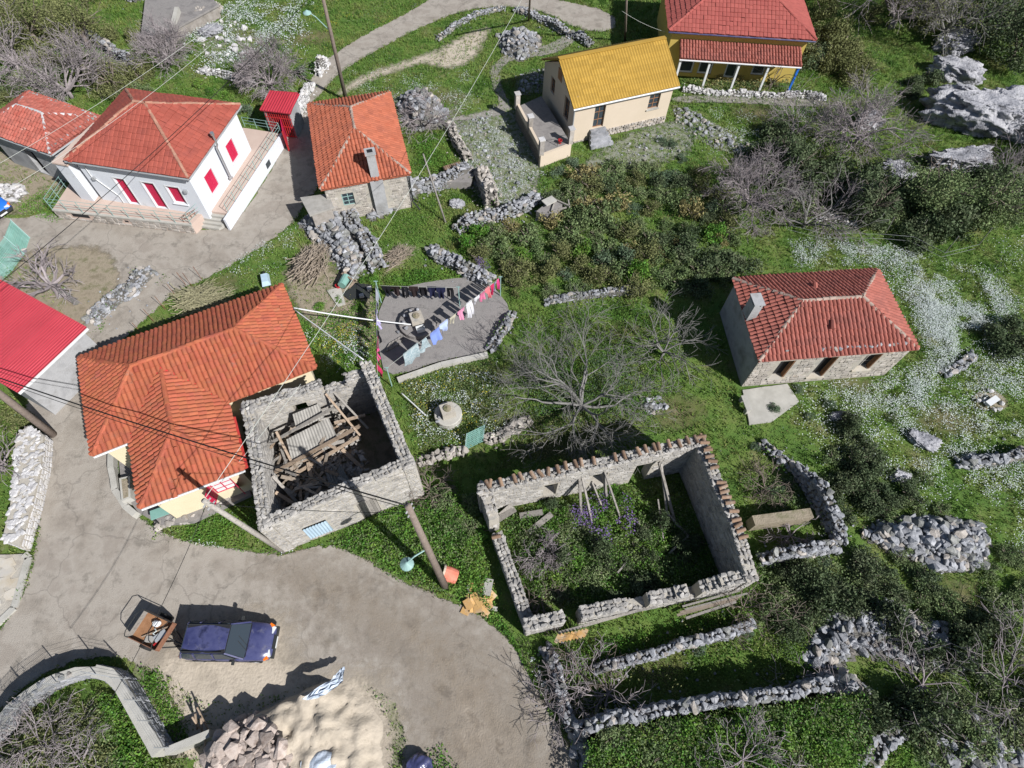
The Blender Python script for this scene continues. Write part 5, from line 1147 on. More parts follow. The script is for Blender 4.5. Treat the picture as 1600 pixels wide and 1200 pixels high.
for k in range(5): beam('long grey board stacked against the right of the broken front wall', G(1062 + random.uniform(-8, 10), 966 - k * 4.6, .5 + .05 * k), G(1160 + random.uniform(-12, 14), 940 - k * 4.3, .8 + .06 * k), random.uniform(.07, .12), random.choice(('grey_wood', 'wood', 'stick')), .04, 'boards stacked at the broken front wall', 'board', 'plank')
# little walls right of it
dry_wall('straight rough wall bounding the small sunken plot east of the broken ruin', PX('1236,728 1312,852'), 1.5, .5, 'stone', .3, 100, wander=0)
dry_wall('rubble wall closing the sunken plot on its lower side', PX('1308,856 1184,876'), 1.1, .5, 'stone', .28, 80, wander=0)
dry_wall('short broken wall above the sunken plot by the concrete pad', PX('1190,690 1215,718 1240,730'), .45, .5, 'stone', .28, 40)
t = thing('stone_trough', 'long weathered slab topped trough across the sunken plot', 'trough', G(1220, 812, 0)); mb = MB(); a, b = G(1172, 818, .5), G(1262, 806, .5); mb.bar(a, b, .5, 1.0); mb.build('slab', M['dirt'], t)

# ------------------------------------------------------------------ field walls and stone heaps
def DW(label, s, *a, **k): return dry_wall(label, PX(s), *a, **k)
DW('thick tumbled wall running down beside the long gap near the courtyard', '538,328 560,365 578,398 592,425', 1.1, 1.0, 'stone', .33, 90)
DW('high rough wall on the upper edge of the grassy plot behind the stone house', '612,312 660,297 705,288 742,272', 1.2, .8, 'stone', .32, 90)
DW('broad stub of old masonry standing alone at the plot corner', '748,275 758,300 768,330', 2.0, .9, 'warm_stone', .34, 70)
DW('low stone row closing the lower right of the grassy plot', '848,312 800,332 765,345 735,352 712,362', .75, .85, 'stone', .34, 90)
DW('curved heap like wall above the courtyard slab', '672,388 690,402 715,420 742,430 772,440', .7, .85, 'stone', .34, 90)
DW('wall climbing from the plot towards the path near the pale rubble', '702,196 715,225 732,255', .7, .6, 'warm_stone', .3, 60)
DW('small stone edging along the right side of the courtyard slab', '802,490 785,520 764,550', .6, .5, 'stone', .28, 50)
DW('straight low garden wall left of the green mesh gate', '655,722 690,713 728,704', .65, .45, 'warm_stone', .34, 50)
DW('low garden wall between the green mesh gate and the bare tree', '755,690 775,684 802,674 830,655', .6, .5, 'warm_stone', .32, 50)
DW('thin stone line at the foot of the scrub above the bare tree', '850,474 900,466 950,461 1005,457', .45, .4, 'stone', .24, 70)
DW('long retaining wall with a deep shadow across the lower terrace', '893,1142 945,1126 1000,1115 1060,1104 1120,1096 1200,1085 1290,1072', 1.55, .5, 'stone', .30, 140)
DW('bramble covered wall beside the road at the lower terrace', '848,1010 862,1040 872,1080 890,1130 925,1185', .7, .5, 'stone', .3, 80)
DW('thin terrace wall below the broken ruin front', '925,1046 980,1032 1030,1018 1085,1004 1140,988 1172,972', .85, .4, 'stone', .26, 90)
DW('wall with rounded boulders at the right edge of the daisy meadow', '1490,722 1530,722 1570,718 1625,712', .55, .55, 'stone', .36, 50)
DW('row of stones between the road bend and the upper lawn', '684,64 710,44 745,24 790,14', .35, .45, 'stone', .26, 70)
DW('stone wall dropping along the upper lane by the stony heap', '805,16 840,30 872,48 905,62 925,72', .55, .7, 'stone', .3, 90)
DW('pale stone block wall by the lane near the tall pole', '456,205 470,178 488,135', 1.1, .4, 'white_stone', .34, 60)
DW('short end piece of pale wall nearest the upper bend of the lane', '497,120 512,100', 1.1, .5, 'white_stone', .32, 30)
DW('tumbled boundary wall in front of the brown trees at top left', '140,62 175,82 215,108', .9, .6, 'stone', .34, 60)
DW('line of pale stones across the garden behind the white house', '310,112 345,118 400,135', .5, .5, 'white_stone', .34, 50)
DW('sunlit stone bank beside the cistern at top left', '265,62 310,38 345,12', .8, .9, 'warm_stone', .3, 60)
DW('broken wall at the top above the cistern', '180,-8 215,2 230,-20', .7, .8, 'stone', .34, 40)
DW('stone edging by the tall grass left of the yard', '40,392 20,410 -5,440', .4, .4, 'stone', .26, 30)
DW('cobbled grey kerb wall between the yard and the lane', '140,506 168,484 205,455 243,424', .5, .9, 'stone', .28, 120, taper=1)
DW('short tumbled wall at the top of the rocky slope on the right', '1275,340 1310,345 1340,352', .35, .4, 'white_stone', .26, 30)
DW('stones curving below the dark shrub at the right edge', '1470,585 1500,572 1520,555', .5, .5, 'stone', .3, 40)
DW('wall below the scree at the bottom right corner', '1345,1205 1360,1160 1400,1130', .7, .8, 'stone', .3, 70)
P = lambda s: PX(s)
stone_heap('great rubble bank of grey stones in front of the stone house', P('468,350 500,328 545,318 590,302 640,280 648,298 606,322 560,330 545,345 570,392 566,415 548,440 530,420 508,388 482,366'), .8, .40, 760, 'stone', 200, ramp=.9)
stone_heap('rubble spread along the foot of the stone house front', P('575,322 610,306 645,286 652,305 615,328 580,345'), .6, .38, 150, 'stone', 110, ramp=.6)
stone_heap('pale lower end of the rubble by the brushwood', P('530,400 560,392 572,412 556,440 538,430'), .6, .36, 80, 'stone', 70, ramp=.5)
stone_heap('pile of grey rocks beside the small twiggy bush behind the stone house', P('622,160 650,150 685,156 698,178 690,200 640,205'), 1.2, .5, 150, 'stone', 100)
stone_heap('oval stone heap on the upper lawn by the curved path', P('778,58 815,50 845,58 842,78 812,96 785,84'), .8, .42, 220, 'stone', 120)
stone_heap('huge pile of loose blue grey stones in the meadow on the right', P('1345,835 1372,812 1420,808 1465,806 1530,822 1545,850 1535,885 1470,895 1440,880 1400,862'), .7, .42, 640, 'stone', 260, ramp=1.2)
stone_heap('wide scree of small pale stones near the lower right corner', P('1285,950 1330,930 1390,940 1440,968 1490,975 1515,1010 1505,1050 1440,1045 1400,1030 1340,1020 1290,1050 1255,1030'), .5, .34, 620, 'stone', 220, ramp=1.5)
stone_heap('heap of pinkish quarried stones at the bottom by the sand', P('332,1162 362,1138 400,1113 450,1126 464,1150 472,1215 332,1230'), 1.25, .50, 210, 'quarry_stone', 300, ramp=.5)
stone_heap('stone heap against the bottom edge of the scree', P('1260,1055 1310,1050 1360,1080 1350,1105 1290,1085'), .6, .4, 130, 'stone', 90)
stone_heap('small pile of white rubble by the left edge yard', P('2,300 25,285 42,300 30,318 5,320'), .5, .36, 90, 'white_stone', 70)
stone_heap('scatter of rubble below the walled patio of the yellow roof house', P('702,200 760,180 800,210 830,262 838,300 800,325 765,318 740,280 720,235'), .06, .22, 240, 'stone', 160, ramp=1, excl=False, base='stony')
stone_heap('stony strip along the foot of the yellow roof house', P('930,262 1000,212 1058,188 1090,205 1075,240 1000,262'), .06, .2, 130, 'stone', 120, excl=False, base='stony')
stone_heap('loose rocks running downhill from the yellow roof house corner', P('1050,165 1085,175 1150,215 1230,235 1210,250 1120,232 1060,195'), .05, .30, 150, 'stone', 100, excl=False, base='stony')
stone_heap('broken stones in the grass behind the walled patio', P('805,120 850,105 862,120 850,142 812,148'), .05, .26, 110, 'stone', 80, excl=False, base='stony')
stone_heap('little patch of stones on the lawn above the broken ruin', P('1000,625 1030,620 1045,636 1015,648'), .05, .25, 50, 'stone', 60, excl=False, base='stony')
stone_heap('jumble of white rocks in the garden at top left', P('300,40 360,30 400,50 395,90 330,100'), .05, .42, 60, 'white_stone', 60, excl=False, base='stony')
stone_heap('rubble under the road edge at the bottom of the terrace', P('890,1150 940,1165 985,1190 980,1220 905,1215'), .2, .34, 110, 'stone', 90, excl=False)
stone_heap('grey rocks half hidden in bushes at the bottom right corner', P('1440,1130 1530,1120 1600,1180 1600,1240 1460,1230'), .3, .4, 160, 'stone', 90, excl=False)
# single boulders
for lab, px, py, s, sd, yw in (('largest pale limestone outcrop at the right edge with a dark shaded side', 1545, 192, (4.6, 2.3, 2.6), 3, -.22), ('long low outcrop under the big limestone rock on the right', 1495, 262, (3.0, 1.2, 1.5), 5, .15), ('grey rock among bushes behind the pink bare tree', 1395, 275, (2.0, 1.2, 1.1), 8, .1),
    ('rock outcrop with ragged crest near the upper right trees', 1488, 118, (2.1, 1.3, 1.4), 11, -.4), ('rough rock beneath the twiggy trees at upper right', 1490, 75, (2.2, 1.5, 1.3), 14, .4), ('small grey rock half buried at the right edge', 1585, 152, (1.3, 1.0, .7), 17, 0), ('boulder hidden behind the pink bare tree', 1355, 195, (1.5, 1.1, 1.0), 21, .3),
    ('flat grey rock among low shrubs in the meadow', 1405, 745, (.6, .35, .3), 23, .1), ('round boulder in the low wall at the right edge', 1518, 722, (.5, .45, .5), 25, 0), ('mossy stone at the edge of the daisies', 1440, 690, (.9, .5, .4), 27, -.5), ('low rock in the grass below the hip roofed house', 1310, 650, (.6, .3, .3), 29, .2), ('white boulder on the grassy slope at top left', 330, 52, (1.0, .7, .6), 31, .3), ('weathered rock in the grassy plot behind the stone house', 715, 320, (.5, .4, .35), 33, 0)):
    boulder(lab, G(px, py, 0), s, sd, yw)
t = thing('water_tank', 'grey concrete tank ruin with an open lid beside the scrub', 'tank', G(858, 325, 0)); q = PX('838,330 865,308 880,318 855,338', .7); mb = MB(); mb.prism(q, 0, .7); mb.build('body', M['slab'], t)
mb = MB(); mb.bar(G(850, 318, .95), G(866, 310, .95), .6, .1); mb.build('lid', M['pale_concrete'], t)
for k, (a, b) in enumerate((((868, 312), (890, 322)), ((862, 330), (885, 324)), ((868, 312), (862, 330)), ((888, 312), (890, 324)))): mb = MB(); mb.bar(G(*a, .8), G(*b, .8), .09); mb.build('frame_bar', M['grey_wood'], t)
t = thing('concrete_basin', 'low ruined concrete basin at the head of the grassy plot', 'basin', G(700, 275, 0)); mb = MB(); mb.prism(PX('680,285 690,268 720,262 742,272 735,285', .6), 0, .6); mb.build('basin', M['slab'], t)
for k in range(9):
    tv, tf = tile_arrays(.22, .42, 'barrel'); mb = MB(); mb.add(tv, tf); c = G(694 + k * 2.9, 267 - k * .9, .64); o = place('roof_tile', mb.mesh('roof_tile', M['old_tile']), None, Matrix.Translation(c) @ Matrix.Rotation(.35, 4, 'Z')); props(o, 'spare ochre roof tile laid in a row on the concrete basin', 'roof tile', 'spare roof tiles on the basin')

# ------------------------------------------------------------------ lower left: enclosure, car, trailer, sand heap
EP = PX('-40,1190 0,1158 20,1138 42,1108 66,1088 90,1072 112,1062 140,1053 170,1052 192,1057 208,1072 222,1096 238,1124 254,1152 266,1174')
t = thing('enclosure_wall', 'curved concrete topped stone wall with fence posts around the wild garden at lower left', 'wall', EP[8]); n = len(EP); cp = MB(); fs = MB(); hw = .26
for i in range(n - 1):
    a, b = EP[i], EP[i + 1]; u = (b - a); L = u.length; u.normalize(); w = Vector((-u.y, u.x, 0)); ww_ = .17 if i < 8 else .25
    cp.frame(a, u, w, -.03, L + .03, -ww_, ww_, -.1, 1.14 + .002 * (i % 2)); masonry(fs, a + w * ww_, u, w, L, .0, 1.1, (), (.2, .45), (.15, .26), proud=(.02, .05)); masonry(fs, a - w * ww_, u, -w, L, .0, 1.1, (), (.2, .45), (.15, .26), proud=(.02, .05))
c = cp.build('coping', M['pale_concrete'], t); fs.build('stone_facing', M['stone'], c, kind='stuff')
items = [((p.x + random.uniform(-.2, .2), p.y + random.uniform(-.2, .2), 1.16), (.16, .12, .09), random.uniform(0, 3), 0) for p, d, nn, L in path_frames(EP[:8], .24)]; put_stones(t, items, 'stone', 80)
pts = PX('8,1145 40,1108 92,1070 150,1054 196,1060 218,1094 236,1126 262,1168', 1.14); fp = []
for p in pts:
    mb = MB(); e = p + Vector((random.uniform(-.04, .04), random.uniform(-.04, .04), 1.15)); mb.tube([p - Vector((0, 0, .1)), e], .025, 5); mb.build('fence_post', M['grey_metal'], t); fp.append(e)
for k in range(5):
    mb = MB(); z = -.1 - k * .22
    for a, b in zip(fp, fp[1:]): mb.tube([a + Vector((0, 0, z)), b + Vector((0, 0, z))], .006, 3)
    mb.build('fence_wire', M['grey_metal'], t)
NP = fp[:3]; nb = MB()
for a, b in zip(NP, NP[1:]):
    for k in range(26): x = a.lerp(b, k / 26); nb.tube([x + Vector((0, 0, -.05)), x + Vector((0, 0, -1.1))], .007, 3)
nb.build('wire_mesh', M['grey_metal'], t, kind='stuff')
t = thing('concrete_kerb', 'straight concrete kerb wall joining the wild garden corner to the sand heap', 'kerb', G(295, 1162, 0)); mb = MB(); a, b = G(267, 1174, .5), G(335, 1146, .5); mb.bar(a, b, .3, 1.1); mb.build('wall', M['pale_concrete'], t)
GP = PX('-40,1200 0,1165 24,1145 46,1116 70,1096 94,1080 115,1070 142,1062 168,1061 185,1066 200,1084 214,1106 230,1134 246,1160 260,1182 300,1172 330,1290 -60,1290')
o, _ = mound('garden_soil', GP, .8, .35, 'soil', .4, .06, 1.5, seed=4)
SP = PX('330,1146 372,1126 420,1104 472,1078 510,1062 545,1060 580,1088 605,1124 612,1180 612,1260 330,1260')
mound('sand_heap', SP, [.35, .3, .35, .35, .6, 1.2, 2.2, 2.4, 2.0, 2.0, .5], 1.0, 'sand', .12, .22, .5, seed=5); EXCL.append(xy(SP))
mb = MB(); tp = []
nx = 14; P0 = [G(475, 1094, 1.05), G(500, 1075, 1.0), G(524, 1060, .75), G(535, 1045, .35)]; P1 = [G(490, 1094, 1.0), G(514, 1084, 1.0), G(538, 1068, .7), G(542, 1043, .25)]; V = []
for i in range(nx + 1):
    f = i / nx * 3; k = min(2, int(f)); f -= k
    for j in range(9): q = P0[k].lerp(P0[k + 1], f).lerp(P1[k].lerp(P1[k + 1], f), j / 8); V.append((q.x + random.uniform(-.03, .03), q.y + random.uniform(-.03, .03), q.z + .34 + random.uniform(-.06, .09)))
mb.add(V, [[i * 9 + j, i * 9 + j + 1, (i + 1) * 9 + j + 1, (i + 1) * 9 + j] for i in range(nx) for j in range(8)]); o = mb.build('tarpaulin', M['tarp']); props(o, 'crumpled pale blue tarpaulin strip on the crest of the sand heap', 'tarpaulin')
bd = MB(); c = G(500, 1196, .6)
bm = bmesh.new(); bmesh.ops.create_icosphere(bm, subdivisions=4, radius=1); V = np.array([v.co for v in bm.verts]); F = np.array([[v.index for v in f.verts] for f in bm.faces]); bm.free(); V = V * (1 + .35 * (vnoise(V[:, :2] + V[:, 2:], .35, 3) - .5))[:, None] * np.array([.75, .6, .5]); bd.add(V + np.array(c), F)
o = bd.build('covered_pile', M['tarp'], None, smooth=False); props(o, 'bundle wrapped in grey blue plastic at the bottom edge of the sand', 'bundle')
bd = MB(); c = G(655, 1198, .35); V2 = V * np.array([.7, .8, .6]); bd.add(V2 + np.array(c), F); o = bd.build('plastic_sack', M['car_paint'], None); props(o, 'dark blue sack in the weeds at the bottom edge of the road', 'sack')
t = thing('rubbish_sticks', 'upright dark sticks and boards leaning at the kerb corner near the quarried stones', 'sticks', G(325, 1150, 0))
for a, b in (((318, 1190), (322, 1145)), ((330, 1150), (308, 1105)), ((308, 1140), (305, 1115)), ((312, 1138), (300, 1120)), ((316, 1145), (314, 1122))): mb = MB(); mb.bar(G(*a, .3), G(*b, .9), .06); mb.build('stick', M['wood'], t)

def car(label, pos, yaw, paint, L=4.25, name='parked_car', stain=True):
    t = bpy.data.objects.new(name, None); COL.objects.link(t); t.location = pos; t.rotation_euler = (0, 0, yaw); ORI[t] = Vector(); props(t, label, 'car'); s = L / 4.25
    st = [(-2.10, .62, .40, .66), (-2.06, .72, .30, .82), (-1.85, .80, .24, .92), (-1.2, .83, .2, .94), (0.0, .84, .2, .93), (.75, .84, .2, .92), (1.0, .83, .2, .90), (1.6, .80, .22, .82), (1.95, .74, .26, .72), (2.10, .60, .34, .60), (2.13, .45, .40, .54)]
    V = []; m = 12
    for x, w, zb, zt in st:
        sec = [(-w * .9, zb), (-w, zb + .1), (-w * 1.0, (zb + zt) / 2), (-w * .985, zt - .1), (-w * .93, zt - .02), (-w * .55, zt + .012), (w * .55, zt + .012), (w * .93, zt - .02), (w * .985, zt - .1), (w, (zb + zt) / 2), (w, zb + .1), (w * .9, zb)]
        V += [(x * s, y, z) for y, z in sec]
    F = [[i * m + k, (i + 1) * m + k, (i + 1) * m + (k + 1) % m, i * m + (k + 1) % m] for i in range(len(st) - 1) for k in range(m)]; mb = MB(); mb.add(V, F); mb.f.append((np.array([list(range(m))]), 0)); mb.f.append((np.array([list(range((len(st) - 1) * m, len(st) * m))[::-1]]), 0))
    body = mb.build('body', M[paint], t, smooth=True)
    def ring(x0, x1, w0, w1, z0, z1, cut0=0, cut1=0): return [(x0 * s, -w0, z0), (x1 * s, -w0, z0), (x1 * s, w0, z0), (x0 * s, w0, z0), ((x0 + cut0) * s, -w1, z1), ((x1 - cut1) * s, -w1, z1), ((x1 - cut1) * s, w1, z1), ((x0 + cut0) * s, w1, z1)]
    gh = MB(); gh.add(ring(-2.0, .98, .76, .60, .90, 1.36, .22, .80), BOXF); gh.build('cabin_core', M['dark_opening'], t)
    rf = MB(); V = []
    for i in range(9):
        x = -1.80 + 2.0 * i / 8
        for j in range(7): y = -.62 + 1.24 * j / 6; V.append((x * s, y, 1.405 - .05 * (abs(y) / .62) ** 3 - .03 * abs(i - 4) / 4))
    q = [[i * 7 + j, (i + 1) * 7 + j, (i + 1) * 7 + j + 1, i * 7 + j + 1] for i in range(8) for j in range(6)]; rf.add(V, q); rf.add([(x, y, z - .03) for x, y, z in V], [f[::-1] for f in q]); rf.build('roof', M[paint], t, smooth=True)
    def panel(name, pts, m, par=t): pts = [Vector((x * s, y, z)) for x, y, z in pts]; n = (pts[1] - pts[0]).cross(pts[2] - pts[0]).normalized() * .012; mb = MB(); k = len(pts); mb.add([p + n for p in pts] + [p - n for p in pts], [[i, k + i, k + (i + 1) % k, (i + 1) % k] for i in range(k)]); mb.f.append((np.array([list(range(k))]), 0)); mb.f.append((np.array([list(range(k, 2 * k))[::-1]]), 0)); return mb.build(name, M[m], par)
    panel('windscreen', [(.98, -.72, .925), (.98, .72, .925), (.24, .58, 1.375), (.24, -.58, 1.375)], 'glass_dark'); panel('rear_window', [(-2.02, .70, .93), (-2.02, -.70, .93), (-1.82, -.58, 1.36), (-1.82, .58, 1.36)], 'glass_dark')
    for sg in (-1, 1):
        for x0, x1, c0, c1 in ((-1.86, -1.30, .10, .03), (-1.22, -.42, .03, .03), (-.34, .62, .03, .52)):
            panel('side_window', [(x0, sg * .785, .94), (x1, sg * .785, .94), (x1 - c1, sg * .635, 1.345), (x0 + c0, sg * .635, 1.345)], 'glass_dark')
        for x0, x1 in ((-1.26, -1.24), (-.38, -.37)): mb = MB(); mb.bar((x0 * s, sg * .79, .92), (x1 * s, sg * .635, 1.36), .07); mb.build('pillar', M[paint], t)
        mb = MB(); mb.bar((.95 * s, sg * .77, .92), (.2 * s, sg * .60, 1.38), .06); mb.build('pillar', M[paint], t); mb = MB(); mb.bar((-1.96 * s, sg * .76, .92), (-1.78 * s, sg * .60, 1.36), .08); mb.build('pillar', M[paint], t)
        mb = MB(); mb.box((.55 * s, sg * .93, .98), (.10, .18, .13)); mb.build('mirror', M['black_iron'], t)
        mb = MB(); mb.box((1.97 * s, sg * .50, .655), (.16, .30, .13), 0.0 - sg * .25); mb.build('headlight', M['lamp_glass'], t); mb = MB(); mb.box((1.90 * s, sg * .70, .665), (.2, .12, .13), -sg * .5); mb.build('indicator', M['amber'], t)
        mb = MB(); mb.box((-2.05 * s, sg * .66, .72), (.08, .12, .3)); mb.build('tail_light', M['red_paint'], t)
        for xs in (-1.27, -.38, .62): mb = MB(); mb.box((xs * s, sg * .842, .62), (.018, .012, .56)); mb.build('door_seam', M['rubber'], t)
        mb = MB(); mb.box((-.3 * s, sg * .846, .50), (3.2 * s, .02, .07)); mb.build('side_trim', M['black_iron'], t)
        for xh in (-.5, .35): mb = MB(); mb.box((xh * s, sg * .845, .78), (.16, .03, .035)); mb.build('door_handle', M['black_iron'], t)
        mb = MB(); mb.bar((-1.75 * s, sg * .56, 1.43), (.1 * s, sg * .56, 1.43), .03); mb.build('roof_rail', M['black_iron'], t)
        mb = MB(); mb.bar((1.0 * s, sg * .1 - .3, .945), (.62 * s, sg * .1 + .05, 1.17), .016); mb.build('wiper', M['rubber'], t)
        for xw in (-1.32, 1.32):
            wv = MB(); pr = [(.0, -.07), (.2, -.08), (.29, -.08), (.31, -.05), (.31, .05), (.29, .08), (.2, .08), (.0, .07)]; V = [(xw * s + r * math.cos(a), sg * .76 + y, .31 + r * math.sin(a)) for r, y in pr for a in np.linspace(0, 2 * math.pi, 17)[:-1]]
            wv.add(V, [[i * 16 + k, i * 16 + (k + 1) % 16, (i + 1) * 16 + (k + 1) % 16, (i + 1) * 16 + k] for i in range(len(pr) - 1) for k in range(16)]); w = wv.build('wheel', M['rubber'], t)
            h = MB(); h.tube([(xw * s, sg * .78, .31), (xw * s, sg * .855, .31)], .18, 12); h.build('rim', M['steel'], w)
    for x, nm in ((2.12, 'front_bumper'), (-2.10, 'rear_bumper')):
        mb = MB(); mb.box((x * s, 0, .46), (.12, 1.36, .2)); mb.build(nm, M['black_iron'], t)
    mb = MB(); mb.bar((1.02 * s, -.7, .925), (1.02 * s, .7, .925), .02); mb.build('bonnet_seam', M['rubber'], t); mb = MB(); mb.box((2.10 * s, 0, .60), (.05, .6, .10)); mb.build('grille', M['black_iron'], t)
    mb = MB(); mb.box((2.19 * s, 0, .45), (.015, .5, .11)); mb.build('number_plate', M['pvc'], t); return t
a, b = G(287, 1000, .7), G(430, 1003, .6); c = (a + b) / 2
car('dusty dark blue estate car parked on the pale sand', (c.x, c.y, .02), math.atan2(b.y - a.y, b.x - a.x), 'car_paint', (b - a).length * .985)
c = G(-24, 316, .5); car('bright blue car nose just showing at the left edge of the photo', (c.x, c.y, 0), rad(-32), 'blue_paint', 3.9)
# trailer
c = G(241, 986, .45); ty = math.atan2((G(262, 992, .4) - G(213, 975, .4)).y, (G(262, 992, .4) - G(213, 975, .4)).x); ty = rad(-22)
t = bpy.data.objects.new('car_trailer', None); COL.objects.link(t); t.location = (c.x, c.y, 0); t.rotation_euler = (0, 0, ty); ORI[t] = Vector(); props(t, 'rusty brown open trailer with hoop frames hitched behind the dark blue car', 'trailer')
mb = MB(); mb.box((0, 0, .48), (1.55, 1.25, .05)); mb.build('bed', M['brown_wood'], t)
for x, y, sx, sy in ((0, -.62, 1.55, .03), (0, .62, 1.55, .03), (-.77, 0, .03, 1.2), (.77, 0, .03, 1.2)): mb = MB(); mb.box((x, y, .66), (sx, sy, .36)); mb.build('side_panel', M['grey_wood'] if x < 0 else M['rust'], t)
for x in (-.72, .72):
    mb = MB(); mb.tube([(x, -.62, .84), (x, -.6, 1.15), (x, -.4, 1.32), (x, .4, 1.32), (x, .6, 1.15), (x, .62, .84)], .02, 5); mb.build('hoop', M['black_iron'], t)
mb = MB(); mb.bar((-.72, .6, 1.15), (.72, .6, 1.15), .03); mb.build('side_rail', M['black_iron'], t); mb = MB(); mb.bar((-.72, .62, .86), (.72, .62, .86), .03); mb.build('side_rail', M['black_iron'], t)
for y in (-.45, .45): mb = MB(); mb.bar((.77, y, .42), (1.75, 0, .42), .05); mb.build('drawbar', M['black_iron'], t)
mb = MB(); mb.bar((.77, 0, .42), (1.8, 0, .42), .05); mb.build('drawbar', M['black_iron'], t); mb = MB(); mb.tube([(1.3, -.12, .4), (1.3, -.12, .05)], .025, 5); mb.build('jockey_stand', M['black_iron'], t)
for y in (-.72, .72): mb = MB(); mb.tube([(0, y - .07, .28), (0, y + .07, .28)], .28, 14); mb.build('wheel', M['rubber'], t)
RT = Matrix.Translation((c.x, c.y, 0)) @ Matrix.Rotation(ty, 4, 'Z')
def tr(x, y, z): return RT @ Vector((x, y, z))
bm = bmesh.new(); bmesh.ops.create_icosphere(bm, subdivisions=3, radius=1); V3 = np.array([v.co for v in bm.verts]); F3 = np.array([[v.index for v in f.verts] for f in bm.faces]); bm.free()
V3 = V3 * (1 + .5 * (vnoise(V3[:, :2] + V3[:, 2:], .4, 3) - .5))[:, None]
mb = MB(); mb.add(V3 * np.array([.17, .15, .13]) + np.array(tr(.0, .32, .64)), F3); o = mb.build('plastic_bag', M['pvc']); props(o, 'white plastic bag lying in the open trailer', 'bag')
mb = MB(); mb.box(tr(.5, -.05, .62), (.55, .3, .16), ty + 1.1); o = mb.build('tool_box', M['grey_metal']); props(o, 'dark grey box wedged at the front of the open trailer', 'box')
mb = MB(); mb.box(tr(.1, -.35, .55), (.4, .28, .08), ty + .3); o = mb.build('folded_sack', M['asbestos']); props(o, 'flat grey folded sack on the trailer bed', 'sack')
mb = MB(); mb.bar(tr(.45, -.5, .60), tr(.6, -.05, .62), .07); o = mb.build('red_tool', M['red_paint']); props(o, 'red handled tool lying in the open trailer', 'tool')
mb = MB(); mb.tube([tr(.05, .1, .6), tr(.2, .05, .64), tr(.12, -.1, .64), tr(.3, -.12, .62)], .03, 5); o = mb.build('hose', M['daisy_white']); props(o, 'short pale hose coiled on the trailer bed', 'hose')
mb = MB(); mb.bar(tr(-.3, -.4, .56), tr(.6, .4, .66), .05); o = mb.build('wooden_pole', M['wood']); props(o, 'brown pole laid diagonally across the open trailer', 'pole')
# barrel and plywood by the pole
t = thing('barrel', 'red and cream painted open drum lying by the wooden pole', 'barrel', G(700, 900, 0)); c = G(700, 897, .35); dr = Vector((.75, -.2, -.25)).normalized(); mb = MB(); mb.tube([c - dr * .3, c, c + dr * .45], [.36, .38, .35], 16, cap=False); mb.build('drum', M['terracotta_pot'], t); mb = MB(); mb.tube([c - dr * .32, c - dr * .22], [.385, .40], 16, cap=False); mb.build('rim_band', M['beige_paint'], t); mb = MB(); mb.tube([c - dr * .24, c - dr * .2], [.345, .345], 16); mb.build('inside', M['dark_opening'], t)
t = thing('broken_board_pile', 'heap of splintered orange plywood and grey scraps in the grass by the ruin', 'scrap pile', G(745, 936, 0))
for k in range(26):
    p = G(745 + random.uniform(-17, 20), 936 + random.uniform(-22, 20), random.uniform(.05, .25)); an = random.uniform(0, 3.1); l = random.uniform(.25, .85); d = Vector((math.cos(an), math.sin(an), random.uniform(-.12, .12))) * l / 2; mb = MB(); mb.bar(p - d, p + d, random.uniform(.15, .5), .025); mb.build('board', M[random.choice(('plywood', 'plywood', 'pale_concrete'))], t)

# ------------------------------------------------------------------ poles, lamps and cables
def pole(label, base, top, r0=.16, r1=.11, m='pole_wood', lamp=None, arms=True, name='utility_pole'):
    t = thing(name, label, 'pole', (base.x, base.y, 0)); b = Vector((base.x, base.y, -.2)); mb = MB(); mb.tube([b, b.lerp(top, .5), top], [r0, (r0 + r1) / 2, r1], 10); mb.build('shaft', M[m], t, smooth=True)
    if arms:
        d = (top - b).normalized(); sd = Vector((.45, .9, 0)).normalized()
        for k in (.25, .6): q = top - d * k; mb = MB(); mb.tube([q - sd * .22, q + sd * .22], .035, 5); mb.build('insulator', M['grey_metal'], t)
    if lamp:
        s, e = lamp; mb = MB(); mid = s.lerp(e, .6) + Vector((0, 0, .15)); mb.tube([s, mid, e], .035, 6); mb.build('lamp_arm', M['rail_green'], t)
        mb = MB(); mb.lathe(e - Vector((0, 0, .16)), [(.3, 0), (.28, .06), (.12, .16), (.03, .22), (0, .22)], 14); h = mb.build('lamp_shade', M['rail_green'], t); mb = MB(); mb.lathe(e - Vector((0, 0, .2)), [(0, 0), (.1, .02), (.12, .08)], 10); mb.build('bulb', M['lamp_glass'], h)
    return t
TB = G(637, 790, 9.5); BB = G(696, 917, 0); pole('leaning wooden pole with a green street lamp standing in weeds beside the two ruins', BB, TB, .19, .13, lamp=(BB.lerp(TB, .55), G(635, 880, 5.0)))
TC = G(318, 782, 7.6); BC_ = G(443, 861, 0); pole('steeply leaning grey pole between the cream house and the tall ruin', BC_, TC, .14, .10, 'grey_wood')
TD = G(-60, 570, 6.2); BD = G(84, 680, 0); pole('thick brown pole slanting across the left edge by the whitewashed wall', BD, TD, .2, .15)
TA = G(498, -32, 9.5); BA = G(541, 157, 0); pole('tall dark pole with a bent lamp arm rising behind the bright orange roof', BA, TA, .16, .11, lamp=(BA.lerp(TA, .62), G(479, 17, 7.4)))
TE = G(830, -28, 7.0); pole('thin distant pole on the upper lawn beside the lane', G(826, 30, 0), TE, .10, .08)
TF = G(980, -30, 7.0); pole('pole with a pale band standing in the shadow left of the ochre house', G(977, 62, 0), TF, .12, .09)
TG = G(661, 240, 4.4); pole('slim grey pole leaning over the grassy plot behind the rubble wall', G(697, 348, 0), TG, .07, .05, 'grey_wood', arms=False)
CT = [G(130, 650, 6.0)]
span('heavy black twisted cable crossing the orange roof between the two wooden poles', TD, TB, .5, .03)
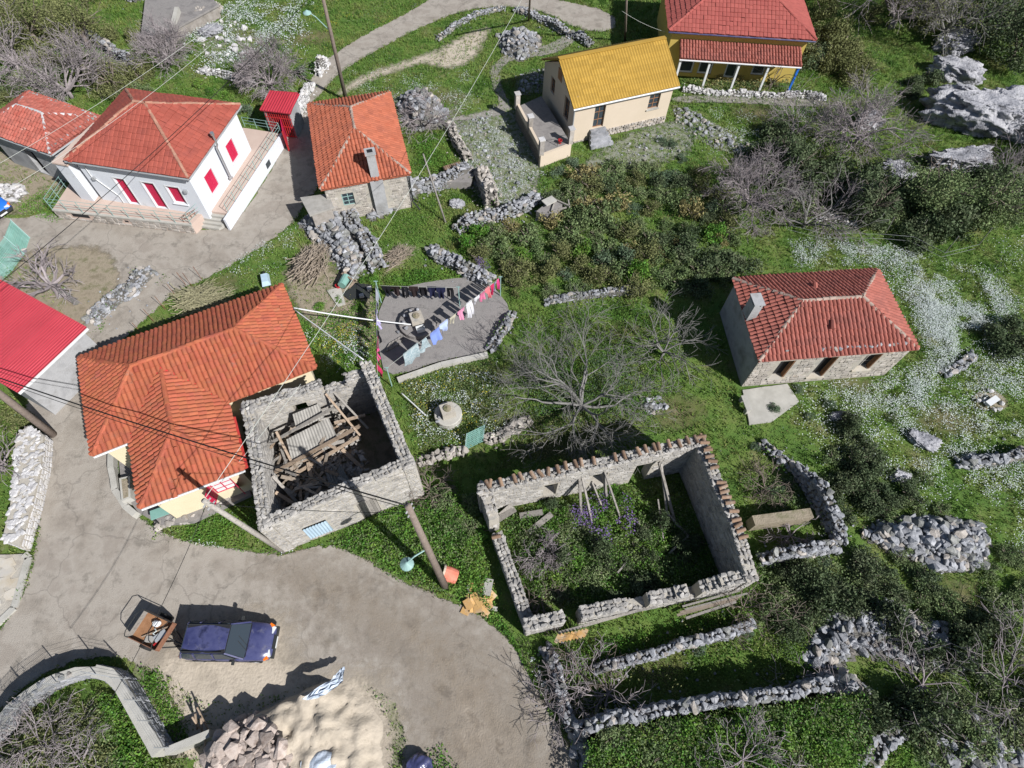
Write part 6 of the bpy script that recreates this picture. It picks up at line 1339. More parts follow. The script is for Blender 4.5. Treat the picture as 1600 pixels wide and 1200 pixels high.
span('second thin black cable just under the heavy one over the orange roof', TD - Vector((0, 0, .4)), TB - Vector((0, 0, .35)), .75, .014)
span('pale service line running from the grey leaning pole up to the far lawn pole', TC, TE, .9, .013, 'pale_cable')
span('black cable over the red hip roof going to the tall dark pole', TA - Vector((0, 0, .4)), G(-60, 490, 6.5), .6, .018)
span('thin grey wire above the old faded tile roof, upper of two', G(410, -20, 8), G(-30, 272, 6), .4, .010, 'pale_cable')
span('thin grey wire above the old faded tile roof, lower of two', G(330, 70, 8), G(-30, 320, 6), .4, .010, 'pale_cable')
span('slack cable dropping from the grey leaning pole across the road to the lower left', TC - Vector((0, 0, .3)), G(120, 1180, 6.5), .5, .012)
span('short house line from the grey leaning pole to the tall wooden pole', TC - Vector((0, 0, .3)), TB - Vector((0, 0, .8)), .3, .012)
span('thin line from the banded pole to the ochre house wall', TF - Vector((0, 0, 2.2)), G(1040, 50, 3.5), .15, .01, 'pale_cable')
span('pale wire from the cream gable over the tall ruin wall', G(345, 755, 3.2), G(470, 600, 4.6), .1, .010, 'pale_cable')
span('white pipe reaching from the orange roof corner to the courtyard well', G(459, 481, 3.4), G(642, 507, 1.0), .12, .04, 'pvc', name='water_pipe', cat='pipe')
span('white pipe slanting from the orange roof corner to the tall ruin', G(459, 483, 3.35), G(568, 562, 4.3), .05, .035, 'pvc', name='water_pipe', cat='pipe')
span('white tube lying in the weeds behind the tall ruin', G(627, 614, .3), G(665, 649, .25), -.02, .04, 'pvc', name='water_pipe', cat='pipe')

# ------------------------------------------------------------------ courtyard: wells, washing lines
def well(label, c, r, m='pale_concrete', h=.35):
    t = thing('round_well', label, 'well', (c.x, c.y, 0)); mb = MB(); mb.lathe((c.x, c.y, 0), [(r, -.1), (r, h), (r - .05, h + .03), (0, h + .04)], 26); mb.build('base', M[m], t)
    mb = MB(); mb.box((c.x, c.y, h + .32), (.75, .7, .56), .35); wo = mb.build('well_head', M['mortar'], t); mb = MB(); mb.lathe((c.x, c.y, h + .6), [(.22, 0), (.22, .07), (.06, .09), (.05, .13), (0, .13)], 12); mb.build('lid', M['dirt'], wo); return t
cw = G(653, 508, 0); well('round stone well head on the grey courtyard slab beside the washing', cw, 1.15, 'slab')
items = [((cw.x + math.cos(a) * .85, cw.y + math.sin(a) * .85, .48), (.17, .13, .13), a, .1) for a in (1.6, 2.1, 2.7, 3.3, 3.9)] + [((cw.x - 1.15, cw.y - .65, .12), (.13, .12, .11), 0, 0)]
sg = thing('well_stones', 'ring of loose stones set around the courtyard well head', 'stones', cw); put_stones(sg, items, 'stone')
t = thing('crate', 'white plastic crate standing on the courtyard well base', 'crate', G(657, 515, .4)); c = G(657, 514, .55); mb = MB(); mb.box((c.x, c.y, .45), (.5, .36, .05), .35)
mb.build('base', M['pvc'], t)
for x, y, sx, sy in ((0, .17, .5, .03), (0, -.17, .5, .03), (.24, 0, .03, .31), (-.24, 0, .03, .31)): o = Matrix.Rotation(.35, 3, 'Z') @ Vector((x, y, 0)); mb = MB(); mb.box((c.x + o.x, c.y + o.y, .58), (sx, sy, .22), .35); mb.build('side', M['pvc'], t)
c2 = G(701, 652, 0); well('lone round concrete well in the flowering weeds behind the tall ruin', c2, .78, 'pale_concrete', .45)
items = [((c2.x - .55 + .1 * k, c2.y - .55 + .3 * k, .55), (.15, .12, .1), k, 0) for k in range(4)]; sg = thing('well_stones', 'few flat stones lying on the lone round well', 'stones', c2); put_stones(sg, items, 'stone')
t = thing('pallet', 'weathered wooden pallet lying on the courtyard slab edge', 'pallet', G(614, 540, .1))
for k in range(5): mb = MB(); mb.bar(G(603 + k * 5, 549 - k * 3, .16), G(609 + k * 5, 538 - k * 3.2, .16), .12, .03); mb.build('slat', M['grey_wood'], t)
for a, b in (((602, 549), (624, 537)), ((608, 538), (628, 526))): mb = MB(); mb.bar(G(*a, .1), G(*b, .1), .08); mb.build('bearer', M['grey_wood'], t)
def cloth_mat(n, c, pat=None): dm('cloth_' + n, [c, tuple(min(1, x * 1.12) for x in c)] if not pat else [c, pat, c, pat], scale=6 if pat else 3, bump=.15, bscale=12, vary=.03, trans=.25, rough=.9); return 'cloth_' + n
CM = {n: cloth_mat(n, c, p) for n, c, p in (('patterned', (.50, .56, .58), (.26, .36, .40)), ('blue', (.20, .28, .62), None), ('sky', (.42, .50, .72), None), ('beige', (.46, .43, .34), None), ('pink', (.62, .27, .40), None), ('white', (.62, .62, .65), None), ('rose', (.60, .18, .30), None), ('hot', (.66, .07, .24), None), ('crimson', (.46, .03, .10), None), ('lilac', (.42, .38, .58), None), ('grey', (.36, .38, .44), None), ('black', (.012, .012, .015), None), ('navy', (.014, .016, .045), None), ('brown', (.03, .02, .02), None), ('coral', (.60, .16, .18), None))}
def garment(kind, label, a, b, L, mkey, cat, seed):
    """cloth hung between a and b on a line"""
    r = random.Random(seed); u = b - a; W = u.length; u.normalize(); n = Vector((-u.y, u.x, 0)).normalized(); rows = 9; mb = MB(); spans = []
    for i in range(rows + 1):
        f = i / rows
        if kind == 'trousers': sp = [(.08, .92)] if f < .32 else [(.04, .46), (.54, .96)]
        elif kind == 'shirt': sp = [(-.12, 1.12)] if f < .34 else [(.14, .86)]
        elif kind == 'dress': sp = [(.30 - .30 * f, .70 + .30 * f)]
        else: sp = [(0, 1)]
        spans.append(sp)
    def pt(x, f, side):
        f = f * 1.18; wv = .07 * math.sin(9 * x + seed) * f + .05 * math.sin(4 * f + seed * 2) + .10 * f * math.sin(seed * 1.7); p = a + u * (x * W) - Vector((0, 0, f * L + .02)) + n * (wv + side * .008); return p
    for i in range(rows):
        s0, s1 = spans[i], spans[i + 1]
        for q, (x0, x1) in enumerate(s1):
            f0, f1 = i / rows, (i + 1) / rows; tp = s0[q] if len(s0) == len(s1) else (x0, x1); k = 5; V = []
            for sd in (1, -1):
                for (y0, y1), f in ((tp, f0), ((x0, x1), f1)):
                    for j in range(k + 1): V.append(pt(y0 + (y1 - y0) * j / k, f, sd))
            m = k + 1; F = [[j, j + 1, m + j + 1, m + j] for j in range(k)] + [[2 * m + j + 1, 2 * m + j, 3 * m + j, 3 * m + j + 1] for j in range(k)] + [[0, m, 3 * m, 2 * m], [k, 2 * m + k, 3 * m + k, m + k]]
            mb.add(V, F)
    o = mb.build('laundry_' + cat.split()[-1], M[CM[mkey]], None); return props(o, label, cat)
def rope(label, a, b, m='pale_cable'): return span(label, a, b, .05, .008, m, name='washing_line', cat='washing line')
A1, B1 = G(604, 575, 2.0), G(782, 433, 1.85); rope('washing line with coloured clothes slanting across the courtyard', A1, B1)
U1 = B1 - A1
for k, (kind, f0, f1, L, mk, cat, lb) in enumerate((('sheet', .135, .255, 1.25, 'patterned', 'sheet', 'large pale patterned sheet, lowest on the coloured washing line'), ('dress', .255, .345, .95, 'patterned', 'sheet', 'smaller patterned cloth folded over the line beside the large sheet'), ('sheet', .355, .432, .85, 'blue', 'towel', 'plain blue towel on the coloured washing line'),
    ('shirt', .445, .505, .8, 'sky', 'shirt', 'pale sky blue shirt next to the plain blue towel'), ('trousers', .520, .582, .75, 'beige', 'shorts', 'beige shorts hanging between blue and pink shirts'), ('shirt', .60, .65, .75, 'pink', 'shirt', 'light pink shirt beside the beige shorts'), ('trousers', .675, .735, 1.15, 'white', 'trousers', 'long white trousers in the middle of the coloured line'), ('shirt', .752, .79, .65, 'white', 'shirt', 'white shirt just above the long white trousers'),
    ('sheet', .805, .85, .7, 'rose', 'towel', 'rose pink towel, lower of the pair near the crimson one'), ('shirt', .858, .893, .75, 'coral', 'shirt', 'coral pink shirt below the crimson cloth'), ('sheet', .90, .932, .9, 'crimson', 'towel', 'deep crimson cloth near the upper end of the line'), ('trousers', .938, .963, .8, 'lilac', 'shorts', 'lilac shorts squeezed beside the hot pink piece'), ('trousers', .966, .992, .75, 'hot', 'shorts', 'hot pink shorts at the upper end of the coloured line'))):
    garment(kind, lb, A1 + U1 * f0, A1 + U1 * f1, L, mk, cat, k + 1)
A2, B2 = G(592, 446, 1.9), G(716, 449, 1.9); rope('washing line of dark clothes along the top of the courtyard', A2, B2); U2 = B2 - A2
for k, (kind, mk, cat, lb) in enumerate((('shirt', 'black', 'shirt', 'black shirt at the left end of the dark washing line'), ('shirt', 'brown', 'shirt', 'dark brown shirt second from the left on the dark line'), ('trousers', 'black', 'trousers', 'black trousers third from the left on the dark line'), ('shirt', 'brown', 'jumper', 'dark patterned jumper in the middle of the dark line'), ('sheet', 'black', 'cloth', 'black cloth right of the dark patterned jumper'), ('shirt', 'navy', 'shirt', 'navy blue shirt on the dark washing line'), ('shirt', 'navy', 'jumper', 'navy jumper with a pale patch near the right end'), ('trousers', 'black', 'trousers', 'narrow black trousers at the right end of the dark line'))):
    garment(kind, lb, A2 + U2 * (.04 + .115 * k), A2 + U2 * (.04 + .115 * k + .095), .8, mk, cat, 30 + k)
A3, B3 = G(587, 440, 2.0), G(590, 590, 2.0); rope('washing line along the left edge of the courtyard slab', A3, B3); U3 = B3 - A3
for k, (f0, f1, kind, mk, cat, lb) in enumerate(((.06, .20, 'sheet', 'grey', 'towel', 'pale grey towel at the top of the left courtyard line'), (.21, .34, 'sheet', 'lilac', 'towel', 'lilac towel, upper one on the left courtyard line'), (.35, .44, 'shirt', 'lilac', 'shirt', 'lilac shirt below the lilac towel'), (.52, .58, 'shirt', 'black', 'shirt', 'dark shirt alone in the middle of the left courtyard line'), (.60, .68, 'shirt', 'hot', 'shirt', 'hot pink shirt on the left courtyard line'), (.69, .79, 'trousers', 'hot', 'trousers', 'hot pink trousers below the matching shirt'), (.86, .92, 'sheet', 'crimson', 'cloth', 'small crimson cloth near the tall ruin corner'))): garment(kind, lb, A3 + U3 * f0, A3 + U3 * f1, .8, mk, cat, 50 + k)
for lb, p in (('green line post at the upper right of the courtyard', B1), ('line post at the ruin corner of the courtyard', A1), ('line post at the upper left of the courtyard', A3), ('line post at the right end of the dark washing', B2), ('line post under the left line near the ruin', B3)):
    t = thing('line_post', lb, 'post', (p.x, p.y, 0)); mb = MB(); mb.tube([(p.x, p.y, -.1), (p.x, p.y, p.z + .06)], .035, 6); mb.build('post', M['rail_green'], t); mb = MB(); mb.bar((p.x - .12, p.y, p.z + .03), (p.x + .12, p.y, p.z + .03), .04); mb.build('crossbar', M['rail_green'], t)
mb = MB(); KB = PX('622,596 690,572 762,556')
for a, b in zip(KB, KB[1:]): mb.bar(a + Vector((0, 0, .1)), b + Vector((0, 0, .1)), .3, .3)
o = mb.build('courtyard_kerb', M['pale_concrete']); props(o, 'grey concrete kerb along the lower edge of the courtyard slab', 'kerb')
# garden clutter between woodpile and courtyard
t = thing('garden_bench', 'rough timber bench frame beside the green drum', 'bench', G(548, 430, 0))
for a, b in (((534, 427), (556, 440)), ((545, 450), (557, 437)), ((540, 424), (532, 440))): mb = MB(); mb.bar(G(*a, .6), G(*b, .6), .12, .05); mb.build('plank', M['wood'], t)
t = thing('green_drum', 'pale green plastic drum lying beside the brushwood', 'drum', G(538, 440, 0)); c = G(538, 440, .35); mb = MB(); mb.tube([c - Vector((.1, .4, -.1)), c + Vector((.1, .35, .05))], [.26, .3], 12); mb.build('body', M['net_green'], t); mb = MB(); c = c + Vector((.11, .4, .06)); mb.tube([c, c + Vector((.02, .06, .01))], [.2, .2], 12); mb.build('lid', M['rail_green'], t)
t = thing('red_bucket', 'small red bucket beside the green drum', 'bucket', G(529, 450, 0)); c = G(529, 450, 0); mb = MB(); mb.lathe((c.x, c.y, 0), [(.12, 0), (.17, .3), (.15, .3), (.11, .04), (0, .04)], 12); mb.build('pail', M['red_paint'], t)
mb = MB(); mb.prism(jag(PX('536,462 556,443 582,447 578,468 545,470'), .3, .06), 0, .12); o = mb.build('ground_sheet', M['black_iron']); props(o, 'dark plastic sheet spread on the ground left of the courtyard', 'ground sheet')
mb = MB(); mb.prism(PX('511,455 533,450 540,476 528,480'), -.02, .10); o = mb.build('concrete_pad', M['pale_concrete']); props(o, 'small pale concrete pad below the red bucket', 'slab')
for lb, p in (('white stone block on the dark plastic sheet, right one', (577, 451)), ('white stone block at the front of the dark plastic sheet', (565, 462))): c = G(*p, .2); mb = MB(); mb.box(c, (.3, .24, .2), .3, top=.9); o = mb.build('stone_block', M['white_stone']); props(o, lb, 'block')
t = thing('wheelbarrow', 'upturned pale grey wheelbarrow on the grass behind the orange roof', 'wheelbarrow', G(413, 438, 0)); c = G(414, 436, .35); a = 1.9; mb = MB(); mb.box(c, (.95, .55, .3), a, top=.72); mb.build('tray', M['blue_sheet'], t)
for s in (-.2, .2): o = Matrix.Rotation(a, 3, 'Z') @ Vector((0, s, 0)); d = Matrix.Rotation(a, 3, 'Z') @ Vector((-.9, 0, 0)); mb = MB(); mb.bar((c.x + o.x, c.y + o.y, .18), (c.x + o.x + d.x, c.y + o.y + d.y, .12), .05); mb.build('handle', M['black_iron'], t)
d = Matrix.Rotation(a, 3, 'Z') @ Vector((.6, 0, 0)); sd = Matrix.Rotation(a, 3, 'Z') @ Vector((0, .05, 0)); mb = MB(); mb.tube([(c.x + d.x - sd.x, c.y + d.y - sd.y, .2), (c.x + d.x + sd.x, c.y + d.y + sd.y, .2)], .19, 12); mb.build('wheel', M['rubber'], t)
t = thing('mesh_gate', 'blue green mesh gate panel between the two low garden walls', 'gate', G(742, 692, 0)); a, b = G(727, 703, 0), G(754, 690, 0); mb = MB()
for k in range(13): p = a.lerp(b, k / 12); mb.bar((p.x, p.y, .05), (p.x + .12, p.y + .55, .9), .035)
for k in range(9): z = .05 + k * .105; o = Vector((.12, .55, 0)) * (k / 8); mb.bar((a.x + o.x, a.y + o.y, z), (b.x + o.x, b.y + o.y, z), .035)
mb.build('mesh_panel', M['net_green'], t, kind='stuff'); 
for p in (a, b): mb = MB(); mb.bar((p.x, p.y, 0), (p.x + .12, p.y + .55, .95), .06); mb.build('gate_post', M['rail_green'], t)
t = thing('net_fence', 'sagging pale green net fence at the left edge below the street', 'fence', G(25, 400, 0)); PF = PX('47,372 38,398 18,425 -10,448'); nb = MB()
for a, b in zip(PF, PF[1:]):
    for k in range(18): p = a.lerp(b, k / 18); nb.bar((p.x, p.y, 0), (p.x - .5, p.y + .3, 1.3), .045, .01)
    for k in range(14): z = .05 + k * .095; o = Vector((-.5, .3, 0)) * (z / 1.3); nb.bar(a + o + Vector((0, 0, z)), b + o + Vector((0, 0, z)), .05, .01)
nb.build('net', M['net_green'], t, kind='stuff')
for p in PF: mb = MB(); mb.bar((p.x, p.y, 0), (p.x - .5, p.y + .3, 1.4), .05); mb.build('post', M['rail_green'], t)
# rods along the lane
for k, (x, y) in enumerate(((224, 524), (241, 503), (258, 483), (276, 464), (291, 446), (300, 447), (316, 437))):
    b = G(x, y, 0); t = thing('iron_rod', 'thin rusty iron rod standing along the lane by the long brushwood pile', 'rod', b, 'iron rods along the lane'); mb = MB(); mb.tube([b - Vector((0, 0, .1)), b + Vector((-.12, .1, 1.15))], .016, 4); mb.build('rod', M['rust'], t)
for k, (x, y) in enumerate(((1235, 352), (1292, 366), (1325, 365), (1383, 366), (1428, 370), (1477, 395), (1530, 382))):
    b = G(x, y, 0); t = thing('wire_fence_post', 'thin pale fence post at the edge of the dark scrub above the daisies', 'post', b, 'fence posts above the daisy meadow'); mb = MB(); e = b + Vector((random.uniform(-.2, .2), .1, 1.5)); mb.tube([b - Vector((0, 0, .1)), e], .03, 5); mb.build('post', M['pale_bark'], t)
P = [G(x, y, 1.1) for x, y in ((1235, 352), (1292, 366), (1325, 365), (1383, 366), (1428, 370), (1477, 395), (1530, 382))]
for z in (0, -.4):
    mb = MB()
    for a, b in zip(P, P[1:]): mb.tube([a + Vector((0, 0, z)), b + Vector((0, 0, z))], .007, 3)
    o = mb.build('fence_wire', M['grey_metal']); props(o, ('upper' if z == 0 else 'lower') + ' fence wire strung between posts above the daisy meadow', 'wire')
mb = MB(); c = G(1550, 627, .25); mb.box(c, (.9, .35, .2), .5); o = mb.build('white_block', M['pvc']); props(o, 'white plastic block on the patch of bare ground at the right edge', 'block')
sg = thing('rubbish_stones', 'few broken stones around the white block on bare ground', 'stones', G(1545, 630, 0)); put_stones(sg, [(tuple(G(x, y, .12)), (.22, .17, .13), k, .2) for k, (x, y) in enumerate(((1530, 626), (1538, 625), (1553, 640), (1548, 611), (1562, 638), (1565, 630)))], 'white_stone')
stick_pile('long grey brushwood pile with bent branches beside the lane', PX('272,478 292,448 330,446 356,460 360,478 318,492 288,504'), .9, 150, 'green_stick', 2.3, .15, .4)
stick_pile('tall rounded brown brushwood pile at the foot of the rubble bank', PX('455,425 468,392 490,384 515,392 522,412 518,432 490,448 466,440'), 1.0, 160, 'stick', 1.9, 1.2, .35)
stick_pile('flat heap of thin reddish twigs by the curved wall', PX('600,405 612,390 635,388 655,392 640,402 612,428'), .5, 100, 'stick', 1.3, .7, .4, r=.014)

# ------------------------------------------------------------------ vegetation
TERR = PX('905,1158 950,1138 1000,1126 1060,1114 1120,1106 1200,1096 1290,1083 1335,1085 1345,1290 905,1290')
mound('upper_terrace', TERR, [.3] * 7 + [.8, 1, 1, .8], 1.35, 'soil', .35, .06, 1.2, seed=6); TZ = 1.3
SPARSE = [xy(PX(s)) for s in ('700,192 770,170 800,160 850,250 835,300 800,330 760,330 735,280 715,230', '900,262 1000,200 1060,190 1085,205 1070,240 1000,262 940,280 900,290', '600,105 640,92 690,75 730,50 770,40 760,60 745,90 720,105 690,108 660,98 640,105 580,125 545,145 520,150 560,118',
    '35,400 70,385 160,388 178,408 188,445 165,468 130,505 110,530 60,490 5,450 20,430', '-60,230 70,240 110,290 60,330 30,335 -60,330', '440,430 470,400 560,440 590,470 585,560 500,520 465,480')]
VIEW = xy(PX('-130,-60 1730,-60 1730,1290 -130,1290'))
def keepers(P, ex=True, sparse=.5):
    k = np.ones(len(P), bool)
    if ex:
        lo = VIEW.min(0)
        for e in EXCL:
            b0, b1 = e.min(0), e.max(0); m = k & (P[:, 0] >= b0[0]) & (P[:, 0] <= b1[0]) & (P[:, 1] >= b0[1]) & (P[:, 1] <= b1[1])
            if m.any(): i = np.where(m)[0]; k[i[inside(P[i], e)]] = False
    for e in SPARSE: i = np.where(k)[0]; j = i[inside(P[i], e)]; k[j[rng.uniform(0, 1, len(j)) > sparse]] = False
    return k
for k, (px, py, r_) in enumerate(((1060, 640, 1.5), (980, 520, 1.0), (1480, 660, 1.6), (1330, 600, .9), (1180, 175, 1.6), (1500, 940, 1.5), (700, 150, 1.4), (480, 60, 1.8), (350, 440, 1.0), (1040, 1050, 1.0), (1370, 470, 1.0), (860, 700, .9), (1560, 150, 2.0))):
    c = G(px, py); q = [Vector((c.x + r_ * random.uniform(.7, 1.5) * math.cos(a), c.y + r_ * random.uniform(.5, 1.0) * math.sin(a), 0)) for a in np.linspace(0, 6.28, 9)[:-1]]
    blend_sheet('bare_patch', q, .006, 'dry_turf', 2.2); SPARSE.append(xy(q))
P = sample_poly(VIEW, 215000); P = P[keepers(P)]; q = vnoise(P, 2.2, 21) * .5 + vnoise(P, .7, 22) * .5; P = P[rng.uniform(0, 1, len(P)) < .35 + 1.1 * q]
far = np.clip((np.linalg.norm(P, axis=1) - 25) / 40, 0, 1); hgt = .05 + .13 * vnoise(P, 1.6, 23) ** 1.5 + .05 * vnoise(P, .5, 24) + .05 * far
mb = MB(); mb.add(*scatter_tufts(P, hgt, .07, 4, .055)); mb.build('grass', M['grass'], None, kind='stuff')
# low leafy weeds among the grass everywhere, in darker and lighter drifts
def drift(name, n, m, h, leaf, thr, seed, poly=VIEW, patch=1.8, z=0.0, ex=True):
    P = sample_poly(poly, n); P = P[keepers(P, ex, .45)]; w = vnoise(P, patch, seed) * .6 + vnoise(P, patch * .3, seed + 1) * .4; P = P[w > thr + rng.normal(0, .06, len(P))]
    zz = z + h * rng.uniform(.15, 1.0, len(P)) * (.5 + vnoise(P, .6, seed + 2)); mb = MB(); mb.add(*leaf_quads(np.column_stack([P, zz]), leaf)); mb.build(name, M[m], None, kind='stuff')
drift('weeds', 110000, 'olive_leaf', .22, .11, .56, 31); drift('weeds', 110000, 'lush', .16, .10, .54, 41); drift('weeds', 60000, 'blue_leaf', .22, .10, .62, 51); drift('weeds', 45000, 'moss_leaf', .16, .10, .60, 61, patch=2.6); drift('dry_grass', 52000, 'straw', .16, .08, .58, 71, patch=2.4)
RIGHT = PX('1130,470 1260,380 1500,390 1640,330 1680,900 1600,1000 1500,900 1300,800 1230,660')
MEAD = PX('1225,378 1300,368 1370,372 1450,400 1560,430 1600,480 1560,560 1480,600 1430,660 1400,600 1440,560 1390,430 1290,420 1240,425')
flowers('daisies', MEAD, 70200, 'daisy_white', patch=1.7, thr=.40, seed=11); flowers('daisies', PX('1240,560 1440,560 1640,500 1700,800 1620,900 1500,800 1380,720 1300,640'), 37125, 'daisy_white', patch=1.3, thr=.55, seed=15)
flowers('daisies', PX('1400,420 1500,440 1500,590 1400,660 1300,620 1440,560'), 21600, 'daisy_white', patch=.9, thr=.42, seed=16)
flowers('daisies', PX('250,30 400,-20 500,0 490,90 420,110 300,120'), 19305, 'daisy_white', patch=1.6, thr=.50, seed=12, size=.08)
flowers('daisies', PX('690,190 770,170 860,250 850,330 770,340 720,280'), 11880, 'daisy_white', patch=1.0, thr=.50, seed=13)
flowers('daisies', PX('540,110 760,100 760,190 640,215 560,190'), 10395, 'daisy_white', patch=1.2, thr=.58, seed=14)
flowers('daisies', PX('240,835 300,840 420,870 470,850 440,890 330,880'), 1930, 'daisy_white', patch=.7, thr=.42, seed=17, size=.05); flowers('daisies', PX('470,515 560,500 590,560 520,590 470,560'), 3712, 'daisy_white', patch=.8, thr=.5, seed=18); flowers('daisies', PX('620,590 780,560 800,680 680,720 640,690'), 5940, 'daisy_white', patch=.7, thr=.53, seed=19, size=.055)
flowers('daisies', PX('820,1010 845,1040 870,1110 890,1150 860,1100 830,1050'), 1633, 'daisy_white', patch=.5, thr=.45, seed=20); flowers('daisies', PX('60,385 180,395 180,460 120,480 60,450'), 2598, 'daisy_white', patch=.7, thr=.56, seed=22, size=.05)
flowers('daisies', RIGHT, 44550, 'daisy_white', patch=2.4, thr=.66, seed=24, size=.055); flowers('daisies', PX('1050,170 1280,170 1260,270 1100,250'), 10395, 'daisy_white', patch=1.0, thr=.6, seed=26); flowers('daisies', PX('380,370 470,350 470,430 330,440'), 2970, 'daisy_white', patch=.6, thr=.58, seed=27)
flowers('yellow_flowers', PX('470,515 590,480 590,560 520,580'), 1400, 'flower_yellow', patch=.6, thr=.52, seed=28); flowers('yellow_flowers', PX('620,590 780,560 800,680 680,720 640,690'), 2000, 'flower_yellow', patch=.6, thr=.58, seed=29); flowers('yellow_flowers', PX('480,0 760,0 620,60 500,120'), 3600, 'flower_yellow', patch=1.2, thr=.66, seed=30)
flowers('purple_flowers', PX('880,800 930,770 980,770 1000,830 960,860 900,850'), 2300, 'flower_purple', patch=.8, thr=.48, seed=33, z=(.3, .95), size=.07, excl=False); flowers('purple_flowers', PX('740,415 760,412 770,432 748,436'), 500, 'flower_purple', patch=.5, thr=.3, seed=34, z=(.6, .9)); flowers('purple_flowers', PX('640,10 670,8 665,24 645,26'), 300, 'flower_purple', patch=.5, thr=.35, seed=35)
LC = lambda s, n, h, leaf, m, **k: leaf_cover('weeds', PX(s), n, h, leaf, m, **k)
LC('512,850 560,815 600,790 660,770 720,750 745,800 765,880 780,960 770,975 740,945 700,935 640,912 600,892 556,866', 15000, .65, .11, 'lush', seed=3); LC('512,850 600,790 700,760 765,880 700,930 600,890', 5000, .75, .11, 'olive_leaf', seed=8)
LC('735,940 765,930 800,990 830,1050 870,1120 860,1120 800,1005 762,970', 4500, .45, .10, 'lush', seed=5)
leaf_cover('weeds', inset([p for p in RB], .7).__class__(inset(RB, .7)), 17000, .7, .10, 'lush', seed=6, excl=False); leaf_cover('weeds', inset(RB, .7), 11000, .8, .10, 'olive_leaf', seed=9, excl=False); leaf_cover('weeds', inset(RB, .7), 5000, .6, .10, 'dark_leaf', seed=19, excl=False)
LC('600,430 640,420 700,420 745,436 700,440 640,450 600,462', 5500, .5, .10, 'lush', seed=11); LC('640,215 690,205 710,250 700,290 655,290', 6500, .5, .10, 'lush', seed=12); LC('655,300 740,300 765,332 715,360 650,380 600,380 600,350', 5000, .2, .09, 'grass', seed=13)
LC('470,495 560,480 592,470 592,560 520,590 470,540', 6500, .45, .10, 'lush', seed=14); LC('245,835 385,775 400,800 440,868 360,860 290,850', 4200, .3, .09, 'lush', seed=15); LC('620,592 770,558 800,610 800,680 660,720 650,680', 9000, .4, .09, 'olive_leaf', seed=16); LC('620,592 770,558 800,610 800,680 660,720 650,680', 6000, .35, .09, 'moss_leaf', seed=17)
LC('60,300 90,290 110,335 90,350 40,335 20,330', 3500, .35, .09, 'lush', seed=18, excl=False); LC('215,1045 250,1040 270,1090 295,1130 295,1160 268,1165 240,1110', 3600, .4, .10, 'lush', seed=20, excl=False); LC('640,1180 690,1160 720,1200 720,1240 640,1240', 1500, .4, .10, 'lush', seed=21, excl=False)
G_IN = PX('-30,1205 20,1160 60,1115 110,1085 160,1076 190,1086 212,1120 240,1166 255,1195 300,1180 300,1290 -30,1290')
leaf_cover('weeds', G_IN, 9000, .75, .10, 'moss_leaf', seed=22, excl=False, z=.3); leaf_cover('weeds', G_IN, 9000, .7, .10, 'olive_leaf', seed=23, excl=False, z=.3); leaf_cover('weeds', PX('150,1080 195,1085 260,1190 270,1280 200,1280 180,1140'), 7500, .7, .11, 'lush', seed=24, excl=False, z=.3)
leaf_cover('weeds', TERR, 15000, .5, .11, 'lush', seed=25, excl=False, z=TZ); leaf_cover('weeds', TERR, 8000, .6, .11, 'olive_leaf', seed=26, excl=False, z=TZ); leaf_cover('weeds', TERR, 4000, .4, .11, 'moss_leaf', seed=27, excl=False, z=TZ)
LC('870,1010 930,1000 1170,940 1180,970 940,1040 890,1060', 8000, .55, .10, 'lush', seed=28); LC('960,1060 1180,990 1330,960 1290,1060 1060,1080 960,1100', 8000, .3, .09, 'grass', seed=29); LC('1180,880 1300,868 1330,900 1260,960 1190,960', 6000, .6, .10, 'olive_leaf', seed=30)
LC('1190,740 1240,740 1270,800 1180,805', 3500, .5, .1, 'olive_leaf', seed=31); LC('800,640 1000,640 1000,690 760,740 800,690', 7000, .35, .09, 'moss_leaf', seed=32); LC('800,480 1000,470 1090,580 1000,680 830,660', 14000, .32, .09, 'lush', seed=33); LC('800,560 1000,540 1000,660 830,660', 9000, .35, .09, 'blue_leaf', seed=34)
LC('1085,130 1250,125 1250,150 1090,148', 1800, .8, .12, 'olive_leaf', seed=35, excl=False); LC('1085,125 1200,128 1200,148 1090,146', 1200, 1.0, .12, 'straw', seed=36, excl=False)
# road edge weeds
LC('180,560 120,600 60,660 40,640 100,585 140,530 250,425 262,440 160,545', 2200, .2, .08, 'lush', seed=37, excl=False) if False else None
TB_ = PX('138,515 150,530 60,610 30,640 20,630 60,590'); leaf_cover('weeds', TB_, 900, .22, .08, 'moss_leaf', seed=38, excl=False)
leaf_cover('weeds', PX('-10,630 45,640 75,670 55,685 20,680 -10,670'), 2600, .45, .1, 'moss_leaf', seed=39, excl=False)

# thicket of scrub
TH = PX('800,350 850,345 880,290 930,268 1000,262 1080,268 1130,300 1150,360 1140,430 1090,452 1010,455 930,455 860,465 800,450 770,425 720,392 745,362')
pts = []
for p in sample_poly(xy(TH), 1200):
    if all((p[0] - q[0]) ** 2 + (p[1] - q[1]) ** 2 > 1.15 ** 2 for q in pts): pts.append(p)
NM = {'olive': 'olive green', 'dark': 'dark green', 'moss': 'mossy brown green', 'straw': 'straw coloured', 'yellow': 'yellow green', 'lush': 'bright green', 'blue': 'blue green'}
for p in pts:
    k = random.choice(['olive'] * 7 + ['dark', 'dark', 'moss', 'moss', 'straw', 'blue', 'lush']); r = random.uniform(.75, 1.5)
    shrub(k, p, r, NM[k] + ' shrub crowded into the dense scrub above the bare tree', NM[k] + ' shrubs of the dense scrub', r * random.uniform(.8, 1.6))
def SH(kind, lst, lb, grp, r=(.6, 1.0), hs=(.8, 1.2), z=0.0):
    for px, py in lst: q = random.uniform(*r); shrub(kind, G(px, py, 0), q, lb, grp, q * random.uniform(*hs), z=z)
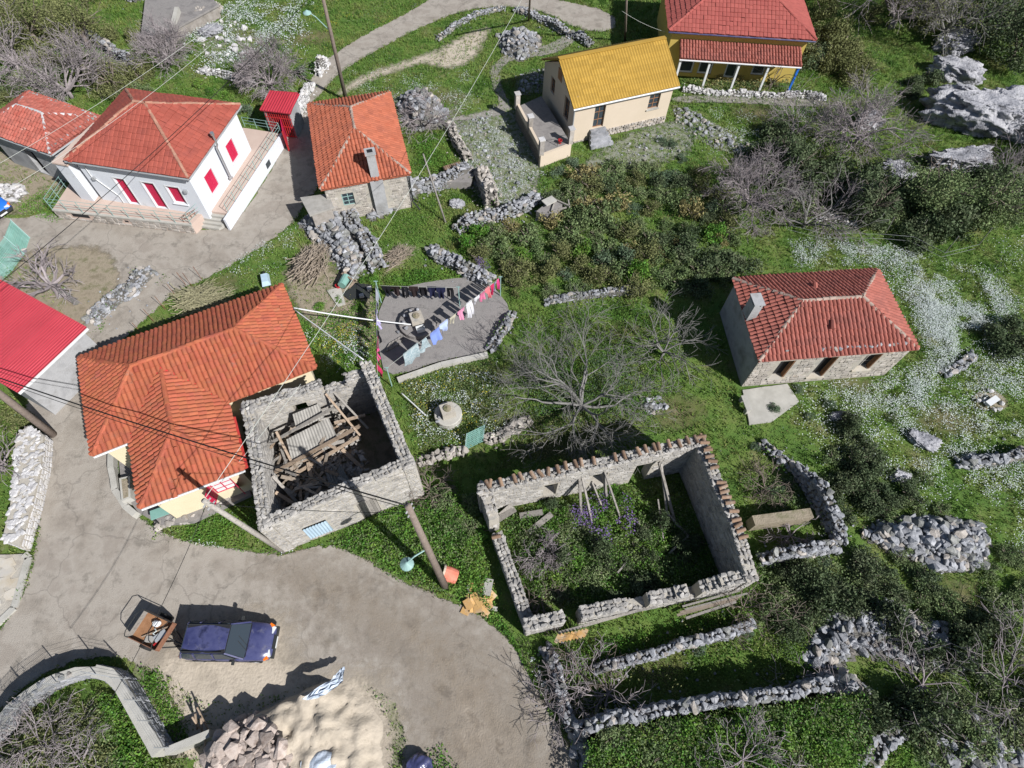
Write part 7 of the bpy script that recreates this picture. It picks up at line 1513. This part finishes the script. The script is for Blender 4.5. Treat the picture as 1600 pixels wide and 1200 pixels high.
def ring(px, py, n, sx, sy): return [(px + random.gauss(0, sx), py + random.gauss(0, sy)) for _ in range(n)]
SH('dark', [(1322, 672), (1338, 690), (1352, 706), (1362, 728), (1340, 745), (1328, 765), (1350, 778), (1372, 768), (1392, 788), (1415, 772), (1310, 758), (1365, 800)], 'dark rounded bush in the diagonal row across the meadow', 'dark bushes of the diagonal row', (.7, 1.15))
SH('olive', [(1395, 655), (1410, 740), (1440, 750), (1382, 810), (1425, 790), (1470, 800), (1405, 835), (1330, 700), (1300, 720)], 'olive green bush among the meadow bushes right of the sunken plot', 'olive bushes in the meadow', (.5, .9))
SH('dark', [(1242, 902), (1292, 915), (1350, 905), (1395, 925), (1255, 968), (1225, 990), (1385, 900), (1345, 880), (1440, 905), (1305, 945)], 'dark bush between the two big stone heaps', 'dark bushes between the stone heaps', (.8, 1.2))
SH('olive', ring(1230, 930, 7, 28, 28) + ring(1400, 900, 6, 40, 16) + ring(1460, 960, 5, 25, 18), 'olive bush around the scree at lower right', 'olive bushes around the scree', (.6, 1.1))
SH('blue', [(1210, 640), (1265, 652), (1248, 610), (1295, 632), (1180, 700), (1225, 760), (1205, 770), (1205, 880), (1290, 880), (1165, 985), (1090, 1010)], 'blue green weed bush near the concrete pad or sunken plot', 'blue green weed bushes', (.35, .65), (.6, .9))
SH('dark', ring(1215, 255, 8, 28, 14) + ring(1285, 290, 9, 30, 16) + ring(1340, 320, 7, 30, 12) + ring(1470, 345, 7, 40, 14) + ring(1545, 300, 5, 25, 20), 'dark evergreen bush in the shaded belt below the boulders', 'dark bushes of the shaded belt', (1.2, 1.9), (1.0, 1.6))
SH('olive', ring(1250, 320, 6, 30, 10) + ring(1400, 345, 6, 40, 10) + ring(1520, 330, 5, 30, 16), 'olive bush at the lower fringe of the shaded belt', 'olive bushes of the shaded belt', (.9, 1.4), (.9, 1.3))
SH('dark', [(1105, 425), (1130, 418), (1160, 425)], 'dark bush just behind the lone hip roofed house', 'bushes behind the hip roofed house', (1.2, 1.5), (.9, 1.1))
SH('dark', [(1545, 525), (1575, 515), (1560, 545), (1590, 545)], 'dark bush at the right edge beyond the daisies', 'dark bushes at the right edge', (1.1, 1.6), (.9, 1.1))
SH('moss', ring(1290, 70, 9, 28, 26) + ring(1330, 100, 6, 25, 15) + ring(1420, 30, 6, 35, 18), 'mossy brown bush on the slope right of the ochre house', 'mossy bushes right of the ochre house', (1.3, 2.1), (1.0, 1.5))
SH('dark', ring(1270, 100, 4, 16, 10) + ring(1440, 140, 4, 20, 8), 'dark bush hugging the upper right slope', 'dark bushes on the upper right slope', (.9, 1.4), (.9, 1.2))
SH('blue', [(895, 258), (1050, 228), (1035, 225), (870, 272), (1065, 250)], 'grey green bush at the foot of the beige patio wall or house front', 'grey green bushes by the beige house', (.6, .9), (.7, .9))
SH('olive', ring(710, 795, 5, 18, 14) + [(690, 775), (735, 830)], 'olive bush in the weedy gap between the two ruins', 'bushes in the gap between the ruins', (.6, 1.0), (.8, 1.1)); SH('lush', ring(640, 830, 7, 40, 22) + ring(725, 880, 5, 18, 25), 'bright green weed clump on the verge beside the tall ruin', 'weed clumps on the verge', (.5, .8), (.6, .8))
SH('lush', [(p.x, p.y) for p in ()] , 'x', 'x')
for px, py in [(960, 1150), (990, 1165), (1040, 1150), (1080, 1140), (1120, 1150), (1165, 1135), (1220, 1150), (1260, 1140), (1010, 1195), (1100, 1190), (1180, 1190), (1240, 1190), (1290, 1170), (940, 1180)]: p = G(px, py, TZ); q = random.uniform(.7, 1.1); k = random.choice(('lush', 'lush', 'olive')); shrub(k, p, q, NM[k] + ' bush growing above the long retaining wall at the bottom', NM[k] + ' bushes above the long retaining wall', q * .8, z=TZ - .1)
SH('dark', [(905, 860), (935, 880), (1020, 850), (1060, 880), (990, 900), (960, 930), (880, 930), (1010, 870)], 'dark weed bush inside the broken ruin', 'dark bushes inside the broken ruin', (.5, .8), (.7, .9)); SH('lush', [(890, 820), (880, 850), (870, 900), (850, 790), (980, 840), (900, 900), (905, 920)], 'bright weed bush inside the broken ruin', 'bright bushes inside the broken ruin', (.5, .8), (.6, .8)); SH('yellow', [(815, 800), (878, 845), (888, 868)], 'yellow green spurge clump inside the broken ruin', 'spurge clumps in the broken ruin', (.35, .5), (.6, .8))
SH('dark', ring(1400, 1110, 6, 30, 18) + ring(1330, 1120, 3, 15, 15), 'dark bush beside the black hollow at lower right', 'dark bushes at the black hollow', (1.0, 1.5), (1.2, 1.8)); SH('olive', ring(1540, 1100, 8, 40, 40) + ring(1470, 1170, 6, 40, 20), 'olive bush in the lower right corner', 'olive bushes in the lower right corner', (.8, 1.3), (.7, 1.0))
SH('moss', [(30, 1190), (70, 1160), (120, 1190), (60, 1200), (170, 1170)], 'brown green bush inside the wild walled garden', 'bushes in the wild walled garden', (.7, 1.0), (.8, 1.0)); SH('dark', [(22, 1175), (150, 1110)], 'dark bush inside the wild walled garden', 'dark bushes in the wild walled garden', (.6, .8))
SH('lush', [(330, 145), (312, 135), (350, 150)], 'spiky green plant clump behind the white house', 'plant clumps behind the white house', (.7, 1.0), (.6, .8)); SH('blue', [(470, 115), (385, 175), (495, 110)], 'grey green bush near the pale block wall', 'bushes near the pale block wall', (.7, 1.0)); SH('lush', [(585, 440), (530, 470), (560, 480), (570, 440), (500, 480)], 'leafy green clump in the garden left of the courtyard', 'leafy clumps left of the courtyard', (.4, .7), (.7, .9))
SH('straw', [(1095, 112), (1120, 118), (1155, 122), (1185, 122), (1205, 130)], 'dry feathery grass clump before the ochre veranda', 'dry clumps before the veranda', (.6, .9), (.9, 1.2)); SH('straw', [(985, 395), (1030, 400), (1060, 385), (1125, 380), (975, 325)], 'tall straw grass clump in the scrub', 'straw clumps in the scrub', (.6, .9), (1.3, 1.7))
# trees
bare_tree('big leafless grey tree spreading over the lawn between the courtyard and the lone house', G(908, 640), 4.6, 5, 4, 'pale_bark', 11, .5, .12, .8, .2, kids=(2, 4), tl=2.0, elev=(.12, .7), minr=.008)
bare_tree('pink tinged leafless tree on the grass below the path at upper right', G(1335, 225), 4.5, 4, 11, 'mauve_bark', 9, .7, .11, .9, .3, tl=2.0, elev=(.1, .8), kids=(3, 5), minr=.010)
bare_tree('pale leafless tree over the dark bushes right of the scrub', G(1165, 325), 4.2, 4, 13, 'mauve_bark', 9, .6, .10, .9, .3, tl=1.5, kids=(3, 5), minr=.010)
bare_tree('straggly pale tree leaning over the fence of the daisy meadow', G(1255, 355), 3.6, 3, 15, 'pale_bark', 7, .3, .10, .8, .5, tl=1.9, elev=(.5, 1.1), kids=(2, 3))
bare_tree('twiggy grey green tree at the top right beside the dark evergreen', G(1465, 70), 6, 4, 17, 'pale_bark', 8, 1.0, .2, .9, .3, tl=2.3, kids=(3, 4), leaves=('moss_leaf', 3), leafsize=.12)
bare_tree('mossy brown tree behind the ochre house at the top', G(1390, 45), 6, 4, 19, 'mauve_bark', 8, 1.0, .2, .9, .3, tl=2.3, kids=(3, 4), leaves=('moss_leaf', 4), leafsize=.13)
bare_tree('thin bare sapling in front of the ochre veranda', G(1203, 138), 2.4, 2, 21, 'dark_bark', 5, .5, .06, .8, .3, tl=1.2)
bare_tree('large leafless mauve tree behind the faded tile house', G(112, 152), 4.6, 4, 23, 'mauve_bark', 9, .6, .14, .9, .3, tl=1.8, kids=(3, 5), minr=.011)
bare_tree('low mauve thicket like tree by the broken boundary wall', G(265, 100), 3, 3, 25, 'mauve_bark', 11, .3, .08, .9, .2, tl=1.4, kids=(4, 6), minr=.011)
bare_tree('rounded mauve bush tree by the pale block wall', G(425, 138), 3.2, 4, 27, 'mauve_bark', 11, .4, .09, .9, .3, tl=1.4, kids=(3, 5), minr=.010)
bare_tree('small twiggy grey bush beside the pile of grey rocks', G(665, 200), 2.5, 3, 29, 'mauve_bark', 10, .2, .07, .9, .3, tl=1.3, kids=(3, 4), minr=.012)
bare_tree('lopped tree with a fan of cut branches in the small yard by the lane', G(95, 465), 3, 3, 31, 'mauve_bark', 10, .5, .16, .8, .3, tl=1.2, kids=(2, 4), lean=(-.5, .6), minr=.015)
bare_tree('bare shrub over the roof stones in the left garden', G(30, 110), 4, 3, 33, 'mauve_bark', 8, .5, .12, .9, .3, tl=1.9, kids=(3, 4), minr=.016)
bare_tree('bare bush behind the whitewashed wall at the left edge', G(5, 735), 2.5, 3, 35, 'mauve_bark', 8, .3, .1, .9, .2, tl=1.1, kids=(3, 3), minr=.012)
t = thing('cut_log', 'pale cut log lying on the yard below the lopped tree', 'log', G(112, 462, .1)); mb = MB(); mb.tube([G(92, 452, .35), G(105, 462, .25), G(119, 473, .2)], [.15, .17, .19], 9); mb.build('trunk', M['pale_bark'], t); mb = MB(); mb.tube([G(105, 462, .3), G(112, 452, .55)], [.08, .05], 6); mb.build('branch_stub', M['pale_bark'], t)
for lb, (px, py), sd, tl_ in (('bramble tangle beside the bottom road over the wall', (872, 1090), 41, 1.0), ('bramble tangle at the foot of the broken ruin corner', (905, 1050), 42, 1.0), ('brown bramble tangle inside the lower terrace shadow', (950, 1085), 43, 1.2), ('bare brambles draping the right end of the broken front wall', (1160, 950), 44, 1.1), ('bare brambles at the right end of the long retaining wall', (1265, 1110), 45, 1.2), ('grey bramble mass right of the black hollow', (1440, 1070), 47, 1.5), ('leafless creeper clinging to the corner of the tall ruin', (672, 765), 48, .7), ('dead brush inside the sunken plot', (1235, 838), 49, .7), ('bare bramble by the little broken wall near the concrete pad', (1195, 765), 50, .8), ('bramble mass at the bottom right edge', (1570, 1060), 51, 1.4), ('dry bramble inside the front of the broken ruin', (845, 940), 52, .6)):
    bare_tree(lb, G(px, py), 1.6, 3, sd, 'mauve_bark' if sd % 2 else 'dark_bark', 11, .1, .05, 1.1, -.1, tl=tl_, elev=(.1, .8), kids=(2, 4), minr=.010, cat='bramble', name='bramble', sag=.03) if False else bare_tree(lb, G(px, py), 1.6, 3, sd, 'mauve_bark' if sd % 2 else 'dark_bark', 11, .1, .05, 1.1, -.4, tl=tl_, elev=(.1, .8), kids=(2, 4), minr=.010, cat='bramble', name='bramble')
leafy_tree('very dark evergreen tree filling the top right corner', G(1575, 95), 7.5, 4.2, 'dark_leaf', 3, n=9000, leaf=.2); leafy_tree('second dark evergreen at the upper right, left of the corner tree', G(1530, 50), 7, 3.4, 'dark_leaf', 4, n=7000, leaf=.2)
leafy_tree('large grey green tree above the wire fence on the right', G(1450, 330), 4.6, 3.0, 'olive_leaf', 5, n=8000); leafy_tree('grey green tree at the right edge above the meadow', G(1535, 345), 4, 2.4, 'olive_leaf', 6, n=6000); leafy_tree('dark evergreen in the middle of the shaded belt', G(1350, 340), 4.2, 2.2, 'dark_leaf', 7, n=6000); leafy_tree('dark evergreen over the scrub at the top of the shaded belt', G(1225, 280), 4.0, 2.2, 'dark_leaf', 17, n=6000)
leafy_tree('olive brown tree at the top left corner', G(60, 70), 5.5, 3.6, 'moss_leaf', 8, n=8000, leaf=.15); leafy_tree('second olive brown tree at the top left, nearer the cistern', G(140, 75), 5, 3.0, 'moss_leaf', 9, n=7000, leaf=.15); leafy_tree('olive brown tree on the very top left edge', G(20, 20), 6, 3.5, 'moss_leaf', 10, n=7000, leaf=.16)
leafy_tree('small mossy tree right of the old boundary wall', G(185, 150), 3, 1.9, 'moss_leaf', 12, n=4000, leaf=.12)

SH('dark', ring(960, 870, 10, 60, 35) + ring(1050, 850, 5, 20, 30), 'tall dark shrub tangled inside the broken ruin', 'tall dark shrubs in the broken ruin', (.6, .95), (1.1, 1.7)); SH('olive', ring(930, 850, 10, 55, 40), 'tall olive shrub tangled inside the broken ruin', 'tall olive shrubs in the broken ruin', (.5, .9), (1.0, 1.5)); SH('lush', ring(910, 850, 22, 55, 40) + ring(990, 830, 5, 25, 30), 'tall bright shrub tangled inside the broken ruin', 'tall bright shrubs in the broken ruin', (.5, .8), (.9, 1.3))
leafy_tree('dark evergreen beyond the big limestone outcrop at the right edge', G(1672, 268), 8, 3.4, 'dark_leaf', 27, n=7000, leaf=.2); leafy_tree('second dark evergreen beyond the right edge', G(1700, 215), 8, 3.2, 'dark_leaf', 28, n=6000, leaf=.2)
SH('olive', ring(1405, 285, 9, 45, 16) + ring(1500, 315, 8, 40, 14), 'grey green shrub rising through the shaded belt', 'grey green shrubs of the shaded belt', (1.1, 1.6), (1.0, 1.4)); SH('moss', ring(90, 60, 12, 60, 35) + ring(190, 120, 6, 25, 20), 'mossy brown bush in the thicket at top left', 'mossy bushes at top left', (1.0, 1.7), (.9, 1.4)); SH('olive', ring(40, 130, 6, 35, 12) + ring(210, 165, 4, 25, 8), 'olive bush behind the faded tile house', 'olive bushes behind the faded tile house', (.8, 1.2))
for lb, (px, py), sd, tl_ in (('mauve leafless shrub among the olive scrub beside the pink tree', (1240, 210), 61, 1.6), ('grey leafless shrub in the shaded belt near the fence', (1290, 345), 63, 1.5), ('bramble at the left wall of the broken ruin', (850, 870), 66, .7), ('mauve bramble beside the low outcrop', (1560, 290), 69, 1.4)): bare_tree(lb, G(px, py), 1.8, 3, sd, 'mauve_bark', 11, .1, .045, 1.0, 0, tl=tl_, elev=(.2, 1.0), kids=(3, 5), minr=.009, cat='bramble', name='bramble')

SH('moss', ring(90, 1150, 8, 45, 30), 'low brown green bush among the weeds of the walled garden', 'low brown bushes in the walled garden', (.5, .9), (.7, 1.1)); SH('straw', ring(70, 1175, 5, 35, 20), 'dry straw clump in the walled garden', 'dry straw clumps in the walled garden', (.4, .7), (.7, 1.0)); SH('lush', ring(200, 1130, 6, 20, 25), 'fresh green weed clump in the walled garden', 'fresh weed clumps in the walled garden', (.4, .7), (.7, 1.1))
for lb, (px, py), sd, tl_ in (('grey bramble at the middle of the walled garden', (80, 1165), 71, .9), ('grey bramble at the bottom of the walled garden', (140, 1190), 72, .9), ('fallen bramble at the left end of the walled garden', (25, 1185), 73, .8), ('brown bramble on the raised bottom terrace', (1140, 1185), 74, 1.0)): bare_tree(lb, G(px, py), 1.8, 3, sd, 'mauve_bark', 10, .6 if px < 300 else 1.6, .04, 1.1, -.3, tl=tl_, elev=(.0, .6), kids=(3, 4), minr=.009, cat='bramble', name='bramble')

SH('dark', ring(1340, 960, 5, 40, 20) + ring(1250, 920, 4, 20, 20) + ring(1490, 1030, 5, 30, 20) + ring(1330, 730, 5, 20, 35), 'tall dark bush throwing a deep shadow over the lower right slope', 'tall dark bushes of the lower right slope', (.8, 1.3), (1.2, 1.7)); SH('olive', ring(1560, 1000, 8, 40, 60) + ring(1500, 1150, 8, 50, 30) + ring(1580, 880, 5, 20, 30), 'yellow green bush on the open lower right slope', 'yellow green bushes of the lower right slope', (.5, 1.0), (.7, 1.1)); SH('lush', ring(1350, 1170, 8, 40, 20), 'bright weed clump between rocks at the bottom right', 'bright weed clumps at the bottom right', (.6, .9), (.7, 1.0))


bare_tree('small pale leafless tree in the shadow just left of the lone hip roofed house', G(1035, 555), 3, 3, 81, 'pale_bark', 9, .4, .08, .85, .2, tl=1.5, elev=(.2, .9), kids=(3, 4), minr=.009)
